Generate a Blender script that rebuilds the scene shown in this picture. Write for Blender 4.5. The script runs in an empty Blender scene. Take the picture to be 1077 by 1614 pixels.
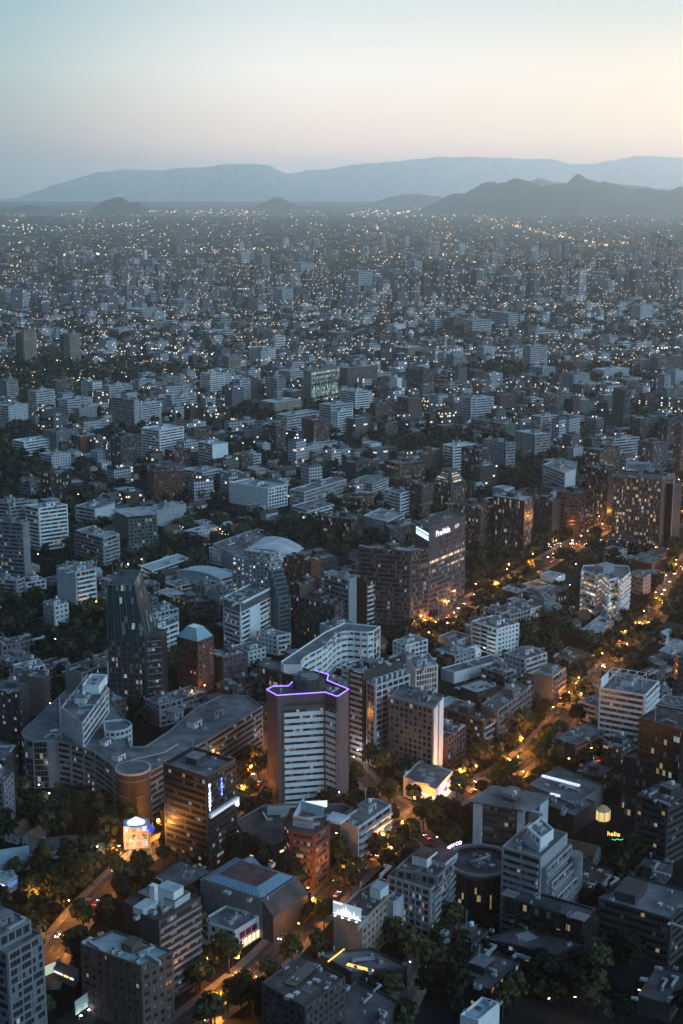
import bpy, math, random
import numpy as np
R = math.radians
rnd = random.Random(7)
sc = bpy.context.scene
COL = sc.collection

# ---------------------------------------------------------------- camera
CAM_H, PITCH, FPX = 300.0, R(12.82), 2250.0
cam = bpy.data.cameras.new('camera')
camo = bpy.data.objects.new('camera', cam); COL.objects.link(camo)
camo.location = (0, 0, CAM_H); camo.rotation_euler = (R(90) - PITCH, 0, 0)
cam.sensor_fit = 'VERTICAL'; cam.sensor_height = 36; cam.lens = 36 * FPX / 1614
cam.clip_start = 1; cam.clip_end = 120000
sc.camera = camo

def lin(r, g, b):
    return tuple(((c / 255) / 12.92 if c / 255 <= .04045 else ((c / 255 + .055) / 1.055) ** 2.4) for c in (r, g, b))

# ---------------------------------------------------------------- sky (dusk, sun just gone)
world = bpy.data.worlds.new('World'); sc.world = world; world.use_nodes = True
nt = world.node_tree; N = nt.nodes; LK = nt.links
for n in list(N): N.remove(n)
def wn(t): return N.new(t)
out = wn('ShaderNodeOutputWorld'); bg = wn('ShaderNodeBackground'); add = wn('ShaderNodeAddShader')
tc = wn('ShaderNodeTexCoord'); sep = wn('ShaderNodeSeparateXYZ'); LK.new(tc.outputs['Generated'], sep.inputs[0])
def ramp(stops):
    r = wn('ShaderNodeValToRGB'); e = r.color_ramp.elements
    while len(e) < len(stops): e.new(.5)
    for k, (p, c) in enumerate(stops): e[k].position = p; e[k].color = (*c, 1)
    return r
# positions: sine of the elevation (0..1)
S = 2.6                                        # strength the colours are written for
def sk(r, g, b, k=1.0): return tuple(c * k / S for c in lin(r, g, b))
UPL = [(.2, sk(220, 236, 242, 1.2)), (.4, sk(120, 170, 205)), (.65, sk(66, 112, 156)), (1, sk(34, 78, 124))]
UPC = [(.2, sk(250, 248, 248, 2.2)), (.4, sk(170, 210, 245, 1.15)), (.65, sk(70, 118, 162)), (1, sk(34, 78, 124))]  # unseen band above the view boosted to brighten haze and city
SKYL = [(0, sk(88, 128, 148)), (.018, sk(118, 148, 160)), (.04, sk(150, 176, 180)), (.075, sk(152, 188, 190)), (.12, sk(128, 178, 190))] + UPL
SKYC = [(0, sk(255, 236, 230, 1.7)), (.018, sk(255, 222, 208, 1.6)), (.04, sk(255, 232, 214, 1.3)), (.075, sk(252, 246, 236, 1.18)), (.12, sk(226, 236, 236))] + UPC
SKYR = [(0, sk(255, 212, 185, 1.9)), (.018, sk(255, 206, 176, 1.75)), (.04, sk(255, 228, 198, 1.42)), (.075, sk(255, 238, 216, 1.18)), (.12, sk(222, 232, 228))] + UPC
rl, rc, rr = ramp(SKYL), ramp(SKYC), ramp(SKYR)
for r_ in (rl, rc, rr): LK.new(sep.outputs[2], r_.inputs[0])
az = wn('ShaderNodeMath'); az.operation = 'ARCTAN2'; LK.new(sep.outputs[0], az.inputs[0]); LK.new(sep.outputs[1], az.inputs[1])
def mr(a, b):
    m = wn('ShaderNodeMapRange'); m.inputs[1].default_value = R(a); m.inputs[2].default_value = R(b); LK.new(az.outputs[0], m.inputs[0]); m.interpolation_type = 'SMOOTHSTEP'; return m
m1, m2 = mr(-19, 0), mr(-2, 15)
mx1 = wn('ShaderNodeMixRGB'); LK.new(m1.outputs[0], mx1.inputs[0]); LK.new(rl.outputs[0], mx1.inputs[1]); LK.new(rc.outputs[0], mx1.inputs[2])
mx2 = wn('ShaderNodeMixRGB'); LK.new(m2.outputs[0], mx2.inputs[0]); LK.new(mx1.outputs[0], mx2.inputs[1]); LK.new(rr.outputs[0], mx2.inputs[2])
# the sky behind the camera (east) is the darker, bluer half
mb = wn('ShaderNodeMapRange'); mb.inputs[1].default_value = -.6; mb.inputs[2].default_value = .7; LK.new(sep.outputs[1], mb.inputs[0])
mx3 = wn('ShaderNodeMixRGB'); mx3.inputs[1].default_value = (.022, .046, .078, 1); LK.new(mb.outputs[0], mx3.inputs[0])
# afterglow where the sun went down, right of the view
ga = wn('ShaderNodeMapRange'); ga.interpolation_type = 'SMOOTHSTEP'; ga.inputs[1].default_value = R(14); ga.inputs[2].default_value = R(36); LK.new(az.outputs[0], ga.inputs[0])
gb = wn('ShaderNodeMapRange'); gb.interpolation_type = 'SMOOTHSTEP'; gb.inputs[1].default_value = R(85); gb.inputs[2].default_value = R(40); LK.new(az.outputs[0], gb.inputs[0])
ge = wn('ShaderNodeMapRange'); ge.interpolation_type = 'SMOOTHSTEP'; ge.inputs[1].default_value = .5; ge.inputs[2].default_value = .05; LK.new(sep.outputs[2], ge.inputs[0])
p1 = wn('ShaderNodeMath'); p1.operation = 'MULTIPLY'; LK.new(ga.outputs[0], p1.inputs[0]); LK.new(gb.outputs[0], p1.inputs[1])
p2 = wn('ShaderNodeMath'); p2.operation = 'MULTIPLY'; LK.new(p1.outputs[0], p2.inputs[0]); LK.new(ge.outputs[0], p2.inputs[1])
p3 = wn('ShaderNodeMath'); p3.operation = 'MULTIPLY_ADD'; LK.new(p2.outputs[0], p3.inputs[0]); p3.inputs[1].default_value = 2.2; p3.inputs[2].default_value = 1
gs = wn('ShaderNodeVectorMath'); gs.operation = 'SCALE'; LK.new(mx2.outputs[0], gs.inputs[0]); LK.new(p3.outputs[0], gs.inputs['Scale']); LK.new(gs.outputs[0], mx3.inputs[2])
LK.new(mx3.outputs[0], bg.inputs[0]); bg.inputs[1].default_value = S
sky = wn('ShaderNodeTexSky'); sky.sky_type = 'NISHITA'; sky.sun_disc = False; sky.sun_elevation = R(1.0); sky.sun_rotation = R(48)
bg2 = wn('ShaderNodeBackground'); LK.new(sky.outputs[0], bg2.inputs[0]); bg2.inputs[1].default_value = .004
LK.new(bg.outputs[0], add.inputs[0]); LK.new(bg2.outputs[0], add.inputs[1]); LK.new(add.outputs[0], out.inputs[0])

# added wide, soft blue sun from behind right, brightens the facades
sun = bpy.data.lights.new('sun', 'SUN'); sun.energy = 1.75; sun.angle = R(40); sun.color = (.50, .78, 1.0)
suno = bpy.data.objects.new('sun', sun); COL.objects.link(suno); suno.rotation_euler = (R(64), 0, R(52))
sc.view_settings.view_transform = 'Standard'; sc.view_settings.look = 'None'; sc.view_settings.exposure = 0; sc.view_settings.gamma = 1
sc.render.engine = 'CYCLES'
cy = sc.cycles
cy.max_bounces = 5; cy.diffuse_bounces = 2; cy.glossy_bounces = 2; cy.transmission_bounces = 2; cy.volume_bounces = 3
cy.transparent_max_bounces = 4; cy.sample_clamp_indirect = 2.0; cy.use_denoising = True; cy.caustics_reflective = False; cy.caustics_refractive = False

# ---------------------------------------------------------------- picture-to-place survey helpers
CR = {'0': (0, 0, 1), 'A': (0, 1300, .5014), 'B': (537, 1300, .5014), 'C': (0, 1000, .3714), 'D': (350, 960, .3714), 'E': (690, 960, .3593),
      'F': (0, 740, .3714), 'G': (350, 740, .3714), 'H': (690, 740, .3593), 'I': (0, 460, .3714), 'J': (350, 460, .3714), 'K': (690, 460, .3593),
      'P1': (0, 1300, .26), 'P2': (260, 1300, .26), 'P3': (520, 1300, .26), 'P4': (797, 1300, .26), 'P5': (0, 1020, .26), 'P6': (797, 1020, .26)}
SP, CP = math.sin(PITCH), math.cos(PITCH)
def full(k, x, y): o = CR[k]; return (o[0] + x * o[2], o[1] + y * o[2])
def ray(px, py):
    x = (px - 538.5) / FPX; y = -(py - 807) / FPX
    return (x, CP + y * SP, -SP + y * CP)
def at(px, py, z=0.0):
    d = ray(px, py); t = (z - CAM_H) / d[2]
    return (d[0] * t, d[1] * t)
def atd(px, py, dist):                       # point of a sight line at horizontal distance
    d = ray(px, py); t = dist / d[1]
    return (d[0] * t, dist, CAM_H + d[2] * t)
def proj(x, y, z):
    z -= CAM_H; dep = y * CP - z * SP
    return (538.5 + FPX * x / dep, 807 - FPX * (y * SP + z * CP) / dep)
def heightfrom(px, ytop, ybase):
    g = at(px, ybase); d = ray(px, ytop)
    return CAM_H + d[2] * g[1] / d[1]

# ---------------------------------------------------------------- materials
def newmat(name):
    m = bpy.data.materials.new(name); m.use_nodes = True
    return m, m.node_tree.nodes, m.node_tree.links, m.node_tree.nodes['Principled BSDF']
def nd(NN, t, **k):
    n = NN.new(t)
    for a, b in k.items(): setattr(n, a, b)
    return n
def surf(name, col, rough=.85, scale=.25, amt=.35, streak=.0, metallic=0, col2=None):
    m, NN, L, b = newmat(name)
    geo = nd(NN, 'ShaderNodeNewGeometry'); mp = nd(NN, 'ShaderNodeMapping'); L.new(geo.outputs['Position'], mp.inputs[0])
    n1 = nd(NN, 'ShaderNodeTexNoise'); n1.inputs['Scale'].default_value = scale; n1.inputs['Detail'].default_value = 5; L.new(mp.outputs[0], n1.inputs[0])
    mp2 = nd(NN, 'ShaderNodeMapping'); mp2.inputs['Scale'].default_value = (1.3, 1.3, .09); L.new(geo.outputs['Position'], mp2.inputs[0])
    n2 = nd(NN, 'ShaderNodeTexNoise'); n2.inputs['Scale'].default_value = 1.0; n2.inputs['Detail'].default_value = 3; L.new(mp2.outputs[0], n2.inputs[0])
    ad = nd(NN, 'ShaderNodeMath', operation='MULTIPLY_ADD'); L.new(n1.outputs[0], ad.inputs[0]); ad.inputs[1].default_value = 1 - streak; 
    st = nd(NN, 'ShaderNodeMath', operation='MULTIPLY'); L.new(n2.outputs[0], st.inputs[0]); st.inputs[1].default_value = streak; L.new(st.outputs[0], ad.inputs[2])
    r = nd(NN, 'ShaderNodeMapRange'); r.inputs[1].default_value = .3; r.inputs[2].default_value = .7; L.new(ad.outputs[0], r.inputs[0])
    mx = nd(NN, 'ShaderNodeMixRGB'); c2 = col2 or tuple(c * (1 - amt) for c in col)
    mx.inputs[1].default_value = (*c2, 1); mx.inputs[2].default_value = (*[min(.85, c * (1 + amt * .3)) for c in col], 1); L.new(r.outputs[0], mx.inputs[0])
    L.new(mx.outputs[0], b.inputs['Base Color']); b.inputs['Roughness'].default_value = rough; b.inputs['Metallic'].default_value = metallic; b.inputs['Specular IOR Level'].default_value = .5 if rough < .5 else .08
    return m
WALL = {'W': surf('white_render', (.74, .79, .83), amt=.2, streak=.5), 'w': surf('offwhite_render', (.52, .56, .60), streak=.5),
        'C': surf('concrete', (.33, .355, .38), streak=.5), 'G': surf('grey_render', (.20, .215, .235), streak=.4),
        'D': surf('dark_render', (.075, .075, .08), streak=.4), 'K': surf('black_cladding', (.022, .026, .03), rough=.4, amt=.2),
        'B': surf('red_brick', (.17, .075, .055), scale=.6, streak=.3), 'N': surf('brown_render', (.13, .095, .085), streak=.4),
        'M': surf('mauve_brick', (.15, .115, .125), streak=.3), 'T': surf('beige_render', (.36, .30, .24), streak=.5),
        'U': surf('navy_cladding', (.035, .05, .08), rough=.45), 'E': surf('teal_metal', (.10, .15, .16), rough=.4)}
ROOF = {'r': surf('roof_felt', (.17, .185, .205), scale=.12, amt=.6), 'd': surf('roof_dark', (.10, .10, .11), scale=.15, amt=.6),
        'l': surf('roof_light', (.36, .40, .44), scale=.12, amt=.5), 'm': surf('roof_maroon', (.13, .085, .085), scale=.2, amt=.5),
        'b': surf('roof_bluemetal', (.30, .40, .46), rough=.5, scale=.3, amt=.3), 'g': surf('roof_greencopper', (.12, .20, .18), scale=.2),
        't': surf('roof_tile', (.13, .08, .06), scale=.6, amt=.5), 'p': surf('roof_pale', (.55, .60, .65), scale=.1, amt=.35)}
METAL = surf('galvanised_metal', (.38, .41, .44), rough=.45, amt=.4, scale=.8)
DARKM = surf('dark_metal', (.05, .05, .055), rough=.5)
WHITEM = surf('white_paint', (.68, .72, .75), amt=.2, scale=.8)
def glass(name, p, warm=.6, power=1.3, cell=1.7, base=(.02, .028, .035), blind=.25, tint=None, tot=1.0):
    """window glazing: mullions, drawn blinds and, here and there, a room with the light on"""
    m, NN, L, b = newmat(name)
    uv = nd(NN, 'ShaderNodeUVMap'); sp = nd(NN, 'ShaderNodeSeparateXYZ'); L.new(uv.outputs[0], sp.inputs[0])
    dv = nd(NN, 'ShaderNodeMath', operation='DIVIDE'); L.new(sp.outputs[0], dv.inputs[0]); dv.inputs[1].default_value = cell
    fl = nd(NN, 'ShaderNodeMath', operation='FLOOR'); L.new(dv.outputs[0], fl.inputs[0])
    fr = nd(NN, 'ShaderNodeMath', operation='FRACT'); L.new(dv.outputs[0], fr.inputs[0])
    fv = nd(NN, 'ShaderNodeMath', operation='FLOOR'); L.new(sp.outputs[1], fv.inputs[0])
    oi = nd(NN, 'ShaderNodeObjectInfo'); om = nd(NN, 'ShaderNodeMath', operation='MULTIPLY'); L.new(oi.outputs['Random'], om.inputs[0]); om.inputs[1].default_value = 311.7
    cb = nd(NN, 'ShaderNodeCombineXYZ'); L.new(fl.outputs[0], cb.inputs[0]); L.new(fv.outputs[0], cb.inputs[1]); L.new(om.outputs[0], cb.inputs[2])
    w = nd(NN, 'ShaderNodeTexWhiteNoise', noise_dimensions='3D'); L.new(cb.outputs[0], w.inputs[0])
    # storeys that are lit as a whole raise the chance
    cb2 = nd(NN, 'ShaderNodeCombineXYZ'); L.new(fv.outputs[0], cb2.inputs[0]); L.new(om.outputs[0], cb2.inputs[1]); w2 = nd(NN, 'ShaderNodeTexWhiteNoise', noise_dimensions='2D'); L.new(cb2.outputs[0], w2.inputs[0])
    pw = nd(NN, 'ShaderNodeMath', operation='POWER'); L.new(w2.outputs[0], pw.inputs[0]); pw.inputs[1].default_value = 3
    pm = nd(NN, 'ShaderNodeMath', operation='MULTIPLY_ADD'); L.new(pw.outputs[0], pm.inputs[0]); pm.inputs[1].default_value = p * 2.2; pm.inputs[2].default_value = p * .45
    lt = nd(NN, 'ShaderNodeMath', operation='LESS_THAN'); L.new(w.outputs[0], lt.inputs[0]); L.new(pm.outputs[0], lt.inputs[1])
    sc_ = nd(NN, 'ShaderNodeSeparateColor'); L.new(w.outputs[1], sc_.inputs[0])
    # mullion
    mu = nd(NN, 'ShaderNodeMath', operation='LESS_THAN'); L.new(fr.outputs[0], mu.inputs[0]); mu.inputs[1].default_value = .09
    inv = nd(NN, 'ShaderNodeMath', operation='SUBTRACT'); inv.inputs[0].default_value = 1; L.new(mu.outputs[0], inv.inputs[1])
    # blinds
    bl_ = nd(NN, 'ShaderNodeMath', operation='LESS_THAN'); L.new(sc_.outputs[1], bl_.inputs[0]); bl_.inputs[1].default_value = blind
    c1 = nd(NN, 'ShaderNodeMixRGB'); L.new(bl_.outputs[0], c1.inputs[0]); c1.inputs[1].default_value = (*base, 1); c1.inputs[2].default_value = (.17, .18, .19, 1)
    c2 = nd(NN, 'ShaderNodeMixRGB'); L.new(mu.outputs[0], c2.inputs[0]); L.new(c1.outputs[0], c2.inputs[1]); c2.inputs[2].default_value = (.12, .12, .125, 1)
    L.new(c2.outputs[0], b.inputs['Base Color']); b.inputs['Roughness'].default_value = .22; b.inputs['Specular IOR Level'].default_value = .35
    hot = nd(NN, 'ShaderNodeMath', operation='LESS_THAN'); L.new(sc_.outputs[2], hot.inputs[0]); hot.inputs[1].default_value = warm
    ec = nd(NN, 'ShaderNodeMixRGB'); L.new(hot.outputs[0], ec.inputs[0])
    ec.inputs[1].default_value = (*((.72, .9, 1.0) if tint is None else tint), 1); ec.inputs[2].default_value = (*((1.0, .68, .34) if tint is None else tint), 1)
    L.new(ec.outputs[0], b.inputs['Emission Color'])
    s1 = nd(NN, 'ShaderNodeMath', operation='POWER'); L.new(sc_.outputs[0], s1.inputs[0]); s1.inputs[1].default_value = 1.6
    s2 = nd(NN, 'ShaderNodeMath', operation='MULTIPLY_ADD'); L.new(s1.outputs[0], s2.inputs[0]); s2.inputs[1].default_value = power * 1.7; s2.inputs[2].default_value = power * .2
    s3 = nd(NN, 'ShaderNodeMath', operation='MULTIPLY'); L.new(s2.outputs[0], s3.inputs[0]); L.new(lt.outputs[0], s3.inputs[1])
    s4 = nd(NN, 'ShaderNodeMath', operation='MULTIPLY'); L.new(s3.outputs[0], s4.inputs[0]); L.new(inv.outputs[0], s4.inputs[1])
    L.new(s4.outputs[0], b.inputs['Emission Strength'])
    m.cycles.emission_sampling = 'NONE'
    return m
GL = {'n': glass('window_glass', .05), 'f': glass('window_glass_few', .028), 's': glass('window_glass_some', .095), 'y': glass('office_glass_warm', .17, warm=.9, power=1.5, cell=1.5),
      'c': glass('office_glass_cool', .34, warm=.25, power=1.3), 'g': glass('office_glass_green', .5, tint=(.72, 1.0, .85), power=.42, cell=2.6),
      'Y': glass('warm_ribbon_glass', .62, warm=.97, power=.9, cell=2.4), 'L': glass('bright_glass', .6, warm=.5, power=.8, cell=2.0), 't': glass('teal_curtain_glass', .018, base=(.012, .034, .040), blind=.08, tint=(.7, 1, .9)),
      'k': glass('black_curtain_glass', .05, base=(.008, .01, .013), blind=.06)}
def emit(name, col, s, sample=False):
    m, NN, L, b = newmat(name); b.inputs['Base Color'].default_value = (*[c * .5 for c in col], 1)
    b.inputs['Emission Color'].default_value = (*col, 1); b.inputs['Emission Strength'].default_value = s
    m.cycles.emission_sampling = 'FRONT' if sample else 'NONE'
    return m
E_OR = emit('sodium_lamp', (1, .45, .11), 60); E_WH = emit('white_lamp', (.9, .95, 1), 22); E_RED = emit('tail_light', (1, .05, .03), 12)
E_HEAD = emit('head_light', (1, .93, .8), 26); E_NEON = emit('violet_neon', (.26, .15, 1.0), 3.0, True); E_BLUE = emit('blue_neon', (.12, .22, 1.0), 4.5, True)
E_BLUEW = emit('blue_white_neon', (.45, .6, 1.0), 5.0, True); E_SHOP = emit('shop_light', (1, .70, .40), 1.7, True); E_SHOPW = emit('shop_light_white', (.95, .95, .92), 1.4, True)
E_SIGNW = emit('white_sign_light', (.95, .98, 1), 1.3, True); E_PANEL = emit('panel_light', (.86, 1, .84), .95, True); E_YEL = emit('yellow_neon', (1, .62, .16), 2.2)
E_GRN = emit('green_neon', (.05, .9, .45), 1.6); E_STRIP = emit('warm_strip', (1, .55, .14), 1.6, True)
E_SUMW = emit('violet_sign_glow', (.8, .6, 1.0), 3.0)

# ---------------------------------------------------------------- mesh helpers
class MB:
    def __init__(s): s.v = []; s.f = []; s.uv = []; s.mi = []
    def face(s, pts, uv=None, mi=0):
        i = len(s.v); s.v.extend(pts); s.f.append(tuple(range(i, i + len(pts)))); s.uv.append(uv or [(0, 0)] * len(pts)); s.mi.append(mi)
    def prism(s, poly, z0, z1, mi=0, top=True, bottom=False, mtop=None):
        n = len(poly)
        for i in range(n):
            (x0, y0), (x1, y1) = poly[i], poly[(i + 1) % n]
            s.face([(x0, y0, z0), (x1, y1, z0), (x1, y1, z1), (x0, y0, z1)], mi=mi)
        if top: s.face([(x, y, z1) for x, y in poly], mi=mi if mtop is None else mtop)
        if bottom: s.face([(x, y, z0) for x, y in reversed(poly)], mi=mi)
    def box(s, c, size, ang=0, mi=0):
        cx, cy_, cz = c; w, d, h = size; ca, sa = math.cos(ang), math.sin(ang)
        P = [(cx + ca * x - sa * y, cy_ + sa * x + ca * y) for x, y in ((-w / 2, -d / 2), (w / 2, -d / 2), (w / 2, d / 2), (-w / 2, d / 2))]
        s.prism(P, cz - h / 2, cz + h / 2, mi, bottom=True)
    def cyl(s, c, r0, r1, h, n=10, mi=0, axis='z'):
        cx, cy_, cz = c
        ring = lambda r, z: [(cx + r * math.cos(2 * math.pi * k / n), cy_ + r * math.sin(2 * math.pi * k / n), z) for k in range(n)]
        A, B = ring(r0, cz), ring(r1, cz + h)
        if axis == 'x': A = [(z - cz + cx, y, cx * 0 + cz + (x - cx)) for x, y, z in A]; B = [(z - cz + cx, y, cz + (x - cx)) for x, y, z in B]
        if axis == 'y': A = [(x, z - cz + cy_, cz + (y - cy_)) for x, y, z in A]; B = [(x, z - cz + cy_, cz + (y - cy_)) for x, y, z in B]
        for k in range(n):
            q = (k + 1) % n; s.face([A[k], A[q], B[q], B[k]], mi=mi)
        s.face(B, mi=mi); s.face(A[::-1], mi=mi)
    def tube(s, p, q, r, n=5, r2=None, mi=0):
        p = np.array(p, float); q = np.array(q, float); d = q - p; L = np.linalg.norm(d)
        if L < 1e-6: return
        d /= L; u = np.cross(d, (0, 0, 1) if abs(d[2]) < .9 else (1, 0, 0)); u /= np.linalg.norm(u); w = np.cross(d, u); r2 = r if r2 is None else r2
        A = [tuple(p + r * (math.cos(2 * math.pi * k / n) * u + math.sin(2 * math.pi * k / n) * w)) for k in range(n)]
        B = [tuple(q + r2 * (math.cos(2 * math.pi * k / n) * u + math.sin(2 * math.pi * k / n) * w)) for k in range(n)]
        for k in range(n):
            j = (k + 1) % n; s.face([A[k], A[j], B[j], B[k]], mi=mi)
        s.face(B, mi=mi); s.face(A[::-1], mi=mi)
    def mesh(s, name, mats):
        me = bpy.data.meshes.new(name); me.from_pydata(s.v, [], s.f)
        if not isinstance(mats, (list, tuple)): mats = [mats]
        for m in mats: me.materials.append(m)
        if any(s.mi): me.polygons.foreach_set('material_index', s.mi)
        ul = me.uv_layers.new(name='UVMap')
        ul.data.foreach_set('uv', [c for f in s.uv for q in f for c in q])
        me.update(); return me
    def build(s, name, mats, parent=None, loc=(0, 0, 0)):
        o = bpy.data.objects.new(name, s.mesh(name, mats)); COL.objects.link(o)
        if parent: o.parent = parent
        o.location = loc; return o
def inst(name, me, parent=None, loc=(0, 0, 0), rz=0, scale=(1, 1, 1)):
    o = bpy.data.objects.new(name, me); COL.objects.link(o); o.parent = parent; o.location = loc
    if rz: o.rotation_euler = (0, 0, rz)
    if scale != (1, 1, 1): o.scale = scale
    return o
def tag(o, label=None, cat=None, group=None, kind=None):
    if label: o['label'] = label
    if cat: o['category'] = cat
    if group: o['group'] = group
    if kind: o['kind'] = kind
    return o
def empty(name, loc, rz=0):
    o = bpy.data.objects.new(name, None); COL.objects.link(o); o.location = loc; o.rotation_euler = (0, 0, rz); o.empty_display_size = 1; return o
def copy_tree(o, parent=None):
    c = o.copy(); COL.objects.link(c)
    if parent: c.parent = parent
    for ch in KIDS.get(o.name, []):
        copy_tree(ch, c)
    return c
KIDS = {}
def reg(root):                                   # remember a prototype's children for copying
    KIDS[root.name] = list(root.children)
    for c in root.children: reg(c)

# rooftop furniture meshes (shared)
def m_ac():
    b = MB(); b.box((0, 0, .6), (2.0, 1.3, 1.2)); b.cyl((0, 0, 1.2), .5, .5, .12, 10, 1); return b.mesh('air_conditioner', [METAL, DARKM])
def m_vent():
    b = MB(); b.cyl((0, 0, 0), .22, .22, 1.3, 8); b.cyl((0, 0, 1.3), .45, .2, .35, 8); return b.mesh('vent_pipe', METAL)
def m_tank():
    b = MB(); b.cyl((0, 0, .4), 1.3, 1.3, 2.2, 14); b.cyl((0, 0, 2.6), 1.3, .3, .5, 14)
    for a in range(4): b.box((math.cos(a * 1.57) * .9, math.sin(a * 1.57) * .9, .2), (.2, .2, .4))
    return b.mesh('water_tank', WHITEM)
def m_ant():
    b = MB(); b.tube((0, 0, 0), (0, 0, 7), .09, 5)
    for k, z in enumerate((3.5, 4.6, 5.6, 6.4)): b.tube((-.9 + .12 * k, 0, z), (.9 - .12 * k, 0, z), .05, 4)
    return b.mesh('antenna', METAL)
def m_hatch():
    b = MB(); b.box((0, 0, .3), (2.4, 1.6, .6)); b.face([(-1.1, -.7, .9), (1.1, -.7, .62), (1.1, .7, .62), (-1.1, .7, .9)]); b.face([(-1.1, -.7, .6), (1.1, -.7, .6), (1.1, -.7, .62), (-1.1, -.7, .9)]); return b.mesh('roof_light', METAL)
def m_duct():
    b = MB(); b.box((0, 0, .7), (6.5, .8, .8)); b.box((-3, 0, .35), (.8, .8, .7)); b.box((3, .8, .7), (.8, 2.4, .8)); return b.mesh('air_duct', METAL)
ME_AC, ME_VENT, ME_TANK, ME_ANT, ME_HATCH, ME_DUCT = m_ac(), m_vent(), m_tank(), m_ant(), m_hatch(), m_duct()
_lift = {}
def m_lift(wk):
    if wk not in _lift:
        b = MB(); b.box((0, 0, 1.4), (5, 4, 2.8)); b.box((0, 0, 2.93), (5.5, 4.5, .25), mi=1); b.box((.8, -2.03, 1.0), (1.0, .1, 2.0), mi=2); b.box((-1.2, -2.03, 1.9), (1.2, .1, .6), mi=2)
        _lift[wk] = b.mesh('lift_room', [WALL[wk], ROOF['r'], DARKM])
    return _lift[wk]

def area(P): return .5 * sum(P[i][0] * P[(i + 1) % len(P)][1] - P[(i + 1) % len(P)][0] * P[i][1] for i in range(len(P)))
def inset(P, d):
    n = len(P); out_ = []
    for i in range(n):
        a, b, c = np.array(P[i - 1]), np.array(P[i]), np.array(P[(i + 1) % n])
        e1 = (b - a) / max(1e-6, np.linalg.norm(b - a)); e2 = (c - b) / max(1e-6, np.linalg.norm(c - b))
        n1 = np.array((-e1[1], e1[0])); n2 = np.array((-e2[1], e2[0])); m = n1 + n2; l = np.dot(m, m)
        m = m / max(.35, l / 2) if l > 1e-6 else n1
        out_.append(tuple(b + m * d))
    return out_
FOOT = []            # (polygon, margin, bbox) footprints for keeping things apart
LANDMARK = []        # (px, py, short name)
BUILD = []           # everything tagged building with its picture place

def facade(root, W, A, B, z0, nst, fh, st, gk, k, wallm, winlist, opt):
    """one facade from A to B (outside on the right); W collects the wall mesh"""
    A = np.array(A); B = np.array(B); L = np.linalg.norm(B - A)
    if L < 1.5: return
    u = (B - A) / L; n = np.array((u[1], -u[0])); ep = .003 * k
    def quadbox(a, b, p0, p1, za, zb, mb=None, mi=0):        # box from a..b along the wall, p0..p1 proud, za..zb
        P = [tuple(A + u * a + n * p1), tuple(A + u * b + n * p1), tuple(A + u * b + n * p0), tuple(A + u * a + n * p0)]
        # counter-clockwise from above: outer edge first
        (mb or W).prism(P, za, zb, mi, bottom=True)
    if st in ('blank', 'x'):
        return
    style, _, var = st.partition(':')
    spf = {'band': .45, 'rib': .58, 'grid': .3, 'fin': .22, 'bal': .3, 'punch': .5, 'curt': .12, 'terr': .38}.get(style, .45)
    pr = {'curt': .12, 'fin': .3}.get(style, .36) + ep
    side = .9 if L > 8 else .4
    if style in ('punch',): side = 1.0
    # spandrels
    for i in range(nst + 1):
        za = z0 + i * fh - (.02 if i else 0); zb = za + fh * spf
        if i == nst:
            if not opt.get('par') or opt.get('blanktop'): continue
            zb = za + opt['par'] + .1
        quadbox(0 if L > 3 else 0, L, 0, pr, za + ep, zb + ep, mi=1 if opt.get('sp2') else 0)
    gz0, gz1 = fh * spf, fh * .985
    # piers
    step = {'grid': 3.4, 'fin': 1.7, 'punch': 3.3, 'curt': 5.2, 'bal': 7.5}.get(style, 0)
    if 'step' in opt: step = opt['step']
    piers = []
    if step:
        cnt = max(1, round((L - side * 2) / step)); stp = (L - side * 2) / cnt
        pw = {'grid': .7, 'fin': .35, 'punch': stp * .5, 'curt': .3, 'bal': .35}.get(style, .5)
        for j in range(1, cnt): piers.append((side + j * stp - pw / 2, side + j * stp + pw / 2))
    allp = [(0, side)] + piers + [(L - side, L)]
    H_ = nst * fh
    for a, b in allp: quadbox(a, b, 0, pr + .005 + ep, z0, z0 + H_ + .2)
    # glass
    spans = [(allp[i][1], allp[i + 1][0]) for i in range(len(allp) - 1)]
    indiv = style in ('grid', 'punch') and opt.get('hero')
    off = rnd.random() * 40
    if indiv:
        for i in range(nst):
            for a, b in spans: winlist.append((A, u, n, a, b, z0 + i * fh + gz0, z0 + i * fh + gz1))
    else:
        mbg = MB(); a, b = side, L - side
        p = [tuple(A + u * a + n * .05), tuple(A + u * b + n * .05)]
        mbg.face([(p[0][0], p[0][1], gz0), (p[1][0], p[1][1], gz0), (p[1][0], p[1][1], gz1), (p[0][0], p[0][1], gz1)], uv=[(a + off, 0.1), (b + off, .1), (b + off, .9), (a + off, .9)])
        me = mbg.mesh('window_band', GL[gk])
        for i in range(nst): inst('window_band', me, root, (0, 0, z0 + i * fh))
    if style == 'bal' or style == 'terr':
        mb = MB(); dep = 1.5 if style == 'bal' else 1.0
        segs = spans if style == 'bal' else [(0.2, L - .2)]
        for q, (a, b) in enumerate(segs):
            if style == 'bal' and opt.get('alt') and q % 2: continue
            quadbox(a - .1, b + .1, pr + .02, dep, -.12, .02, mb); quadbox(a - .1, b + .1, dep - .1, dep + ep + .003, .02, .95, mb)
            quadbox(a - .1, a, pr + .02, dep - .1, .02, .95, mb); quadbox(b, b + .1, pr + .02, dep - .1, .02, .95, mb)
        if mb.f:
            me = mb.mesh('balcony', opt.get('balm', wallm))
            for i in range(0 if z0 > 1 else 1, nst): inst('balcony', me, root, (0, 0, z0 + i * fh))

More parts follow.
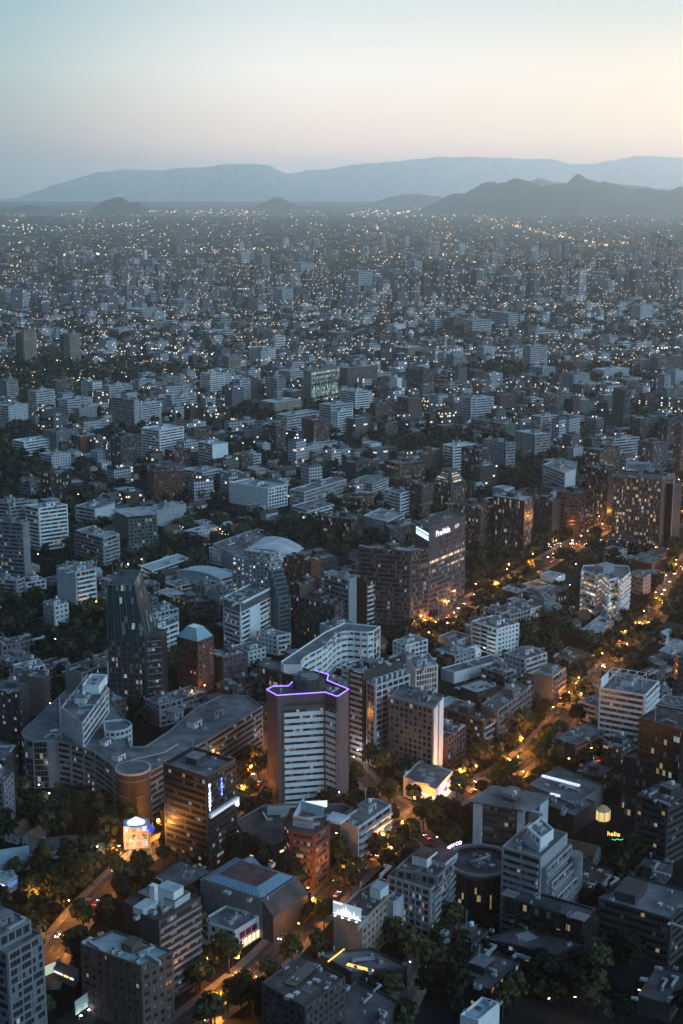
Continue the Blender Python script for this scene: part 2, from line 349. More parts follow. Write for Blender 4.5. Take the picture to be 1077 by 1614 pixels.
def tier(root, P, z0, h, wk, styles, fh=3.2, gk='n', rk='r', parapet=1.0, hero=True, sp2=None, **opt):
    """walls, windows and roof of one block; P local CCW polygon"""
    n = len(P)
    if isinstance(styles, str): styles = [styles] * n
    styles = list(styles) + ['blank'] * (n - len(styles))
    ox, oy = root.location[0], root.location[1]
    W = MB(); W.prism(P, z0, h, 0)
    nst = max(1, int(round((h - z0) / fh))); fh = (h - z0) / nst
    wl = []; opt['hero'] = hero; opt['sp2'] = sp2; opt['par'] = parapet
    for i in range(n):
        A, B = P[i], P[(i + 1) % n]
        mx_, my_ = (A[0] + B[0]) / 2 + ox, (A[1] + B[1]) / 2 + oy
        nx, ny = B[1] - A[1], -(B[0] - A[0]); ln = math.hypot(nx, ny) or 1
        if (nx * -mx_ + ny * -my_) / ln < 8 * 0 - .04 * math.hypot(mx_, my_): continue
        top = opt.get('blanktop', 0)
        facade(root, W, A, B, z0, nst - top, fh, styles[i], gk, i % 7, WALL[wk], wl, opt)
    if parapet:
        Q = inset(P, .35)
        for i in range(n):
            a, b, c, d = P[i], P[(i + 1) % n], Q[(i + 1) % n], Q[i]
            W.prism([a, b, c, d], h, h + parapet, 0)
    W.build('wall', [WALL[wk], WALL[sp2 or wk]], root)
    Rf = MB(); Rf.face([(x, y, h + .03) for x, y in inset(P, .34 if parapet else -.5)]);
    if not parapet: Rf = MB(); Rf.prism(inset(P, -.5), h + .01, h + .3, bottom=True)
    Rf.build('roof', ROOF[rk], root)
    if wl:
        # the hundred largest / nearest as windows of their own
        wl.sort(key=lambda w: -w[5]); rest = MB(); cache = {}
        used = root.get('_nw', 0)
        for q, (A, u, nn, a, b, za, zb) in enumerate(wl):
            key = (round(b - a, 2), round(zb - za, 2), round(u[0], 3), round(u[1], 3))
            if used + q < 96:
                if key not in cache:
                    m_ = MB(); w_ = b - a; off = rnd.random() * 50; e = u * w_
                    m_.face([(0, 0, 0), (e[0], e[1], 0), (e[0], e[1], zb - za), (0, 0, zb - za)], uv=[(off, .1), (off + w_, .1), (off + w_, .9), (off, .9)])
                    cache[key] = m_.mesh('window', GL[gk])
                p = A + u * a + nn * .05
                inst('window', cache[key], root, (p[0], p[1], za))
            else:
                p = A + u * a + nn * .05; e = p + u * (b - a); off = q * 7.0
                rest.face([(p[0], p[1], za), (e[0], e[1], za), (e[0], e[1], zb), (p[0], p[1], zb)], uv=[(off, q + .1), (off + b - a, q + .1), (off + b - a, q + .9), (off, q + .9)])
        root['_nw'] = used + min(len(wl), 96)
        if rest.f: tag(rest.build('window', GL[gk], root), kind='stuff')
    return root

def segd_(p, a, b):
    dx, dy = b[0] - a[0], b[1] - a[1]; t = max(0, min(1, ((p[0] - a[0]) * dx + (p[1] - a[1]) * dy) / (dx * dx + dy * dy + 1e-9))); return math.hypot(p[0] - a[0] - t * dx, p[1] - a[1] - t * dy)
def rooftop(root, P, h, n=5, wk='C', lift=True, ang=None, big=1.0):
    """plant on the roof"""
    if ang is None: ang = math.atan2(P[1][1] - P[0][1], P[1][0] - P[0][0])
    c = np.mean(np.array(P), axis=0); Q = np.array(P)
    def pt(s=.7):
        w = np.array([rnd.random() ** 2 for _ in P]); w /= w.sum(); q = (w[:, None] * Q).sum(0)
        return c + (q - c) * s * 1.5
    r_ = math.sqrt(abs(area(P)))
    if lift:
        s = min(1.5, r_ / 13) * big; q = c + (pt() - c) * .3
        inst('lift_room', m_lift(wk), root, (q[0], q[1], h + .03), ang, (s, s, min(1.2, s + .2)))
        if rnd.random() < .6: inst('water_tank', ME_TANK, root, (q[0] + 1, q[1], h + .03 + 3.05 * min(1.2, s + .2)), 0, (.7, .7, .7))
        if rnd.random() < .45: inst('antenna', ME_ANT, root, (q[0] - 1, q[1], h + .03 + 3.05 * min(1.2, s + .2)), ang)
    if n > 1:                                   # repaired patches of roofing
        for k in range(3):
            q = pt(.6); w_, d_ = rnd.uniform(.12, .32) * r_, rnd.uniform(.1, .28) * r_
            if all(segd_(q, Q[i], Q[(i + 1) % len(Q)]) > max(w_, d_) * .7 + .4 for i in range(len(Q))):
                pb = MB(); pb.box((0, 0, 0), (w_, d_, .04)); o = pb.build('roof_patch', ROOF[rnd.choice('rdlm')], root, (q[0], q[1], h + .05 + .012 * k)); o.rotation_euler = (0, 0, ang)
    for k in range(int(n * 1.7)):
        q = pt(.85); me, nm = rnd.choice([(ME_AC, 'air_conditioner'), (ME_AC, 'air_conditioner'), (ME_VENT, 'vent_pipe'), (ME_HATCH, 'roof_light'), (ME_DUCT, 'air_duct')])
        if nm == 'air_duct' and r_ < 15: me, nm = ME_AC, 'air_conditioner'
        s = rnd.uniform(.8, 1.4); inst(nm, me, root, (q[0], q[1], h + .03), ang + rnd.choice((0, 1.5708)), (s, s, s))

def newbuilding(name, P, h, label, cat='building', group=None, short=None, margin=3):
    if area(P) < 0: P = P[::-1]
    c = np.mean(np.array(P), axis=0)
    root = empty(name, (float(c[0]), float(c[1]), 0)); tag(root, label, cat, group)
    loc = [(x - float(c[0]), y - float(c[1])) for x, y in P]
    xs = [p[0] for p in P]; ys = [p[1] for p in P]
    FOOT.append((P, margin, (min(xs) - margin, min(ys) - margin, max(xs) + margin, max(ys) + margin)))
    q = proj(c[0], c[1], h * .6)
    if short: LANDMARK.append((q[0], q[1], short))
    return root, loc

GRP = 'city buildings'
def bl(short, label, crop, F, L, Rr, h=None, base=None, wk='C', st=('band', 'band'), fh=3.2, gk='n', rk='r', n=5, lift=True, parapet=1.0, name='office_building', cat='building', **opt):
    """block known by three roof corners: nearest, left, right"""
    f, l, r = full(crop, *F), full(crop, *L), full(crop, *Rr)
    if h is None: h = heightfrom(f[0], f[1], full(crop, F[0], base)[1])
    a, b, c = at(*f, h), at(*r, h), at(*l, h)
    d = (b[0] + c[0] - a[0], b[1] + c[1] - a[1])
    root, P = newbuilding(name, [a, b, d, c], h, label, cat, None, short)
    styles = [st[1], 'blank', 'blank', st[0]]
    tier(root, P, 0, h, wk, styles, fh, gk, rk, parapet, **opt)
    rooftop(root, P, h, n, opt.get('liftw', wk if wk not in 'K' else 'D'), lift)
    root['_h'] = h
    return root, P, h
def sub(root, crop, F, L, Rr, h, z0, **k):
    """a further tier of the same building from picture corners at height h"""
    f, l, r = full(crop, *F), full(crop, *L), full(crop, *Rr)
    a, b, c = at(*f, h), at(*r, h), at(*l, h)
    d = (b[0] + c[0] - a[0], b[1] + c[1] - a[1]); P = [a, b, d, c]
    if area(P) < 0: P = P[::-1]
    ox, oy = root.location[0], root.location[1]; P = [(x - ox, y - oy) for x, y in P]
    st = k.pop('st', ('band', 'band')); n = k.pop('n', 3); lift = k.pop('lift', False); wk = k.pop('wk', 'C')
    tier(root, P, z0, h, wk, [st[1], 'blank', 'blank', st[0]], **k); rooftop(root, P, h, n, wk, lift)
    return P
def local(root, p): return (p[0] - root.location[0], p[1] - root.location[1])
# ---------------------------------------------------------------- ground and streets (setting)
def ground_mat():
    m, NN, L, b = newmat('city_ground')
    geo = nd(NN, 'ShaderNodeNewGeometry'); v = nd(NN, 'ShaderNodeTexVoronoi'); v.inputs['Scale'].default_value = .035; L.new(geo.outputs['Position'], v.inputs[0])
    n = nd(NN, 'ShaderNodeTexNoise'); n.inputs['Scale'].default_value = .05; n.inputs['Detail'].default_value = 8; L.new(geo.outputs['Position'], n.inputs[0])
    s_ = nd(NN, 'ShaderNodeSeparateColor'); L.new(v.outputs['Color'], s_.inputs[0])
    r = nd(NN, 'ShaderNodeValToRGB'); e = r.color_ramp.elements; e[0].position = .3; e[0].color = (.006, .009, .008, 1); e[1].position = .95; e[1].color = (.035, .038, .042, 1)
    L.new(s_.outputs[0], r.inputs[0]); mx = nd(NN, 'ShaderNodeMixRGB'); mx.blend_type = 'MULTIPLY'; mx.inputs[0].default_value = .7
    L.new(r.outputs[0], mx.inputs[1]); r2 = nd(NN, 'ShaderNodeMapRange'); r2.inputs[1].default_value = .3; r2.inputs[2].default_value = .7; L.new(n.outputs[0], r2.inputs[0]); L.new(r2.outputs[0], mx.inputs[2])
    L.new(mx.outputs[0], b.inputs['Base Color']); b.inputs['Roughness'].default_value = .95; b.inputs['Specular IOR Level'].default_value = .05; return m
g = MB(); g.face([(-18000, -1200, 0), (18000, -1200, 0), (18000, 32000, 0), (-18000, 32000, 0)])
tag(g.build('ground', ground_mat()), kind='structure')
ASPH = surf('asphalt', (.075, .075, .078), scale=.4, amt=.3); PAVE = surf('pavement_slabs', (.19, .18, .17), scale=.5, amt=.3); LINE = surf('road_paint', (.35, .35, .33), amt=.2, scale=1.5)
STREETS = []
def offs(pl, d):
    n = len(pl); o = []
    for i in range(n):
        a = np.array(pl[max(0, i - 1)]); b = np.array(pl[min(n - 1, i + 1)]); t = (b - a) / np.linalg.norm(b - a)
        o.append((pl[i][0] - t[1] * d, pl[i][1] + t[0] * d))
    return o
def dens(pl, st=12):
    o = []
    for a, b in zip(pl, pl[1:]):
        L = math.hypot(b[0] - a[0], b[1] - a[1]); k = max(1, int(L / st))
        for j in range(k): o.append((a[0] + (b[0] - a[0]) * j / k, a[1] + (b[1] - a[1]) * j / k))
    o.append(pl[-1]); 
    for _ in range(3): o = [o[0]] + [((o[i - 1][0] + o[i][0] * 2 + o[i + 1][0]) / 4, (o[i - 1][1] + o[i][1] * 2 + o[i + 1][1]) / 4) for i in range(1, len(o) - 1)] + [o[-1]]
    return o
def ribbon(mb, pl, d0, d1, z, z2=None):
    A, B = offs(pl, d0), offs(pl, d1)
    for i in range(len(pl) - 1): mb.face([(*A[i], z), (*A[i + 1], z), (*B[i + 1], z), (*B[i], z)][::-1] if d0 < d1 else [(*A[i], z), (*A[i + 1], z), (*B[i + 1], z), (*B[i], z)])
def street(px, w, k, name='road', lanes=2, world=None):
    pl = dens(world or [at(x, y) for x, y in px]); STREETS.append((pl, w / 2))
    zo = .004 * k
    b = MB(); ribbon(b, pl, -w / 2, w / 2, .02 + zo); tag(b.build(name, ASPH), kind='structure')
    p = MB()
    for s in (-1, 1):
        A, B = offs(pl, s * (w / 2)), offs(pl, s * (w / 2 + 3.6))
        for i in range(len(pl) - 1):
            q = [A[i], A[i + 1], B[i + 1], B[i]]
            if area(q) < 0: q = q[::-1]
            p.prism(q, .0, .14 + zo)
    tag(p.build('pavement', PAVE), kind='structure')
    m = MB()
    for j in range(1, lanes):
        A, B = offs(pl, -w / 2 + w * j / lanes - .09), offs(pl, -w / 2 + w * j / lanes + .09)
        for i in range(0, len(pl) - 1, 1):
            a, b2, c, d = [np.array(q) for q in (A[i], A[i + 1], B[i + 1], B[i])]
            m.face([(*(a), .03 + zo), (*(d), .03 + zo), (*(d + (c - d) * .45), .03 + zo), (*(a + (b2 - a) * .45), .03 + zo)][::-1])
    tag(m.build('road_marking', LINE), kind='structure')
    return pl
S1 = street([(215, 1680), (300, 1611), (396, 1545), (460, 1478), (520, 1408), (580, 1352), (640, 1300), (712, 1256), (808, 1214), (862, 1165), (913, 1100), (968, 1042), (1020, 990), (1070, 905), (1110, 850)], 12.5, 0, lanes=4)
S2 = street([(640, 1030), (684, 998), (745, 945), (790, 928), (841, 896), (905, 858), (985, 812), (1100, 760)], 16, 1, lanes=4)
S3 = street([(60, 1560), (80, 1500), (115, 1452), (170, 1398), (215, 1352), (262, 1316), (330, 1300), (382, 1272), (402, 1235), (420, 1190), (440, 1150)], 9.5, 2, lanes=3)
S5 = street([(660, 1290), (600, 1255), (560, 1215), (540, 1180)], 8, 3)
S6 = street([(862, 1165), (930, 1200), (1000, 1228), (1090, 1262)], 7, 4)
S7 = street([(680, 1470), (655, 1545), (600, 1650)], 6, 5)
S8 = street([(640, 1300), (700, 1345), (760, 1420), (690, 1470)], 7, 6)

def boxat(root, cr, x, y, z, w, d, h, ang, wk, name, rk=None):
    q = local(root, at(*full(cr, x, y), z)); b = MB(); b.box((q[0], q[1], z + h / 2), (w, d, h), R(ang)); b.build(name, WALL[wk], root)
    if rk: b = MB(); b.box((q[0], q[1], z + h + .12), (w + .5, d + .5, .25), R(ang)); b.build(name + '_roof', ROOF[rk], root)
# ---------------------------------------------------------------- the nearer buildings, one by one
# left bottom corner
r, P, h = bl('grey pier-fronted block in the bottom left corner', 'grey block in the bottom left corner with tall window bays and a set-back attic', 'P1', (45, 792), (-190, 690), (258, 668), 39, wk='G', st=('grid', 'grid'), step=5.2, n=2, lift=False, gk='f')
Q = sub(r, 'P1', (-10, 690), (-190, 600), (186, 590), 43.5, 39, wk='G', st=('grid', 'grid'), gk='f', n=4, lift=True)
# dark brown house with blue-grey roof
r, P, h = bl('dark brown corner block with the slate-blue roof', 'dark brown corner block with flat blue-grey roof and brown stair room', 'P1', (855, 868), (492, 735), (1048, 778), 27, wk='N', st=('punch', 'punch'), rk='b', n=6, lift=False, gk='f')
b = MB(); q = local(r, at(*full('P1', 800, 720), 29)); b.box((q[0], q[1], 28.4), (6, 5, 2.8), R(58)); b.box((q[0], q[1], 29.95), (6.4, 5.4, .3), R(58)); b.build('stair_room', WALL['N'], r)
r, P, h = bl('dark block with slanting balcony lines', 'dark terrace-fronted block with long balcony lines and a white roof house', 'P1', (960, 600), (838, 545), (1212, 452), 34, wk='D', st=('blank', 'terr'), rk='d', n=5, lift=False, gk='f', balm=WALL['G'])
boxat(r, 'P1', 1035, 470, 34, 6, 8, 6.5, 58, 'W', 'roof_house', 'b'); boxat(r, 'P1', 1075, 470, 34, 9, 5, 3, 58, 'w', 'stair_room', 'r')
q = local(r, at(*full('P1', 935, 470), 35)); b = MB(); b.box((q[0], q[1], 38), (2.0, 2.4, 8), R(58)); b.box((q[0], q[1], 42.1), (2.4, 2.8, .3), R(58)); b.build('chimney', WALL['W'], r)
q = local(r, at(*full('P1', 880, 520), 34)); b = MB(); b.box((q[0], q[1], 35.4), (8, 5, 2.8), R(58)); b.build('stair_room', WALL['w'], r)
# covered market with the blue glazed ring
r, P, h = bl('hall with the blue glazed roof ring', 'windowless hall with a blue glazed ring round its brown roof', 'P2', (590, 462), (215, 335), (800, 320), 17, wk='G', st=('blank', 'blank'), rk='m', n=8, lift=False, parapet=.4)
Pc = np.mean(np.array(P), axis=0); ring = [tuple(Pc + (np.array(p) - Pc) * .93) for p in P]; ring2 = [tuple(Pc + (np.array(p) - Pc) * .62) for p in P]; ring3 = [tuple(Pc + (np.array(p) - Pc) * .55) for p in P]
SKYL_M = surf('glazed_roof', (.22, .36, .48), rough=.25, scale=1.2, amt=.35)
for i in range(4):
    j = (i + 1) % 4; b = MB(); n_ = 14
    for k in range(n_):
        t0, t1 = (k + .06) / n_, (k + .94) / n_
        A0 = np.array(ring[i]) * (1 - t0) + np.array(ring[j]) * t0; A1 = np.array(ring[i]) * (1 - t1) + np.array(ring[j]) * t1
        B0 = np.array(ring2[i]) * (1 - t0) + np.array(ring2[j]) * t0; B1 = np.array(ring2[i]) * (1 - t1) + np.array(ring2[j]) * t1
        b.face([(*A0, 17.5), (*A1, 17.5), (*B1, 19.4), (*B0, 19.4)])
    b.build('skylight', SKYL_M, r)
    b = MB(); b.face([(*ring[i], 17.35), (*ring[j], 17.35), (*ring2[j], 19.2), (*ring2[i], 19.2)]); b.build('skylight_frame', WALL['D'], r)
b = MB(); b.prism(ring2, 17.1, 19.2); b.build('upper_roof', ROOF['m'], r)
o = MB(); a0, a1 = np.array(P[0]), np.array(P[1]); u_ = (a1 - a0) / np.linalg.norm(a1 - a0); n_ = np.array((u_[1], -u_[0]))
o.face([(*(a0), 17.2), (*(a0 + n_ * 6), 11.5), (*(a1 + n_ * 6), 11.5), (*a1, 17.2)]); o.face([(*(a0), 17.2), (*a0, 11), (*(a0 + n_ * 6), 11.5)]); o.build('lean_to_roof', ROOF['d'], r)
o = MB(); o.prism([tuple(a0 + n_ * .2), tuple(a0 + n_ * 5.5), tuple(a1 + n_ * 5.5), tuple(a1 + n_ * .2)][::1] if area([tuple(a0 + n_ * .2), tuple(a0 + n_ * 5.5), tuple(a1 + n_ * 5.5), tuple(a1 + n_ * .2)]) > 0 else [tuple(a0 + n_ * .2), tuple(a0 + n_ * 5.5), tuple(a1 + n_ * 5.5), tuple(a1 + n_ * .2)][::-1], 0, 11.4); o.build('side_wall', WALL['D'], r)
r, P, h = bl('low shop block with red panels', 'low shop building with red panels and lit windows facing the orange avenue', 'P2', (425, 655), (215, 592), (578, 560), 9, wk='w', st=('punch', 'blank'), rk='r', n=7, lift=False, fh=4.5)
def wallpanel(root, P, edge, t0, t1, z0, z1, m, name, d=.12):
    A, B = np.array(P[edge]), np.array(P[(edge + 1) % len(P)]); u = (B - A); L = np.linalg.norm(u); u = u / L; n = np.array((u[1], -u[0]))
    b = MB(); b.prism([tuple(A + u * L * t0 + n * d), tuple(A + u * L * t1 + n * d), tuple(A + u * L * t1 + n * .01), tuple(A + u * L * t0 + n * .01)], z0, z1, bottom=True); return b.build(name, m, root)
RED = surf('red_panel', (.20, .025, .03), rough=.5)
for t in (.28, .52, .76): wallpanel(r, P, 0, t - .1, t + .1, 4.9, 7.6, RED, 'red_panel')
for t in (.06, .2, .36, .52, .68, .84): wallpanel(r, P, 0, t, t + .11, .6, 3.8, E_SHOP, 'shop_window')
r, P, h = bl('dark heavy block with the sunken roof pit', 'dark stone block at the bottom with a sunken rectangular pit in its roof', 'P2', (850, 1118), (590, 968), (1090, 935), 24, wk='D', st=('punch', 'punch'), rk='d', n=8, lift=False, gk='f')
b = MB(); q = local(r, at(*full('P2', 832, 912), 24.4)); b.box((q[0], q[1], 24.9), (17, 5, .5), R(60)); b.build('roof_pit_shade', WALL['K'], r)  # black slab laid on the roof stands for the shaded recess
# block with the lit billboard
r, P, h = bl('beige block under the lit billboard', 'beige six-storey block with a blank front under a glaring white billboard', 'P3', (192, 600), (22, 548), (346, 450), 19, wk='T', st=('blank', 'punch'), rk='m', n=5, lift=False, gk='f')
boxat(r, 'P3', 300, 430, 19, 6.5, 5, 4.5, 58, 'W', 'roof_house', 'l')
Q = sub(r, 'P3', (385, 482), (330, 462), (462, 425), 18, 0, wk='w', st=('blank', 'blank'), n=2, rk='r')
Ab, Bb = np.array(P[3]), np.array(P[0]); u_ = (Bb - Ab) / np.linalg.norm(Bb - Ab); n_ = np.array((u_[1], -u_[0])); Lb = np.linalg.norm(Bb - Ab)
bb = empty('billboard', (r.location[0] + (Ab[0] + Bb[0]) / 2, r.location[1] + (Ab[1] + Bb[1]) / 2, 20)); tag(bb, 'glaring white advertising billboard on the beige block beside the avenue', 'billboard')
ox = np.array((bb.location[0] - r.location[0], bb.location[1] - r.location[1]))
def bq(t0, t1, z0, z1, m, nm, d=.3, par=bb):
    b = MB(); a = Ab + u_ * Lb * t0 + n_ * d - ox; c = Ab + u_ * Lb * t1 + n_ * d - ox
    b.prism([tuple(a), tuple(c), tuple(c - n_ * .15), tuple(a - n_ * .15)], z0, z1, bottom=True); return b.build(nm, m, par)
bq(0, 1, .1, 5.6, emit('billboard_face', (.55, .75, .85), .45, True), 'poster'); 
b = MB()
for t, hh in ((.18, 2.2), (.3, 3.1), (.38, 3.6), (.46, 4.6), (.55, 3.4), (.62, 2.6), (.75, 3.0), (.88, 1.8)):
    a = Ab + u_ * Lb * (t - .07) + n_ * .33 - ox; c = Ab + u_ * Lb * (t + .07) + n_ * .33 - ox; b.face([(*a, .5), (*c, .5), (*((a + c) / 2), .5 + hh)])
b.build('poster_picture', E_SIGNW, bb); bq(.02, .34, 4.7, 5.3, E_SIGNW, 'poster_title', .34); bq(0, 1, .2, .5, E_SIGNW, 'poster_stripe', .34)
bq(0, 1, -.6, 0, METAL, 'walkway', 1.2)
b = MB()
for t in (.1, .35, .6, .85): a = Ab + u_ * Lb * t - ox; b.tube((*(a + n_ * .2), -.1), (*(a - n_ * 1.5), -.8), .08); b.tube((*(a + n_ * .2), 4.5), (*(a - n_ * 2.2), -.8), .08)
b.build('support_frame', METAL, bb)
for t in (.12, .38, .62, .88): a = Ab + u_ * Lb * t + n_ * 1.3 - ox; b = MB(); b.box((a[0], a[1], -.05), (.5, .4, .3)); b.build('spotlight', E_WH, bb)
# white stepped block
r, P, h = bl('white block with the set-back attic', 'white corner block with a dark set-back attic floor and roof house', 'P3', (612, 402), (352, 318), (752, 262), 24, wk='C', st=('grid', 'bal'), rk='r', n=2, lift=False, gk='s', alt=1)
Q = sub(r, 'P3', (650, 325), (400, 275), (742, 232), 28, 24, wk='G', st=('grid', 'grid'), n=4, rk='m')
boxat(r, 'P3', 575, 225, 28, 9, 7, 4.2, 58, 'W', 'roof_house', 'm'); boxat(r, 'P3', 680, 215, 28, 11, 9, 2.6, 58, 'w', 'attic_room', 'm')
# round corner building with the neon rim sign
cx, cy_ = at(757, 1362, 20); pts = [(cx + 15 * math.cos(a), cy_ + 15 * math.sin(a)) for a in np.linspace(R(-60), R(300), 25)[:-1]]
r, P = newbuilding('round_building', pts, 20, 'dark drum-shaped building with a pale curved rim carrying white neon letters', 'building', None, 'dark drum building with neon rim')
tier(r, P, 0, 20, 'K', 'curt', 3.3, 'k', 'd', 1.2, hero=False); rooftop(r, P, 20, 9, 'D', False)
b = MB(); Pi = inset(P, 1.6)
for i in range(len(P)):
    j = (i + 1) % len(P); b.prism([P[i], P[j], Pi[j], Pi[i]], 21.2, 22.3, bottom=True)
b.build('rim_beam', WALL['G'], r)
# stepped white terrace tower
r, P, h = bl('white stepped terrace tower', 'white terrace tower with stepped balconies on its right side', 'P4', (215, 212), (-20, 142), (376, 62), 37, wk='C', st=('bal', 'blank'), rk='r', n=3, lift=False, gk='f', liftw='C')
A, B = np.array(P[0]), np.array(P[1]); u_ = (B - A) / np.linalg.norm(B - A); n_ = np.array((u_[1], -u_[0])); L_ = np.linalg.norm(B - A)
q = lambda a, b_, w0, w1: [tuple(A + u_ * a + n_ * w0), tuple(A + u_ * a + n_ * w1), tuple(A + u_ * b_ + n_ * w1), tuple(A + u_ * b_ + n_ * w0)]
for k, (z1, w0, w1) in enumerate(((32.5, 0, 2.0), (26.5, 2.0, 4.0), (20.5, 4.0, 6.0))):
    tier(r, q(L_ * (.03 + .05 * k), L_ * .98, w0, w1), 0, z1, 'C', ['blank', 'terr', 'blank', 'blank'], 3.1, 'f', 'r', .9, hero=False)
c_ = A + u_ * (L_ * .97) + n_ * 4.0; b = MB(); b.cyl((c_[0], c_[1], 0), 3.4, 3.4, 30, 18); b.build('round_stair_tower', WALL['G'], r)
Q = sub(r, 'P4', (205, 135), (108, 82), (262, 95), 39.5, 37, wk='w', st=('blank', 'blank'), n=0, rk='l')
Q = sub(r, 'P4', (215, 95), (135, 25), (292, 38), 43, 39.5, wk='W', st=('punch', 'blank'), n=3, rk='l')
# dark stepped office with slanting glass
r, P, h = bl('black stepped office with the sloping glass front', 'black stepped office with a sloping blue glass front and white pergolas', 'P4', (480, 648), (60, 520), (560, 575), 15, wk='K', st=('curt', 'curt'), rk='d', n=4, lift=False, gk='k')
Q = sub(r, 'P4', (470, 588), (-10, 450), (545, 520), 21, 15, wk='K', st=('curt', 'curt'), n=3, rk='d', gk='k')
g0, g1 = local(r, at(*full('P4', 318, 610), 15.5)), local(r, at(*full('P4', 118, 560), 15.5)); t0, t1 = local(r, at(*full('P4', 340, 488), 23.5)), local(r, at(*full('P4', 140, 432), 23.5))
b = MB(); b.face([(*g1, 15.5), (*g0, 15.5), (*t0, 23.5), (*t1, 23.5)], uv=[(0, .1), (16, .1), (16, .9), (0, .9)]); b.face([(*g0, 15.5), (*t0, 15.5), (*t0, 23.5)]); b.face([(*t1, 15.5), (*g1, 15.5), (*t1, 23.5)]); b.build('sloping_glass', surf('blue_sloping_glass', (.05, .10, .13), rough=.2), r)
for (x, y) in ((30, 420), (455, 560)):
    c_ = local(r, at(*full('P4', x, y), 22.5)); b = MB()
    for k in range(7): b.box((c_[0] + (k - 3) * .85 * math.cos(R(58)), c_[1] + (k - 3) * .85 * math.sin(R(58)), 22.8), (.25, 6, .3), R(58))
    b.build('pergola', METAL, r)
r, P, h = bl('long dark block right of the sloping glass office', 'long dark flat-roofed block with faint window lines and a grey roof strip', 'P4', (1000, 580), (562, 455), (1180, 430), 20, wk='D', st=('band', 'band'), rk='r', n=9, lift=False, gk='k')
b = MB(); c_ = local(r, at(*full('P4', 760, 400), 22)); b.box((c_[0], c_[1], 22), (14, 9, 4), R(58)); b.build('plant_room', WALL['D'], r)
r, P, h = bl('low black block below the stepped office', 'low black block with a ledge below the sloping glass office', 'P4', (300, 800), (-120, 700), (610, 690), 9, wk='K', st=('band', 'band'), rk='d', n=4, lift=False, gk='k')
# low roofs at the bottom centre
r, P, h = bl('low warehouse with the glowing yellow strip', 'low grey-roofed warehouse with a glowing yellow strip along its edge', 'P3', (130, 905), (-75, 790), (470, 870), 8, wk='D', st=('blank', 'blank'), rk='r', n=5, lift=False, name='warehouse')
for i, (x0, y0, x1, y1, nm) in enumerate(((-10, 835, 88, 758, 'light_strip'), (105, 850, 262, 892, 'lit_awning'))):
    a, c = local(r, at(*full('P3', x0, y0), 8.6)), local(r, at(*full('P3', x1, y1), 8.6)); b = MB(); d = math.hypot(c[0] - a[0], c[1] - a[1])
    b.box(((a[0] + c[0]) / 2, (a[1] + c[1]) / 2, 8.95), (d, .5 if i == 0 else 1.6, .35), math.atan2(c[1] - a[1], c[0] - a[0])); b.build(nm, E_STRIP, r)
r, P, h = bl('low dark roof at the very bottom centre', 'low dark flat roof at the bottom edge with a small white gable box', 'P3', (200, 1290), (-60, 1150), (420, 1080), 9, wk='D', st=('blank', 'blank'), rk='d', n=6, lift=False, name='warehouse')
r, P, h = bl('white-walled shed at the bottom edge', 'teal-roofed shed with a white gable wall at the bottom edge', 'P3', (900, 1200), (790, 1165), (1030, 1090), 8, wk='W', st=('blank', 'blank'), rk='b', n=2, lift=False, name='shed')
# crescent complex
def poly(short, label, crop, pts, h, wk, styles, fh=3.2, gk='n', rk='r', n=8, name='office_building', parapet=1.0, lift=False, z0=0, hero=True, **o):
    W_ = [at(*full(crop, *p), h) for p in pts]
    root, P = newbuilding(name, W_, h, label, 'building', None, short)
    tier(root, P, z0, h, wk, styles, fh, gk, rk, parapet, hero=hero, **o)
    if n: rooftop(root, P, h, n, wk if wk in 'CWwG' else 'G', lift)
    return root, P
cres = [(132, 525), (150, 565), (200, 577), (290, 575), (345, 575), (430, 592), (510, 618), (580, 648), (640, 690), (690, 732), (735, 780), (890, 775), (1000, 712), (1250, 575), (1590, 365), (1500, 300), (1340, 300), (1180, 380), (1020, 520), (880, 610), (790, 612), (775, 560), (760, 440), (660, 300), (400, 268), (150, 500)]
st_ = ['curt'] * 3 + ['blank'] + ['band'] * 5 + ['band', 'blank', 'band', 'band', 'band', 'blank', 'blank', 'blank', 'blank', 'band', 'band', 'band'] + ['blank'] * 5
rC, PC = poly('big crescent building', 'big crescent-shaped building with a concave banded front and a long straight wing', 'P5', cres, 25, 'G', st_, gk='k', rk='r', n=0, hero=False, name='crescent_building')
def rtop(root, crop, lst, z):
    for (x, y, kind, s) in lst:
        q = local(root, at(*full(crop, x, y), z)); me, nm = {'ac': (ME_AC, 'air_conditioner'), 'vent': (ME_VENT, 'vent_pipe'), 'lift': (m_lift('C'), 'lift_room'), 'duct': (ME_DUCT, 'air_duct'), 'hatch': (ME_HATCH, 'roof_light'), 'tank': (ME_TANK, 'water_tank'), 'ant': (ME_ANT, 'antenna'), 'wlift': (m_lift('W'), 'lift_room')}[kind]
        inst(nm, me, root, (q[0], q[1], z + .03), R(58), (s, s, s))
rtop(rC, 'P5', [(720, 680, 'wlift', 1.1), (640, 590, 'wlift', .9), (300, 540, 'duct', 1), (350, 545, 'ac', 1.4), (330, 520, 'hatch', 2), (1180, 480, 'wlift', 1.3), (1060, 430, 'lift', 1.5), (1300, 420, 'lift', 1.6), (960, 690, 'ac', 1), (1240, 500, 'ac', 1.2), (470, 600, 'vent', 1)], 25)
q = local(rC, at(*full('P5', 808, 745), 27)); b = MB(); b.cyl((q[0], q[1], 0), 8.2, 8.2, 27.5, 28); b.build('corner_drum', WALL['D'], rC)
for z in (4, 8, 12, 16, 20, 24): b = MB(); b.cyl((q[0], q[1], z), 8.35, 8.35, .5, 28); b.build('drum_band', WALL['G'], rC) if z > 22 or z == 16 else None
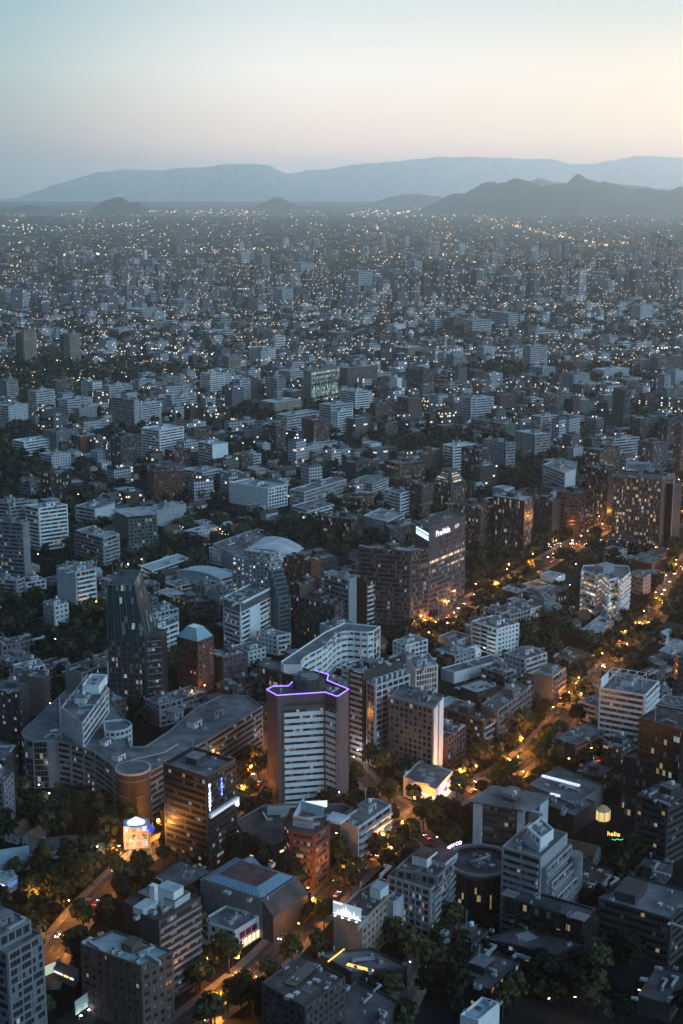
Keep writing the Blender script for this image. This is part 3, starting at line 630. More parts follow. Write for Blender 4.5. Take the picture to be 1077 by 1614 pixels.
b = MB(); b.cyl((q[0], q[1], 27.5), 8.6, 8.6, .9, 28); b.build('drum_parapet', WALL['w'], rC); b = MB(); b.cyl((q[0], q[1], 28.4), 7.9, 7.9, .06, 28); b.build('drum_roof', ROOF['r'], rC)
b = MB(); q = local(rC, at(*full('P5', 372, 555), 25)); b.tube((q[0], q[1], 25), (q[0], q[1], 47), .45, 8, .3); b.build('mast', METAL, rC)
# roof walkway rib
b = MB(); pl = [local(rC, at(*full('P5', x, y), 25.2)) for x, y in ((790, 690), (900, 665), (1000, 640), (1080, 590))]
for a, c in zip(pl, pl[1:]): b.tube((*a, 25.5), (*c, 25.5), .35, 5)
b.build('roof_pipe', METAL, rC)
# diagonal-striped block rising behind the crescent
r, P, h = bl('white-striped block behind the crescent', 'white diagonal-striped block with crowded roof plant rising behind the crescent', 'P5', (498, 470), (372, 375), (655, 255), 38, wk='w', st=('blank', 'band'), rk='r', n=12, lift=True, gk='k', fh=3.6)
Q = sub(r, 'P5', (600, 245), (500, 240), (652, 175), 42, 38, wk='W', st=('blank', 'blank'), n=2, rk='b')
# round bay of it
q = at(*full('P5', 690, 470), 30); pts = [(q[0] + 9 * math.cos(a), q[1] + 9 * math.sin(a)) for a in np.linspace(R(-110), R(70), 12)] + [(q[0] - 6, q[1] + 6)]
W_ = [local(r, p) for p in pts]
if area(W_) < 0: W_ = W_[::-1]
tier(r, W_, 0, 29, 'w', 'band', 3.3, 'f', 'r', 1.0, hero=False)
# glass tower with tapering crown
ft = full('P5', 790, 395); hb = 43.0
A = at(170, 1010, hb); B = at(230, 1013, hb)
base = [A, B, (B[0] + 5, B[1] + 20), (A[0] + 5, A[1] + 20)]
rT, P = newbuilding('glass_tower', base, 80, 'dark gridded glass tower with a tapering glass crown, floors partly lit', 'tower', None, 'glass tower with the tapering crown')
tier(rT, P, 0, hb, 'D', ['grid', 'band', 'blank', 'blank'], 3.3, 's', 'd', 0, hero=True, step=3.3)
cc = np.mean(np.array(P), axis=0); hc = 80.5
topA = [(P[0][0] + .5, P[0][1] + 3), (P[0][0] + 16, P[0][1] + 3), (P[3][0] + 13.0, P[3][1] - 2), (P[3][0] + 1, P[3][1] - 2)]
b = MB(); 
for i in range(4):
    j = (i + 1) % 4; p0, p1, q1, q0 = np.array((*P[i], hb)), np.array((*P[j], hb)), np.array((*topA[j], hc - (4.5 if j in (0, 1) else 0))), np.array((*topA[i], hc - (4.5 if i in (0, 1) else 0)))
    for s in range(9):
        t0, t1 = s / 9, (s + 1) / 9; b.face([tuple(p0 + (q0 - p0) * t0), tuple(p1 + (q1 - p1) * t0), tuple(p1 + (q1 - p1) * t1), tuple(p0 + (q0 - p0) * t1)], uv=[(0, s + .1), (18, s + .1), (17, s + .9), (0, s + .9)])
    rb = MB()
    for t in np.linspace(0, 1, 6): rb.tube(tuple(p0 + (p1 - p0) * t), tuple(q0 + (q1 - q0) * t), .3 if t in (0, 1) else .16)
    rb.tube(tuple(q0), tuple(q1), .35); rb.build('crown_rib', WALL['E'], rT)
b.build('crown_glass', GL['t'], rT)
b = MB(); b.face([(*topA[0], hc - 4.6), (*topA[1], hc - 4.6), (*topA[2], hc - .1), (*topA[3], hc - .1)]); b.build('crown_roof', ROOF['d'], rT)
# side wing with lit ledges
W_ = [(P[1][0] + .1, P[1][1] + 2), (P[1][0] + 8, P[1][1] + 5), (P[1][0] + 10, P[1][1] + 18), (P[1][0] + .1, P[1][1] + 18)]
tier(rT, W_, 0, 45, 'K', ['band', 'blank', 'blank', 'blank'], 3.3, 's', 'd', .8, hero=False)
for z in range(3, 45, 4): b = MB(); b.box((P[1][0] + 4.3, P[1][1] + 3.1, z), (8.6, .4, .25), R(20)); b.build('floor_ledge', METAL, rT)
W_ = [(P[0][0] - 8, P[0][1] + 3), (P[0][0] - .1, P[0][1] + 3), (P[0][0] - .1, P[0][1] + 16), (P[0][0] - 8, P[0][1] + 16)]
# brick block with glass pyramid
r, P, h = bl('brick block with the glass pyramid roof', 'brick block crowned by a pale blue glass pyramid', 'F', (838, 735), (752, 712), (905, 708), base=965, wk='B', st=('punch', 'punch'), rk='d', n=0, lift=False, gk='s', parapet=.5)
cc = np.mean(np.array(P), axis=0); t_ = [tuple(cc + (np.array(p) - cc) * .42) for p in P]; b = MB()
for i in range(4): j = (i + 1) % 4; b.face([(*P[i], h + .5), (*P[j], h + .5), (*t_[j], h + 7), (*t_[i], h + 7)])
b.face([(*p, h + 7) for p in t_]); b.build('glass_pyramid', surf('pale_glass_roof', (.20, .42, .50), rough=.25, amt=.2), r)
for i in range(4):
    j = (i + 1) % 4; b = MB()
    for t in np.linspace(0, 1, 7): b.tube((*(np.array(P[i]) * (1 - t) + np.array(P[j]) * t), h + .55), (*(np.array(t_[i]) * (1 - t) + np.array(t_[j]) * t), h + 7.05), .12, 4)
    b.build('pyramid_ribs', WHITEM, r)
# blue-neon office
r, P, h = bl('black office with vertical blue neon', 'black office cube with a vertical blue neon sign on its front corner', 'C', (880, 622), (695, 562), (1000, 548), 44, wk='K', st=('band', 'band'), rk='r', n=4, lift=True, gk='k', parapet=2.2, liftw='D')
rNEON, PNEON = r, P
b = MB(); A, B = np.array(P[0]), np.array(P[1]); u_ = (B - A) / np.linalg.norm(B - A); n_ = np.array((u_[1], -u_[0])); L_ = np.linalg.norm(B - A)
a, c = A + n_ * 1.8 - u_ * .5, B + n_ * 1.8
b.prism([tuple(a), tuple(c), tuple(B), tuple(A)], 26.5, 28.2, bottom=True); o = b.build('white_cornice', WALL['W'], r)
for k in range(9): t = (k + .5) / 9; b = MB(); p = A + u_ * L_ * t + n_ * 1.86; b.box((p[0], p[1], 27.35), (L_ / 9 - .3, .08, 1.3), math.atan2(u_[1], u_[0])); b.build('cornice_panel', emit('cornice_glow', (.92, .92, 1), .55), r)
b = MB(); p = B + n_ * .6; b.box((p[0], p[1], 25), (1.2, .8, 2.6)); b.build('projecting_sign', E_WH, r)
# neon glyph columns (vertical letters, too blurred to read as words)
for (t, m_, s, z0, ch) in ((.04, E_BLUEW, 1.7, 41.6, 'OIOOODI'), (.46, E_BLUE, 1.5, 40.8, 'TANIA')):
    for k in range(len(ch)):
        b = MB(); p = A + u_ * (L_ * t) + n_ * .6; zz = z0 - k * (s * 1.12)
        if ch[k] in 'OD':
            for q in range(8):
                a0, a1 = q * math.pi / 4, (q + 1) * math.pi / 4; b.tube((*(p + u_ * s * .38 * math.cos(a0)), zz + s * .42 * math.sin(a0)), (*(p + u_ * s * .38 * math.cos(a1)), zz + s * .42 * math.sin(a1)), .16, 5)
        elif ch[k] == 'S':
            pts_ = [(.35, .4), (-.3, .4), (-.3, .05), (.3, -.05), (.3, -.4), (-.35, -.4)]
            for (x0, y0), (x1, y1) in zip(pts_, pts_[1:]): b.tube((*(p + u_ * s * x0), zz + s * y0), (*(p + u_ * s * x1), zz + s * y1), .16, 5)
        elif ch[k] == 'A':
            for (x0, y0), (x1, y1) in (((-.35, -.42), (0, .42)), ((.35, -.42), (0, .42)), ((-.2, -.1), (.2, -.1))): b.tube((*(p + u_ * s * x0), zz + s * y0), (*(p + u_ * s * x1), zz + s * y1), .16, 5)
        elif ch[k] == 'N':
            for (x0, y0), (x1, y1) in (((-.3, -.42), (-.3, .42)), ((-.3, .42), (.3, -.42)), ((.3, -.42), (.3, .42))): b.tube((*(p + u_ * s * x0), zz + s * y0), (*(p + u_ * s * x1), zz + s * y1), .14, 5)
        elif ch[k] == 'T':
            for (x0, y0), (x1, y1) in (((-.38, .42), (.38, .42)), ((0, .42), (0, -.42))): b.tube((*(p + u_ * s * x0), zz + s * y0), (*(p + u_ * s * x1), zz + s * y1), .15, 5)
        else: b.tube((*p, zz - s * .42), (*p, zz + s * .42), .16, 5)
        b.build('neon_letter', m_, r)
# hexagonal tower with violet rim
hexpts = [(190, 352), (235, 377), (256, 375), (438, 363), (486, 380), (496, 378), (538, 350), (446, 312), (452, 288), (395, 270), (325, 272), (300, 318), (283, 336), (215, 338)]
rH, PH = poly('brick tower with the violet neon rim', 'tall brick tower with white window bands and a violet neon line round its roof', 'D', hexpts, 57, 'M', ['blank', 'blank', 'rib', 'rib', 'blank', 'blank'] + ['blank'] * 8, 3.35, 'n', 'd', 0, name='neon_rim_tower', parapet=1.1, blanktop=2, sp2='W')
b = MB()
for i in range(len(PH)):
    j = (i + 1) % len(PH)
    if i in (9, 10): continue
    b.tube((*PH[i], 58.3), (*PH[j], 58.3), .26, 6)
b.build('neon_rim', E_NEON, rH)
for k in (1,):                          # blind top storeys with dark slots
    for e in (2, 3):
        A, B = np.array(PH[e]), np.array(PH[e + 1]); u_ = (B - A) / np.linalg.norm(B - A); n_ = np.array((u_[1], -u_[0])); L_ = np.linalg.norm(B - A)
        b = MB(); p0, p1 = A + u_ * .8, B - u_ * .8; b.prism([tuple(p0 + n_ * .12), tuple(p1 + n_ * .12), tuple(p1), tuple(p0)], 48.9 + k * 3.2, 50.7 + k * 3.2, bottom=True); b.build('louvre_band', WALL['D'], rH)
c_ = local(rH, at(*full('D', 385, 312), 60)); c1 = (c_[0] - 2, c_[1] + 1)
pts = [(c1[0] + 8.0 * math.cos(a), c1[1] + 6.5 * math.sin(a)) for a in np.linspace(0, 2 * math.pi, 9)[:-1]]
b = MB(); b.prism(pts, 57, 62); b.build('plant_drum', WALL['D'], rH)
b = MB(); b.prism([(x * .6 + c1[0] * .4, y * .6 + c1[1] * .4) for x, y in pts], 62, 63.6); b.build('plant_drum_top', WALL['G'], rH)
rtop(rH, 'D', [(300, 330, 'ac', 1.3), (340, 345, 'ac', 1.2), (480, 350, 'duct', 1), (455, 345, 'ac', 1.2), (250, 355, 'vent', 1.4), (400, 335, 'hatch', 1.4)], 57)
for dx in (-3, 2, 5): inst('antenna', ME_ANT, rH, (c1[0] + dx, c1[1] - 2, 62), 0, (.9, .9, .9))
# podium of the tower
rP, PP = poly('low podium below the neon-rim tower', 'low dark podium with shops, wrapped round the foot of the violet-rimmed tower', 'D', [(60, 900), (110, 985), (230, 1000), (420, 930), (560, 850), (520, 830), (340, 830), (180, 835)], 9, 'G', 'blank', n=12, name='podium', parapet=.8, rk='d')
b = MB(); q = local(rP, at(*full('D', 400, 828), 14)); b.box((q[0], q[1], 14), (10.5, .5, 3.2), R(6)); b.build('lit_sign_panel', E_PANEL, rP)
b = MB(); b.box((q[0] - 4, q[1] + .6, 11), (.3, .3, 5)); b.box((q[0] + 4, q[1] + .6, 11), (.3, .3, 5)); b.build('sign_post', METAL, rP)
b = MB(); q = local(rP, at(*full('D', 255, 862), 10)); b.box((q[0], q[1], 11), (14, 4, 3), R(4)); b.build('roof_pavilion', WALL['C'], rP)
for i in range(0, 3):
    A, B = PP[i], PP[i + 1]
    for t in np.arange(.08, .9, .17): 
        if rnd.random() < .6: wallpanel(rP, PP, i, t, t + .10, *rnd.choice(((3.6, 5.4), (.8, 2.6), (4.4, 5.4))), E_SHOP if rnd.random() < .6 else E_SHOPW, 'shop_window')
# brick corner tower with rounded floors and roof sign
c_ = at(*full('P2', 860, 170), 0); hx = [at(*full('P2', x, y), 25) for x, y in ((725, 0), (760, 45), (905, 72), (990, 10), (1000, -60), (900, -110), (760, -90))]
rM, PM = newbuilding('corner_tower', hx, 25, 'brick corner building with rounded floor bands and an open roof screen with signs', 'building', None, 'brick corner building with the roof sign')
tier(rM, PM, 0, 25, 'B', ['band'] * 7, 3.1, 's', 'm', .9, hero=False, sp2='B'); rooftop(rM, PM, 25, 5, 'N', False)
# roof screens with writing
def sign_text(root, txt, p, ang, size, m, ext=.12, name='letters', tilt=0, arc=None):
    cu = bpy.data.curves.new('txt', 'FONT'); cu.body = txt; cu.size = size; cu.extrude = ext; cu.align_x = 'CENTER'; cu.align_y = 'CENTER'; cu.resolution_u = 3
    t = bpy.data.objects.new('txt', cu); me = bpy.data.meshes.new_from_object(t); bpy.data.objects.remove(t); me.materials.clear(); me.materials.append(m); me.name = name
    o = bpy.data.objects.new(name, me); COL.objects.link(o); o.parent = root; o.location = p; o.rotation_euler = (R(90) + tilt, 0, ang); return o
p0, p1 = local(rM, at(*full('D', 302, 915), 27)), local(rM, at(*full('D', 388, 930), 27)); an = math.atan2(p1[1] - p0[1], p1[0] - p0[0]); L_ = math.hypot(p1[0] - p0[0], p1[1] - p0[1])
SCREEN = surf('pale_screen', (.42, .52, .62), amt=.2)
b = MB(); mc = ((p0[0] + p1[0]) / 2, (p0[1] + p1[1]) / 2); b.box((mc[0], mc[1], 29), (L_, .25, 5), an); b.build('sign_screen', SCREEN, rM)
nx, ny = math.sin(an), -math.cos(an)
sign_text(rM, 'MOMENTO', (mc[0] + nx * .2, mc[1] + ny * .2, 29.8), an, 2.0, WALL['D'], .03)
b = MB(); b.box((mc[0] + nx * .18 - 1, mc[1] + ny * .18, 27.9), (L_ * .55, .06, .35), an); b.build('sign_line', WALL['G'], rM)
for (xa, ya), (xb, yb) in (((302, 915), (335, 850)), ((335, 850), (432, 875)), ((335, 850), (350, 838))):
    a, c = local(rM, at(*full('D', xa, ya), 27)), local(rM, at(*full('D', xb, yb), 27)); b = MB(); b.box(((a[0] + c[0]) / 2, (a[1] + c[1]) / 2, 28.8), (math.hypot(a[0] - c[0], a[1] - c[1]), .2, 4.6), math.atan2(c[1] - a[1], c[0] - a[0])); b.build('roof_screen', SCREEN, rM)
q = [local(rM, at(*full('D', x, y), 25.2)) for x, y in ((440, 900), (500, 915), (545, 885), (470, 865))]; b = MB(); b.prism(q if area(q) > 0 else q[::-1], 25.1, 26); b.build('glazed_lean_to', ROOF['p'], rM)
r, P, h = bl('white-gridded low block right of the roof sign', 'low block with a white balcony grid facing the tree-lined square', 'D', (575, 935), (500, 905), (716, 836), 17, wk='w', st=('blank', 'bal'), rk='r', n=4, lift=True, gk='n')
# ---- centre
wav = [(335, 242), (336, 228), (345, 214), (366, 199), (396, 184), (424, 168), (447, 149), (466, 129), (484, 113), (506, 102), (532, 97), (560, 98), (590, 102), (618, 103), (642, 98), (672, 78), (520, 62), (440, 100), (250, 228), (262, 242)]
poly('white wavy building', 'white building with a wave-shaped front of horizontal balcony bands', 'D', wav, 27, 'W', ['rib'] * 14 + ['curt'] + ['blank'] * 5, 3.9, 's', 'r', 7, hero=False, name='wavy_building', parapet=.9)
r, P, h = bl('low dark block behind the violet rim', 'low dark flat block left of the wavy building with one lit window', 'D', (340, 300), (150, 245), (372, 262), 22, wk='D', st=('curt', 'curt'), n=4, rk='r', gk='f', lift=False)
r, P, h = bl('slab block with teal rooftop', 'dark slab block with a teal glowing rooftop and white balconies on its left end', 'D', (602, 272), (540, 254), (745, 228), 50, wk='D', st=('band', 'blank'), n=9, rk='d', gk='n', lift=True, sp2='w')
b = MB(); q = local(r, at(*full('D', 590, 262), 50.4)); b.box((q[0], q[1], 50.5), (7, 5, .3), R(50)); b.build('roof_pool', surf('teal_pool_deck', (.05, .32, .38), rough=.3), r)
r, P, h = bl('white-gridded slab in the centre', 'white-gridded slab block with a row of chimneys along its roof', 'D', (650, 332), (614, 312), (797, 282), 45, wk='w', st=('curt', 'grid'), n=5, rk='d', gk='f', lift=False, step=4.4)
for k in range(6): q = np.array(P[0]) + (np.array(P[1]) - np.array(P[0])) * (.1 + .15 * k) + (np.array(P[3]) - np.array(P[0])) * .4; b = MB(); b.box((q[0], q[1], 46.6), (1.5, 2.2, 3.2), R(45)); b.build('chimney', WALL['w'], r)
r, P, h = bl('pale block with white window piers', 'pale office block with white vertical piers beside the grey gridded tower', 'D', (820, 262), (783, 212), (916, 242), 42, wk='w', st=('blank', 'fin'), n=3, rk='l', gk='f', lift=True)
r, P, h = bl('grey gridded tower on the corner', 'grey gridded tower with a narrow white right end above lit corner shops', 'D', (898, 428), (710, 378), (942, 372), base=740, wk='G', st=('grid', 'blank'), n=5, rk='r', gk='f', lift=True, step=3.0)
wallpanel(r, P, 0, .05, .4, 3, h, WALL['W'], 'white_end_wall', .25); wallpanel(r, P, 0, .55, .95, 3, h, WALL['W'], 'white_end_wall', .25)
r, P, h = bl('corner shops under the grey tower', 'white two-storey corner shop with a violet sign strip and bright windows', 'D', (908, 770), (770, 715), (980, 692), 10, wk='W', st=('blank', 'blank'), n=3, rk='r', lift=False, name='corner_shop', parapet=.5)
for t in (.05, .36, .67): wallpanel(r, P, 0, t, t + .26, .5, 3.6, E_SHOPW, 'shop_window')
for t in (.3, .5, .75): wallpanel(r, P, 3, t, t + .12, .5, 3.6, E_SHOP, 'shop_window')
wallpanel(r, P, 0, .08, .94, 6.4, 6.9, E_NEON, 'violet_strip', .3); wallpanel(r, P, 3, .2, .98, 5.2, 6.0, E_SHOPW, 'sign_strip', .3)
# ---- upper left (crop F) and left (crop C)
r, P, h = bl('dark block left of the crescent', 'dark apartment block left of the crescent with four lit windows', 'C', (80, 255), (-30, 240), (118, 205), base=450, wk='D', st=('punch', 'punch'), n=4, rk='r', gk='s')
r, P, h = bl('grey block with round balconies', 'grey block with rounded balconies on its right corner, far left', 'C', (185, 190), (45, 178), (205, 160), base=350, wk='M', st=('blank', 'bal'), n=4, rk='r', gk='f')
r, P, h = bl('low dark block at the left edge', 'low dark block at the left edge below the dark apartment block', 'C', (20, 545), (-60, 520), (76, 475), 17, wk='D', st=('band', 'punch'), n=3, rk='r', gk='f', lift=False)
r, P, h = bl('grey block cut by the left edge', 'grey windowed block cut by the left edge, beside the pitched-roof houses', 'C', (15, 640), (-90, 610), (56, 592), base=870, wk='G', st=('punch', 'punch'), n=3, rk='r', gk='f')
LST = [
 ('white-banded tower upper left', 'tall white-banded apartment tower, upper left, with a pale roof house', 'F', (165, 168), (108, 156), (286, 152), None, 345, 'W', ('terr', 'band'), 'n', 'l', {}),
 ('dark tower at the left edge', 'dark banded tower cut by the left edge, with a black side wall', 'F', (98, 232), (-50, 222), (124, 222), None, 485, 'G', ('band', 'blank'), 'n', 'r', {}),
 ('grey block behind the dark left tower', 'grey banded block at the left edge, behind the dark tower', 'F', (40, 148), (-60, 138), (160, 132), None, 330, 'C', ('band', 'band'), 'n', 'r', {}),
 ('balconied block with rough roof', 'mid-rise balconied block with a cluttered roof, right of the white-banded tower', 'F', (440, 296), (320, 262), (506, 276), None, 410, 'C', ('terr', 'bal'), 'n', 'l', {}),
 ('white balconied tower with lit foot', 'pale tower with white balconies and a bright light at its foot', 'F', (320, 442), (240, 424), (407, 424), None, 612, 'w', ('blank', 'bal'), 'n', 'l', {'balm': WALL['W']}),
 ('grey block at the left edge, middle', 'grey long block at the left edge below the dark tower', 'F', (70, 476), (-60, 462), (106, 464), None, 560, 'C', ('band', 'band'), 'n', 'l', {}),
 ('block with the blank white gable', 'brown block ending in a blank white gable, upper left', 'F', (405, 172), (320, 158), (488, 146), None, 232, 'w', ('band', 'blank'), 'f', 'r', {}),
 ('dark glass block with the thin canopy', 'dark glass office block with a thin raised canopy roof', 'F', (545, 216), (482, 188), (667, 206), None, 335, 'E', ('blank', 'grid'), 'n', 'd', {}),
 ('grey slab behind the canopy block', 'grey blank-walled slab with a long white roof edge', 'F', (665, 180), (612, 168), (790, 148), None, 262, 'C', ('blank', 'blank'), 'f', 'l', {}),
 ('brick gridded block', 'brick gridded office block with a row of small roof lights', 'F', (655, 12), (628, -2), (786, 8), None, 130, 'B', ('punch', 'punch'), 'n', 'd', {}),
 ('black cube office', 'black cube-shaped office with a dim teal roof, upper left', 'F', (215, 20), (174, 12), (302, 8), None, 130, 'K', ('curt', 'curt'), 'k', 'd', {}),
 ('grey twin block left of it', 'grey block with banded floors between the black cube and the left edge', 'F', (130, 55), (85, 45), (175, 42), None, 125, 'G', ('band', 'band'), 'n', 'd', {}),
 ('long white school block', 'long low white block with ribbon windows above the bright yard', 'F', (648, 432), (600, 410), (806, 380), None, 468, 'W', ('band', 'band'), 'f', 'b', {}),
 ('white block with tall chimney', 'white balconied block with a round tank, right of the glass tower', 'F', (640, 696), (612, 668), (757, 652), None, 800, 'W', ('blank', 'bal'), 'f', 'r', {}),
 ('terraced brick house block', 'terraced brick and glass block with slanting roofs, right of the long white block', 'F', (720, 545), (658, 520), (800, 528), None, 600, 'B', ('band', 'band'), 'f', 'b', {}),
 ('brown terraced block', 'brown terraced block with pale balcony lines beside the white striped tower', 'F', (800, 568), (735, 545), (912, 562), None, 640, 'N', ('band', 'terr'), 'f', 'r', {}),
 ('small white house left of the glass tower', 'small white balconied house among the dark trees left of the glass tower', 'F', (230, 585), (185, 565), (290, 570), None, 665, 'w', ('punch', 'punch'), 'f', 'r', {}),
 ('pale glass-front block', 'pale low block with blue roof left of the white office slab', 'F', (950, 350), (890, 335), (1050, 318), None, 412, 'W', ('punch', 'punch'), 'n', 'b', {}),
 ('small teal-roofed annex', 'small white annex with a teal roof among the lit trees', 'F', (845, 268), (778, 262), (932, 245), None, 308, 'w', ('band', 'punch'), 'f', 'b', {}),
 # crop G
 ('white marble block', 'pale marble-clad block with a large blank front and lit glass corner', 'G', (195, 85), (30, 58), (277, 68), None, 170, 'W', ('blank', 'grid'), 's', 'l', {}),
 ('long finned hall', 'long low hall with slender fins and a plain grey roof', 'G', (350, 98), (288, 88), (528, 44), None, 158, 'w', ('fin', 'fin'), 's', 'r', {}),
 ('low white ribbon-window block', 'low white block with bright ribbon windows in front of the finned hall', 'G', (375, 178), (296, 156), (474, 150), None, 222, 'W', ('band', 'band'), 'c', 'r', {}),
 ('dark finned office', 'dark office with tall thin fins and a black roof beside the park', 'G', (548, 216), (420, 202), (592, 192), None, 306, 'K', ('fin', 'fin'), 's', 'd', {}),
 ('green copper roof block', 'pale block with a green copper roof, right of the finned hall', 'G', (640, 62), (548, 48), (706, 38), None, 110, 'w', ('grid', 'band'), 'n', 'g', {}),
 ('dark ribbon block with rounded corner', 'dark low office with lit ribbon windows under the green-roofed block', 'G', (590, 130), (502, 118), (648, 112), None, 185, 'K', ('band', 'band'), 'y', 'm', {}),
 ('white striped office slab', 'white striped office slab with lit top and ground floors, upper centre', 'G', (758, 106), (690, 88), (842, 80), None, 205, 'W', ('band', 'band'), 's', 'l', {}),
 ('brown tower behind the striped slab', 'tall brown brick tower behind the white striped slab', 'G', (850, 72), (716, 40), (897, 60), None, 205, 'N', ('punch', 'punch'), 's', 'm', {}),
 ('grey low block by the park', 'grey low mixed block with white party walls left of the named tower', 'G', (700, 225), (598, 200), (775, 190), None, 300, 'w', ('punch', 'band'), 'f', 'l', {}),
 ('brown low block left of the named tower', 'brown low block with a pale roof just left of the navy tower', 'G', (715, 258), (690, 235), (830, 232), None, 330, 'N', ('blank', 'grid'), 'n', 'r', {}),
 ('tall brown balconied tower', 'tall brown tower with dark balcony fronts and a crowded white roof', 'G', (800, 352), (580, 335), (880, 338), None, 700, 'N', ('bal', 'grid'), 'f', 'l', {'balm': WALL['M'], 'step': 6}),
 ('brick tower with white balcony bands', 'brick tower with a blank left wall and white balcony bands at right', 'G', (614, 482), (564, 462), (696, 458), 36, None, 'B', ('blank', 'terr'), 's', 'm', {'balm': WALL['W']}),
 ('grey banded tower beside the brick one', 'grey banded tower left of the brick tower with white bands', 'G', (540, 476), (434, 446), (572, 458), 40, None, 'C', ('band', 'blank'), 'n', 'l', {}),
 ('brick block with warm lit edge', 'squat brick block with a warm lit slit, behind the stepped glass block', 'G', (380, 395), (262, 378), (420, 372), 42, None, 'B', ('punch', 'blank'), 's', 'm', {}),
 ('dark square block behind the brick one', 'dark square block with a pale roof rim, left of the grey banded tower', 'G', (395, 388), (330, 350), (490, 372), 30, None, 'D', ('blank', 'punch'), 'f', 'r', {}),
 ('dark block before the banded tower', 'dark low block with glass bays in front of the grey banded tower', 'G', (480, 585), (308, 540), (520, 555), 26, None, 'N', ('grid', 'grid'), 'n', 'd', {}),
 ('brown low block with pale coping', 'brown low block with pale coping left of the dark square block', 'G', (330, 498), (305, 482), (412, 470), 34, None, 'N', ('blank', 'blank'), 'f', 'r', {}),
 ('small white balconied block', 'small white balconied block beside the white striped tower, behind the neon rim', 'G', (235, 712), (145, 690), (292, 700), None, 790, 'W', ('punch', 'bal'), 's', 'r', {}),
 # crop H
 ('dark teal glass tower', 'dark teal-topped tower, upper right of centre', 'H', (380, 142), (246, 120), (421, 120), None, 372, 'K', ('curt', 'curt'), 's', 'b', {}),
 ('brown lit tower', 'brown tower with rows of bright windows left of the dark teal tower', 'H', (190, 172), (68, 155), (246, 152), None, 350, 'N', ('grid', 'punch'), 's', 'm', {}),
 ('narrow dark tower right of teal one', 'narrow dark tower with a pale right end, right of the teal-topped tower', 'H', (505, 150), (415, 132), (542, 132), None, 320, 'D', ('grid', 'blank'), 's', 'd', {}),
 ('black slab with scattered lights', 'black slab tower with scattered lit windows left of the big gridded tower', 'H', (750, 5), (650, -10), (785, -5), None, 235, 'K', ('grid', 'blank'), 's', 'd', {}),
 ('low white villa block', 'low white walled block in the car park, right of the orange crossing', 'H', (432, 528), (370, 505), (498, 508), None, 552, 'W', ('blank', 'blank'), 'f', 'r', {}),
 ('flat white house', 'flat white-roofed house behind the low white walled block', 'H', (520, 478), (450, 462), (560, 462), None, 500, 'W', ('blank', 'blank'), 'f', 'l', {}),
 ('brown house row right of zigzag', 'brown-red house block directly right of the white zigzag building', 'H', (940, 420), (848, 395), (985, 385), None, 470, 'B', ('blank', 'blank'), 'f', 'r', {}),
 ('grey columned block below it', 'grey block with tall window slots right of the white zigzag building', 'H', (905, 480), (850, 462), (935, 462), None, 555, 'C', ('fin', 'fin'), 'f', 'r', {}),
 ('low dark lit block', 'low dark block with a white lit window under the big gridded tower', 'H', (900, 318), (735, 310), (918, 300), None, 362, 'D', ('band', 'band'), 'n', 'r', {}),
 ('pale slab behind the teal tower', 'pale slab block behind the teal-topped tower, with a white roof', 'H', (560, 20), (462, -18), (606, 0), None, 120, 'w', ('band', 'blank'), 'f', 'l', {}),
 # crop E
 ('white punched-window block', 'white eight-storey block with small square windows beside the orange crossing', 'E', (262, 92), (150, 56), (357, 66), None, 208, 'W', ('bal', 'punch'), 'n', 'r', {'alt': 1}),
 ('low block with big white walls', 'low building with large blank white walls in front of the punched-window block', 'E', (72, 282), (15, 262), (290, 222), None, 328, 'W', ('blank', 'blank'), 'f', 'r', {}),
 ('maroon-roofed balcony block', 'brown apartment block with a maroon roof and white corner balconies', 'E', (200, 502), (28, 440), (262, 466), None, 625, 'N', ('band', 'terr'), 's', 'm', {'balm': WALL['w']}),
 ('long terraced block behind it', 'long grey terraced block behind the maroon-roofed one', 'E', (262, 452), (190, 425), (410, 346), 20, None, 'G', ('blank', 'terr'), 'n', 'r', {}),
 ('beige corner block by the lit street', 'beige corner block with dark balconies above the orange-lit side street', 'E', (502, 304), (426, 284), (560, 262), None, 445, 'T', ('blank', 'bal'), 'f', 'l', {'balm': WALL['M']}),
 ('colonial house with lit arches', 'old tiled house with a row of arched windows along the side street', 'E', (630, 248), (520, 208), (680, 205), None, 285, 'T', ('punch', 'punch'), 's', 't', {}),
 ('blue-roofed long house', 'long low house with a blue metal roof beside the tree-lined street', 'E', (690, 118), (632, 90), (772, 52), None, 150, 'C', ('blank', 'band'), 'f', 'b', {}),
 ('small white house with porch', 'small white house with a bright wall behind the low block', 'E', (420, 205), (358, 190), (455, 178), None, 240, 'W', ('punch', 'punch'), 's', 'l', {}),
 ('white-banded tower with roof pergola', 'white-banded apartment tower with a frame pergola on its roof', 'E', (910, 384), (710, 350), (970, 322), 33, None, 'W', ('band', 'terr'), 'n', 'r', {}),
 ('plain-walled block below the crossing', 'block with a blank mauve side wall below the orange crossing', 'E', (602, 600), (508, 568), (740, 528), None, 672, 'M', ('blank', 'band'), 'f', 'r', {}),
 ('flat block under the pergola tower', 'flat-roofed block with a lit window column under the pergola tower', 'E', (800, 618), (722, 592), (862, 574), None, 715, 'D', ('band', 'band'), 's', 'r', {}),
 ('low supermarket with bright roof strip', 'wide low building with a bright white strip across its roof', 'E', (600, 862), (400, 772), (728, 778), 10, None, 'G', ('blank', 'blank'), 'f', 'r', {}),
 ('low hall behind the dark balcony block', 'low dark hall between the balcony block and the glowing glass pavilion', 'E', (600, 912), (478, 862), (690, 850), 9, None, 'D', ('blank', 'blank'), 'f', 'r', {}),
 ('dark balcony block with pale end piers', 'dark apartment block with pale end piers and a wide overhanging roof', 'E', (400, 892), (165, 852), (476, 832), 27, None, 'D', ('band', 'blank'), 'f', 'r', {}),
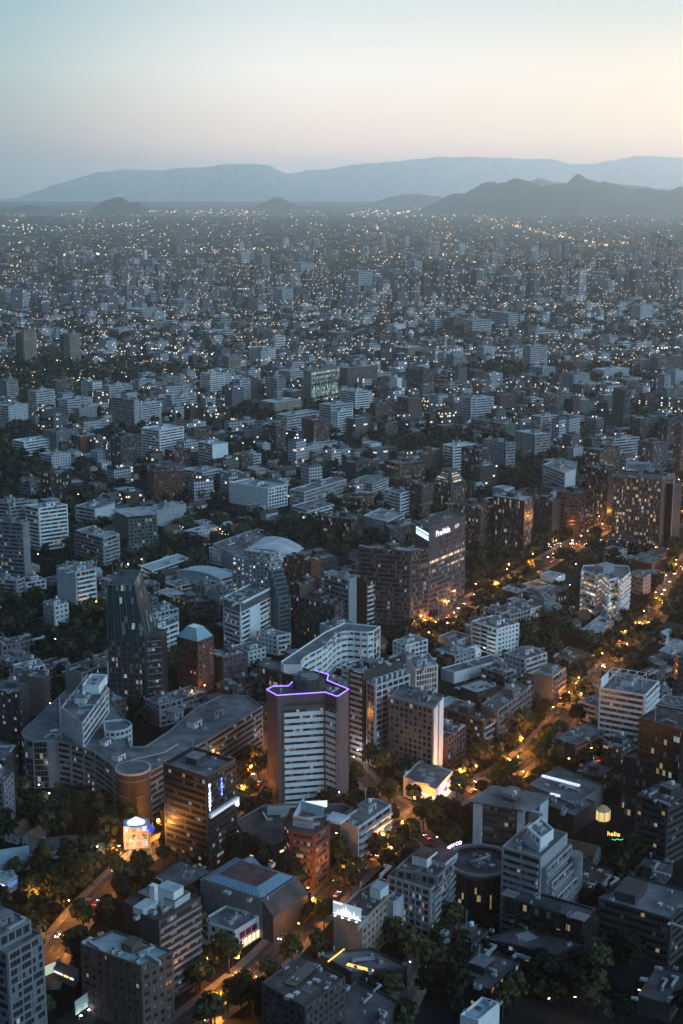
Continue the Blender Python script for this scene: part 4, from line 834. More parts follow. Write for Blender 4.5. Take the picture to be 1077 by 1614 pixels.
 ('dark courtyard block', 'dark block with a teal roof edge and roof fins at the right edge', 'E', (1010, 862), (870, 820), (1130, 800), 30, None, 'D', ('band', 'band'), 'k', 'd', {}),
 ('black slab at the right edge', 'black slab rising at the right edge beside the street of tail lights', 'E', (1060, 220), (1040, 205), (1140, 180), 42, None, 'K', ('band', 'band'), 'k', 'd', {}),
 ('houses at the right edge by the avenue', 'pale low house at the right edge above the helipad tower', 'E', (1040, 205), (970, 185), (1110, 150), None, 260, 'C', ('blank', 'band'), 'f', 'l', {}),
 ('small house under the right edge', 'small brown house between the pergola tower and the right edge', 'E', (990, 250), (905, 228), (1040, 215), None, 285, 'N', ('blank', 'punch'), 'f', 'r', {}),
]
RT = {}
for (short, lab, cr, f, l, rr_, h_, bs, wk, st, gk, rk, o) in LST:
    hh = h_ if h_ else heightfrom(*full(cr, *f), full(cr, f[0], bs)[1])
    nm = 'house' if hh < 8.5 else ('tower' if hh > 33 else 'apartment_block')
    small = hh < 12
    RT[short] = bl(short, lab, cr, f, l, rr_, hh, None, wk, st, 3.2, gk, rk, 4 if small else 7, not small, .6 if small else 1.0, nm, 'house' if nm == 'house' else 'building', **o)
# extras on those
r, P, h = RT['dark glass block with the thin canopy']; b = MB(); Q = inset(P, -1.5); b.prism(Q, h + 3.4, h + 3.9, bottom=True); b.build('canopy_roof', ROOF['l'], r); b = MB()
for p in inset(P, 2): b.box((p[0], p[1], h + 1.7), (.4, .4, 3.4))
b.build('canopy_post', METAL, r)
r, P, h = RT['low supermarket with bright roof strip']
for (x0, y0, x1, y1) in ((458, 738, 622, 782), (495, 818, 535, 828)):
    a, c = local(r, at(*full('E', x0, y0), h)), local(r, at(*full('E', x1, y1), h)); b = MB(); b.box(((a[0] + c[0]) / 2, (a[1] + c[1]) / 2, h + .9), (math.hypot(a[0] - c[0], a[1] - c[1]), 1.6, .8), math.atan2(c[1] - a[1], c[0] - a[0])); b.build('roof_light_strip', emit('roof_strip_glow', (.75, .9, 1), .9), r)
r, P, h = RT['white-banded tower with roof pergola']; ps = [local(r, at(*full('E', x, y), h + 6)) for x, y in ((730, 282), (880, 262), (800, 262))]
A, B, Cc = np.array(P[3]), np.array(P[0]), np.array(P[2]); b = MB(); uu = (Cc - A) / np.linalg.norm(Cc - A); vv = (B - A) / np.linalg.norm(B - A)
for s in (.5, 5, 10, 15, 20):
    p = A + uu * 13 + vv * s; b.box((p[0], p[1], h + 3.2), (.35, .35, 6.4)); p2 = A + uu * 20 + vv * s; b.box((p2[0], p2[1], h + 3.2), (.35, .35, 6.4)); b.tube((*p, h + 6.3), (*p2, h + 6.3), .2)
b.tube((*(A + uu * 13 + vv * .5), h + 6.4), (*(A + uu * 13 + vv * 20), h + 6.4), .25); b.tube((*(A + uu * 20 + vv * .5), h + 6.4), (*(A + uu * 20 + vv * 20), h + 6.4), .25); b.build('roof_pergola', WHITEM, r)
b = MB(); b.prism([tuple(A + vv * .4 + uu * .4), tuple(A + vv * .8 + uu * .4), tuple(A + vv * .8 + uu * 13), tuple(A + vv * .4 + uu * 13)], h, h + 6.2); b.build('roof_screen_wall', WALL['W'], r)
r, P, h = RT['dark balcony block with pale end piers']
for e, t0, t1 in ((3, -.02, .14), (3, .80, .93), (0, .5, 1.0)): wallpanel(r, P, e, t0, t1, 0, h + .3, WALL['w'], 'end_pier', 1.2)
b = MB(); b.prism(inset(P, -1.8), h + 1.05, h + 1.5, bottom=True); b.build('overhanging_roof', ROOF['r'], r); q = np.mean(np.array(P), axis=0); b = MB(); b.box((q[0], q[1], h + 3.4), (9, 5, 3.8), R(58)); b.build('plant_room', WALL['G'], r)
# vaulted blue roof hall
def vault(short, label, cr, F, L, Rr, h, rise, wk, rk):
    a, b_, c = at(*full(cr, *F), h), at(*full(cr, *Rr), h), at(*full(cr, *L), h); d = (b_[0] + c[0] - a[0], b_[1] + c[1] - a[1])
    root, P = newbuilding('vaulted_hall', [a, b_, d, c], h, label, 'hall', None, short); tier(root, P, 0, h, wk, ['band', 'blank', 'blank', 'blank'], 3.5, 's', rk, 0, hero=False)
    m = MB(); A, B, Cc, D = [np.array(p) for p in P]; n = 12
    for k in range(n):
        t0, t1 = k / n, (k + 1) / n; z = lambda t: h + .35 + rise * math.sin(math.pi * t) ** .8
        p0, p1, q0, q1 = A + (D - A) * t0, A + (D - A) * t1, B + (Cc - B) * t0, B + (Cc - B) * t1
        m.face([(*p0, z(t0)), (*q0, z(t0)), (*q1, z(t1)), (*p1, z(t1))]); m.face([(*p0, h), (*p0, z(t0)), (*p1, z(t1)), (*p1, h)]); m.face([(*q0, h), (*q1, h), (*q1, z(t1)), (*q0, z(t0))])
    m.build('vaulted_roof', ROOF[rk], root); return root, P
vault('pale blue vaulted hall', 'pale blue vaulted hall roof behind the glass tower, upper left', 'F', (935, 468), (752, 432), (1000, 448), 10, 3, 'w', 'b')
vault('wide vaulted market hall', 'wide hall with a pale vaulted roof behind the stepped glass block', 'G', (262, 395), (95, 345), (345, 335), 16, 4, 'C', 'p')
r, P, h = bl('flat-roofed hall left of the vaulted one', 'very wide flat-roofed hall left of the wide vaulted hall', 'G', (60, 372), (-40, 320), (230, 308), 14, wk='C', st=('blank', 'band'), n=12, rk='r', lift=True, name='hall')
# white office tower with dark glass top
r, P, h = bl('white striped tower with the black top', 'white tower with window strips and a dark glass top storey left of the neon rim', 'G', (78, 572), (6, 546), (206, 506), None, 775, wk='W', st=('band', 'band'), n=12, rk='r', gk='s', lift=False, name='tower', blanktop=2)
wallpanel(r, P, 3, .04, .96, h - 5.6, h - .6, GL['k'], 'dark_glass_top', .3); wallpanel(r, P, 0, .02, .98, h - 5.6, h - .6, GL['k'], 'dark_glass_top', .3); wallpanel(r, P, 0, .28, .62, 0, h - 6.4, WALL['W'], 'blank_pier', .6)
# stepped blue-grey block behind it
r, P, h = bl('stepped glass block', 'blue-grey glass block stepping down to the right behind the white striped tower', 'G', (200, 402), (44, 372), (252, 392), 50, wk='C', st=('punch', 'punch'), n=2, rk='b', gk='c', lift=False)
Q = sub(r, 'G', (205, 362), (105, 350), (240, 350), 55, 50, wk='C', st=('punch', 'punch'), n=2, rk='p')
for k, (x, y, hz) in enumerate(((262, 432, 45), (278, 470, 40), (292, 498, 34), (310, 545, 28))):
    A, B = np.array(P[0]), np.array(P[1]); u_ = (B - A) / np.linalg.norm(B - A); n_ = np.array((u_[1], -u_[0])); L_ = np.linalg.norm(B - A); w0, w1 = k * 2.6, (k + 1) * 2.6
    tier(r, [tuple(A + n_ * w0), tuple(A + n_ * w1), tuple(B + n_ * w1), tuple(B + n_ * w0)], 0, hz, 'E', ['blank', 'band', 'blank', 'band'], 3.2, 't', 'b', .8, hero=False)
# named navy tower
r, P, h = bl('navy tower with the roof name', 'navy blue office tower with a white illuminated name on its top', 'G', (880, 258), (826, 226), (1034, 200), 66, wk='U', st=('blank', 'blank'), n=4, rk='d', lift=False, gk='y', name='named_tower')
A, B, Dd = np.array(P[0]), np.array(P[1]), np.array(P[3]); u_ = (B - A) / np.linalg.norm(B - A); n_ = np.array((u_[1], -u_[0])); L_ = np.linalg.norm(B - A); an = math.atan2(u_[1], u_[0])
wl = []; opt = dict(hero=False, par=0, sp2=None); W = MB()
facade(r, W, A + u_ * L_ * .3, B, 44, 4, 3.4, 'punch', 'y', 1, WALL['U'], wl, opt); facade(r, W, A, B, 0, 9, 3.6, 'band', 's', 2, WALL['U'], wl, opt); facade(r, W, A, B, 32.6, 3, 3.5, 'band', 'Y', 3, WALL['U'], wl, opt); W.build('window_surround', WALL['U'], r)
SIGNM = emit('white_letters', (.9, .95, 1), 1.5); p = A + u_ * L_ * .36 + n_ * .5
sign_text(r, 'ProVida', (p[0], p[1], 61.3), an, 6.2, SIGNM, .15, 'name_letters'); p = A + u_ * L_ * .74 + n_ * .5; sign_text(r, 'AFP', (p[0], p[1], 61.6), an, 4.0, emit('grey_letters', (.7, .78, .85), .7), .15, 'name_letters')
vv = (Dd - A) / np.linalg.norm(Dd - A); mv = np.array((-vv[1], vv[0])) * -1; Ld = np.linalg.norm(Dd - A)
if np.dot(mv, A + Dd) > 0 and False: mv = -mv
wallpanel(r, P, 3, .02, .98, 58.6, 63.4, emit('blue_stripe', (.08, .35, .6), .8), 'sign_box', .4)
for z in (58.4, 60.1, 62.4): wallpanel(r, P, 3, .02, .98, z, z + 1.1, emit('white_stripe', (.75, .9, 1), 1.6), 'sign_stripe', .5)
Q = sub(r, 'G', (885, 432), (875, 425), (1012, 396), 30, 0, wk='G', st=('blank', 'punch'), gk='s', rk='r', n=3)
# truncated pyramid block
fr = [full('G', x, y) for x, y in ((975, 62), (905, 48), (1028, 48))]; hq = heightfrom(fr[0][0], fr[0][1], full('G', 975, 190)[1]); a, b_, c = at(*fr[0], hq), at(*fr[2], hq), at(*fr[1], hq)
a, b_, c = at(*full('G', 972, 66), hq), at(*full('G', 1032, 50), hq), at(*full('G', 893, 44), hq); d = (b_[0] + c[0] - a[0], b_[1] + c[1] - a[1])
r, P = newbuilding('sloping_top_block', [a, b_, d, c], hq, 'brown block with a sloping top of bright slit windows, behind the navy tower', 'building', None, 'block with the sloping lit top')
tier(r, P, 0, hq, 'N', 'grid', 3.3, 's', 'm', 0, hero=False); cc = np.mean(np.array(P), axis=0); t_ = [tuple(cc + (np.array(p) - cc) * .5) for p in P]; b = MB()
for i in range(4): j = (i + 1) % 4; b.face([(*P[i], hq + .3), (*P[j], hq + .3), (*t_[j], hq + 11), (*t_[i], hq + 11)])
b.face([(*p, hq + 11) for p in t_]); b.build('sloping_top', ROOF['m'], r)
for i in (0, 3):
    j = (i + 1) % 4
    for k in range(4):
        t0, t1 = .12 + k * .2, .22 + k * .2; L0, L1 = [np.array(P[i]) * (1 - t) + np.array(t_[i]) * t for t in (t0, t1)]; R0, R1 = [np.array(P[j]) * (1 - t) + np.array(t_[j]) * t for t in (t0, t1)]
        b = MB(); e = .15; no = np.array(((R0 - L0)[1], -(R0 - L0)[0])); no = no / np.linalg.norm(no) * .25
        b.face([(*(L0 * .85 + R0 * .15 + no), hq + .3 + 10.7 * t0 + .1), (*(L0 * .15 + R0 * .85 + no), hq + .3 + 10.7 * t0 + .1), (*(L1 * .15 + R1 * .85 + no), hq + .3 + 10.7 * t1 + .1), (*(L1 * .85 + R1 * .15 + no), hq + .3 + 10.7 * t1 + .1)], uv=[(0, .1), (16, .1), (16, .9), (0, .9)]); b.build('slit_window', GL['L'], r)
# banded octagonal tower
c_ = at(*full('H', 588, 105), 40); cb = at(*full('H', 590, 300), 0); c_ = (cb[0], cb[1] + 12); hh = heightfrom(*full('H', 590, 108), full('H', 590, 300)[1])
r, P = newbuilding('octagonal_tower', [(c_[0] + 13 * math.cos(a), c_[1] + 13 * math.sin(a)) for a in np.linspace(R(22), R(382), 9)[:-1]], hh, 'dark octagonal tower with close horizontal bands, left of the black slab', 'tower', None, 'dark octagonal banded tower')
tier(r, P, 0, hh, 'M', 'band', 3.2, 'f', 'd', 1.0, hero=False); rooftop(r, P, hh, 5, 'D', True)
# big gridded tower and its wing
r, P, h = bl('big gridded tower with yellow lights', 'big dark gridded tower with rows of yellow-lit windows and a roof sign box', 'H', (985, 52), (772, 36), (1010, 22), None, 365, wk='N', st=('grid', 'blank'), n=5, rk='d', gk='y', lift=False, name='gridded_tower', step=2.6)
p0, p1 = local(r, at(*full('0', 992, 741), h + 1)), local(r, at(*full('0', 1027, 741), h + 1)); an = 0.0; q = ((p0[0] + p1[0]) / 2, (p0[1] + p1[1]) / 2); L_ = 20
b = MB(); b.box((q[0], q[1] + 5, h + 4), (L_, 8, 5)); b.build('sign_box', surf('sign_box_grey', (.25, .33, .40)), r); sign_text(r, 'HABITAT', (q[0], q[1] + .8, h + 4), 0, 3.9, WALL['D'], .05)
r2, P2, h2 = bl('wing of the big gridded tower', 'brown side tower with bracing arches right of the big gridded tower', 'H', (1035, 72), (1000, 55), (1072, 60), None, 345, wk='N', st=('blank', 'blank'), n=2, rk='d', lift=False, name='tower')
b = MB(); 
for x in (0, 1): A = np.array(P2[0]); B = np.array(P2[3]); p = A * (1 - x) + B * x; b.tube((*p, h2), (p[0] * .7, p[1] * .7, h2 + 6), .5); b.tube((*p, 0), (*p, h2), .5)
b.build('bracing', METAL, r2)
# zigzag white building
zz = [(628, 455), (640, 448), (700, 470), (716, 455), (750, 490), (790, 478), (800, 492), (845, 455), (838, 428), (740, 420), (640, 425)]
rz, Pz = poly('white zigzag building', 'white building of zigzag bays with every floor brightly lit', 'H', zz, 29, 'W', ['terr'] * 7 + ['blank'] * 4, 3.3, 'L', 'r', 5, hero=False, name='zigzag_building', balm=WALL['W'])
c_ = np.mean(np.array(Pz), axis=0); b = MB(); b.box((c_[0], c_[1] + 3, 32), (12, 8, 6), R(40)); b.build('plant_room', WALL['C'], rz)
# helipad tower
r, P, h = bl('black helipad tower', 'black glass tower with a helipad deck on its roof at the right edge', 'E', (1075, 540), (884, 482), (1190, 470), 50, wk='K', st=('curt', 'curt'), n=3, rk='d', gk='k', lift=False, name='helipad_tower')
hp = [local(r, at(*full('E', x, y), 59)) for x, y in ((958, 420), (1090, 445), (1180, 405), (998, 380))]
b = MB(); b.prism(hp if area(hp) > 0 else hp[::-1], 58.2, 59, bottom=True); b.build('helipad_deck', ROOF['d'], r)
b = MB(); 
for i in range(4): p, q = hp[i], hp[(i + 1) % 4]; b.tube((*p, 59.3), (*q, 59.3), .3); b.tube((*p, 50), (*p, 58.2), .35); b.tube((*p, 50), (*q, 58.2), .2)
b.build('deck_frame', METAL, r)
hc_ = local(r, at(*full('E', 1040, 405), 59)); b = MB(); rr0, rr1 = 5.2, 5.8
for k in range(32):
    a0, a1 = k * math.pi / 16, (k + 1) * math.pi / 16; f_ = lambda rad, a: (hc_[0] + rad * math.cos(a), hc_[1] + rad * math.sin(a), 59.04); b.face([f_(rr0, a0), f_(rr1, a0), f_(rr1, a1), f_(rr0, a1)])
for dx, w in ((-1.6, .7), (1.6, .7)): b.box((hc_[0] + dx, hc_[1], 59.06), (w, 5.5, .04))
b.box((hc_[0], hc_[1], 59.07), (2.8, .8, .04)); b.build('helipad_marking', LINE, r)
Q = sub(r, 'E', (1090, 705), (812, 648), (1260, 600), 30, 0, wk='K', st=('curt', 'curt'), gk='k', rk='d', n=3)
# glowing glass pavilion
c_ = at(*full('E', 725, 925), 0); pv = [(c_[0] + 3.5 * math.cos(a), c_[1] + 3.5 * math.sin(a)) for a in np.linspace(0, 2 * math.pi, 9)[:-1]]
rv, Pv = newbuilding('glass_pavilion', pv, 6, 'glowing yellow glass pavilion with eight panes beside the dark helipad tower', 'pavilion', None, 'glowing glass pavilion', 2)
for i in range(8): wallpanel(rv, Pv, i, .06, .94, .5, 5.2, emit('pavilion_glow', (1, .70, .28), .9, True) if i == 0 else bpy.data.materials['pavilion_glow'], 'glass_pane', .05)
b = MB(); b.prism(inset(Pv, .25), 0, 5.0); b.build('core', WALL['T'], rv)
for i in range(8): j = (i + 1) % 8; b = MB(); b.face([(*Pv[i], 5.4), (*Pv[j], 5.4), (Pv[j][0] * .35, Pv[j][1] * .35, 7.4), (Pv[i][0] * .35, Pv[i][1] * .35, 7.4)]); b.build('roof_pane', emit('roof_pane_glow', (.9, .72, .42), .12) if i == 0 else bpy.data.materials['roof_pane_glow'], rv)
b = MB()
for i in range(8): j = (i + 1) % 8; b.tube((*Pv[i], 0), (*Pv[i], 5.4), .12); b.tube((*Pv[i], 5.45), (Pv[i][0] * .35, Pv[i][1] * .35, 7.45), .12); b.tube((*Pv[i], 5.4), (*Pv[j], 5.4), .12)
b.build('frame', METAL, rv)
# green-lit office, middle distance
r, P, h = bl('green-lit glass office', 'dark office with a green-lit glass front in the middle distance', 'J', (378, 345), (345, 330), (494, 325), None, 470, wk='E', st=('blank', 'curt'), n=3, rk='g', gk='g', name='glass_office', sp2='E')
# signs
p = at(*full('P4', 645, 60), 8); so = empty('neon_sign', (p[0], p[1] - 4, 8)); tag(so, 'yellow handwritten neon word in the dark garden right of the terrace tower', 'sign'); o = sign_text(so, 'hello', (0, 0, 2.2), R(-12), 3.0, E_YEL, .12, 'letters')
b = MB(); b.box((-3.6, .3, -2), (.2, .2, 7)); b.box((3.6, .3, -2), (.2, .2, 7)); b.box((0, .3, .8), (8, .12, .2)); b.build('sign_frame', DARKM, so)
p = at(*full('P4', 700, 108), 6); so = empty('awning_lights', (p[0], p[1] - 3, 8)); tag(so, 'green zigzag light string over the bar below the yellow neon word', 'sign'); b = MB(); pts_ = [(-6, 1.2), (-4.2, .6), (-3, 1.6), (-1.2, .9), (.4, 1.8), (2.2, 1.0), (4, -.2), (5.5, -.6)]
for (x0, z0), (x1, z1) in zip(pts_, pts_[1:]): b.tube((x0 * .8, -x0 * .12, z0 * .7), (x1 * .8, -x1 * .12, z1 * .7), .13)
b.build('light_tube', E_GRN, so); b = MB(); b.box((-5.8, 1, -1.5), (.15, .15, 5)); b.box((5.3, -.6, -2), (.15, .15, 4)); b.build('post', DARKM, so)
# neon lettering on the rim of the round building
so = empty('rim_sign', (cx, cy_, 22.3)); tag(so, 'white neon lettering curving along the rim of the drum-shaped building', 'sign')
for k, ch in enumerate('ECONOMICO'):
    a = R(172 - k * 6.6); sign_text(so, ch, (15.3 * math.cos(a), 15.3 * math.sin(a), .95), a + R(-90), 2.3, E_SUMW, .12, 'letter')
# small billboard lower left, petrol-style kiosk
p0, p1 = at(*full('P1', 458, 1158), 3), at(*full('P1', 628, 1035), 3); an = math.atan2(p1[1] - p0[1], p1[0] - p0[0]); L_ = math.hypot(p1[0] - p0[0], p1[1] - p0[1])
so = empty('billboard', ((p0[0] + p1[0]) / 2, (p0[1] + p1[1]) / 2, 0), an); tag(so, 'pale green unlettered billboard lit from below in the bottom left', 'billboard')
b = MB(); b.box((0, 0, 6), (L_, .3, 5.6)); b.build('board', surf('billboard_canvas', (.48, .56, .50), amt=.15), so)
for x in (-.35, 0, .35): b = MB(); b.box((x * L_, .4, 3), (.3, .3, 6)); b.build('post', METAL, so)
for x in (-.42, -.14, .14, .42):
    b = MB(); b.box((x * L_, -1.6, 2.9), (.5, .5, .3)); b.build('spotlight', E_WH, so)
    l = bpy.data.lights.new('spot', 'POINT'); l.energy = 70; l.color = (.85, 1, .9); l.shadow_soft_size = .2; lo = bpy.data.objects.new('spot_glow', l); COL.objects.link(lo); lo.parent = so; lo.location = (x * L_, -1.9, 3.6)
r, P, h = bl('little lit kiosk lower left', 'little kiosk with white tube lights and a pale lit panel, bottom left', 'P1', (450, 925), (325, 870), (475, 880), 4.5, wk='G', st=('blank', 'blank'), n=1, rk='d', lift=False, name='kiosk', parapet=.3)
for t0, t1, m_ in ((.05, .45, E_SIGNW), (.52, .72, E_YEL), (.8, .98, E_SIGNW)): wallpanel(r, P, 3, t0, t1, 3.2, 3.8, m_, 'light_tube', .3)
b = MB(); q = local(r, at(*full('P1', 302, 890), 3)); b.box((q[0], q[1], 4), (5.5, .3, 4), R(45)); b.build('lit_panel', emit('kiosk_panel', (.85, 1, .72), .5), r)
r, P, h = bl('blue-lit shop at the left edge', 'low shop with blue and white tube lights at the left edge', 'P1', (40, 350), (-60, 320), (108, 310), 6, wk='W', st=('blank', 'blank'), n=2, rk='b', lift=False, name='shop', parapet=.3)
wallpanel(r, P, 3, .3, .95, 3.4, 4.4, emit('blue_shop_light', (.6, .62, 1), 3), 'light_tube', .3); wallpanel(r, P, 0, .1, .9, 3.0, 4.6, emit('blue_fascia', (.12, .3, .8), .7), 'fascia', .3)
# floodlit entrance building with the white dome
c_ = at(*full('P1', 825, 148), 0); pts_ = [(c_[0] - 5.5, c_[1]), (c_[0] + 6, c_[1] + 1.5), (c_[0] + 5, c_[1] + 9), (c_[0] - 6.5, c_[1] + 7.5)]
r, P = newbuilding('domed_pavilion', pts_, 11, 'floodlit cream pavilion with a glowing white dome cap at the orange crossing', 'pavilion', None, 'floodlit domed pavilion', 2)
tier(r, P, 0, 11, 'T', ['grid', 'grid', 'blank', 'blank'], 3.6, 'L', 'l', .5, hero=False, step=2.4)
b = MB()
for (r0, z0, r1, z1) in ((4.2, 11.4, 3.6, 11.8), (2.3, 11.8, 2.0, 12.8), (2.0, 12.8, 1.2, 13.6), (1.2, 13.6, .1, 13.9)): b.cyl((0, 0, z0), r0, r1, z1 - z0, 18)
b.build('dome', emit('dome_glow', (.85, .92, 1), 1.5, True), r); b = MB(); b.cyl((0, 0, 10.7), 4.8, 5.6, .65, 18); b.build('dome_rim', emit('blue_rim', (.03, .25, .6), .8), r)
for dx in (-4, 0, 4): l = bpy.data.lights.new('flood', 'POINT'); l.energy = 600; l.color = (1, .82, .55); l.shadow_soft_size = .3; lo = bpy.data.objects.new('floodlight_glow', l); COL.objects.link(lo); lo.location = (c_[0] + dx, c_[1] - 4, 3)
p = at(*full('P1', 912, 28), 12); so = empty('balloon_lamp', (p[0], p[1], 0)); tag(so, 'blue glowing ball on a pole beside the floodlit domed pavilion', 'lamp'); b = MB(); b.tube((0, 0, 0), (0, 0, 10.6), .15); b.build('pole', METAL, so)
me = bpy.data.meshes.new('globe'); import bmesh; bm = bmesh.new(); bmesh.ops.create_icosphere(bm, subdivisions=3, radius=1.9); bm.to_mesh(me); bm.free(); me.materials.append(emit('blue_globe', (.01, .06, .5), 1.2)); inst('globe', me, so, (0, 0, 12.3))
# ---- pitched-roof houses bottom left
def house(x, y, w, d, ang, h=5, rise=3.5, wk='w', rk='t', label=None, short=None, two=True):
    ca, sa = math.cos(ang), math.sin(ang); pts_ = [(x + ca * a - sa * c, y + sa * a + ca * c) for a, c in ((-w / 2, -d / 2), (w / 2, -d / 2), (w / 2, d / 2), (-w / 2, d / 2))]
    root, P = newbuilding('house', pts_, h, label, 'house', None, short, 1.5)
    W = MB(); W.prism(P, 0, h, top=False); m1, m2 = [(np.array(P[i]) + np.array(P[j])) / 2 for i, j in ((0, 3), (1, 2))]
    W.face([(*P[3], h), (*P[0], h), (*m1, h + rise)]); W.face([(*P[1], h), (*P[2], h), (*m2, h + rise)]); W.build('wall', WALL[wk], root)
    Rf = MB(); Q = inset(P, -.6); M1, M2 = m1 + (m1 - m2) / w * .6, m2 + (m2 - m1) / w * .6; e = .5
    for a, b_, m, n_ in ((Q[0], Q[1], M2, M1), (Q[2], Q[3], M1, M2)):
        Rf.face([(*a, h - .35), (*b_, h - .35), (*m, h + rise + .15), (*n_, h + rise + .15)]); Rf.face([(*n_, h + rise - .05), (*m, h + rise - .05), (*b_, h - .55), (*a, h - .55)]); Rf.face([(*a, h - .55), (*b_, h - .55), (*b_, h - .35), (*a, h - .35)])
    Rf.build('roof', ROOF[rk], root)
    wb = MB()
    for e, ln in ((0, w), (1, d), (3, d)):
        A, B = np.array(P[e]), np.array(P[(e + 1) % 4]); u = (B - A) / ln; n = np.array((u[1], -u[0]))
        k = max(1, int(ln / 3))
        for q in range(k):
            s0 = (q + .3) * ln / k; a, c = A + u * s0 + n * .04, A + u * (s0 + 1.2) + n * .04; off = rnd.random() * 90
            wb2 = MB(); wb2.face([(*a, 1.2), (*c, 1.2), (*c, 2.5), (*a, 2.5)], uv=[(off, .1), (off + 1.2, .1), (off + 1.2, .9), (off, .9)]); wb2.build('window', GL['s'], root)
    return root
for i, (cx0, cy0, w, d, a, lab) in enumerate(((110, 40, 9, 8, 60, 'white gabled house below the left end of the crescent'), (205, 78, 8, 7, 60, 'small gabled white house between the gabled house and the long barn roof'),
        (330, 130, 21, 9, 12, 'long low house with an old slate-grey roof, lower left'), (60, 200, 16, 12, 20, 'teal-roofed low house at the left edge by the lawn'))):
    q = at(*full('P1', cx0, cy0), 4); house(q[0], q[1], w, d, R(a), 5, 3.5, 'w', 'b' if i == 3 else ('d' if i == 2 else 't'), lab)
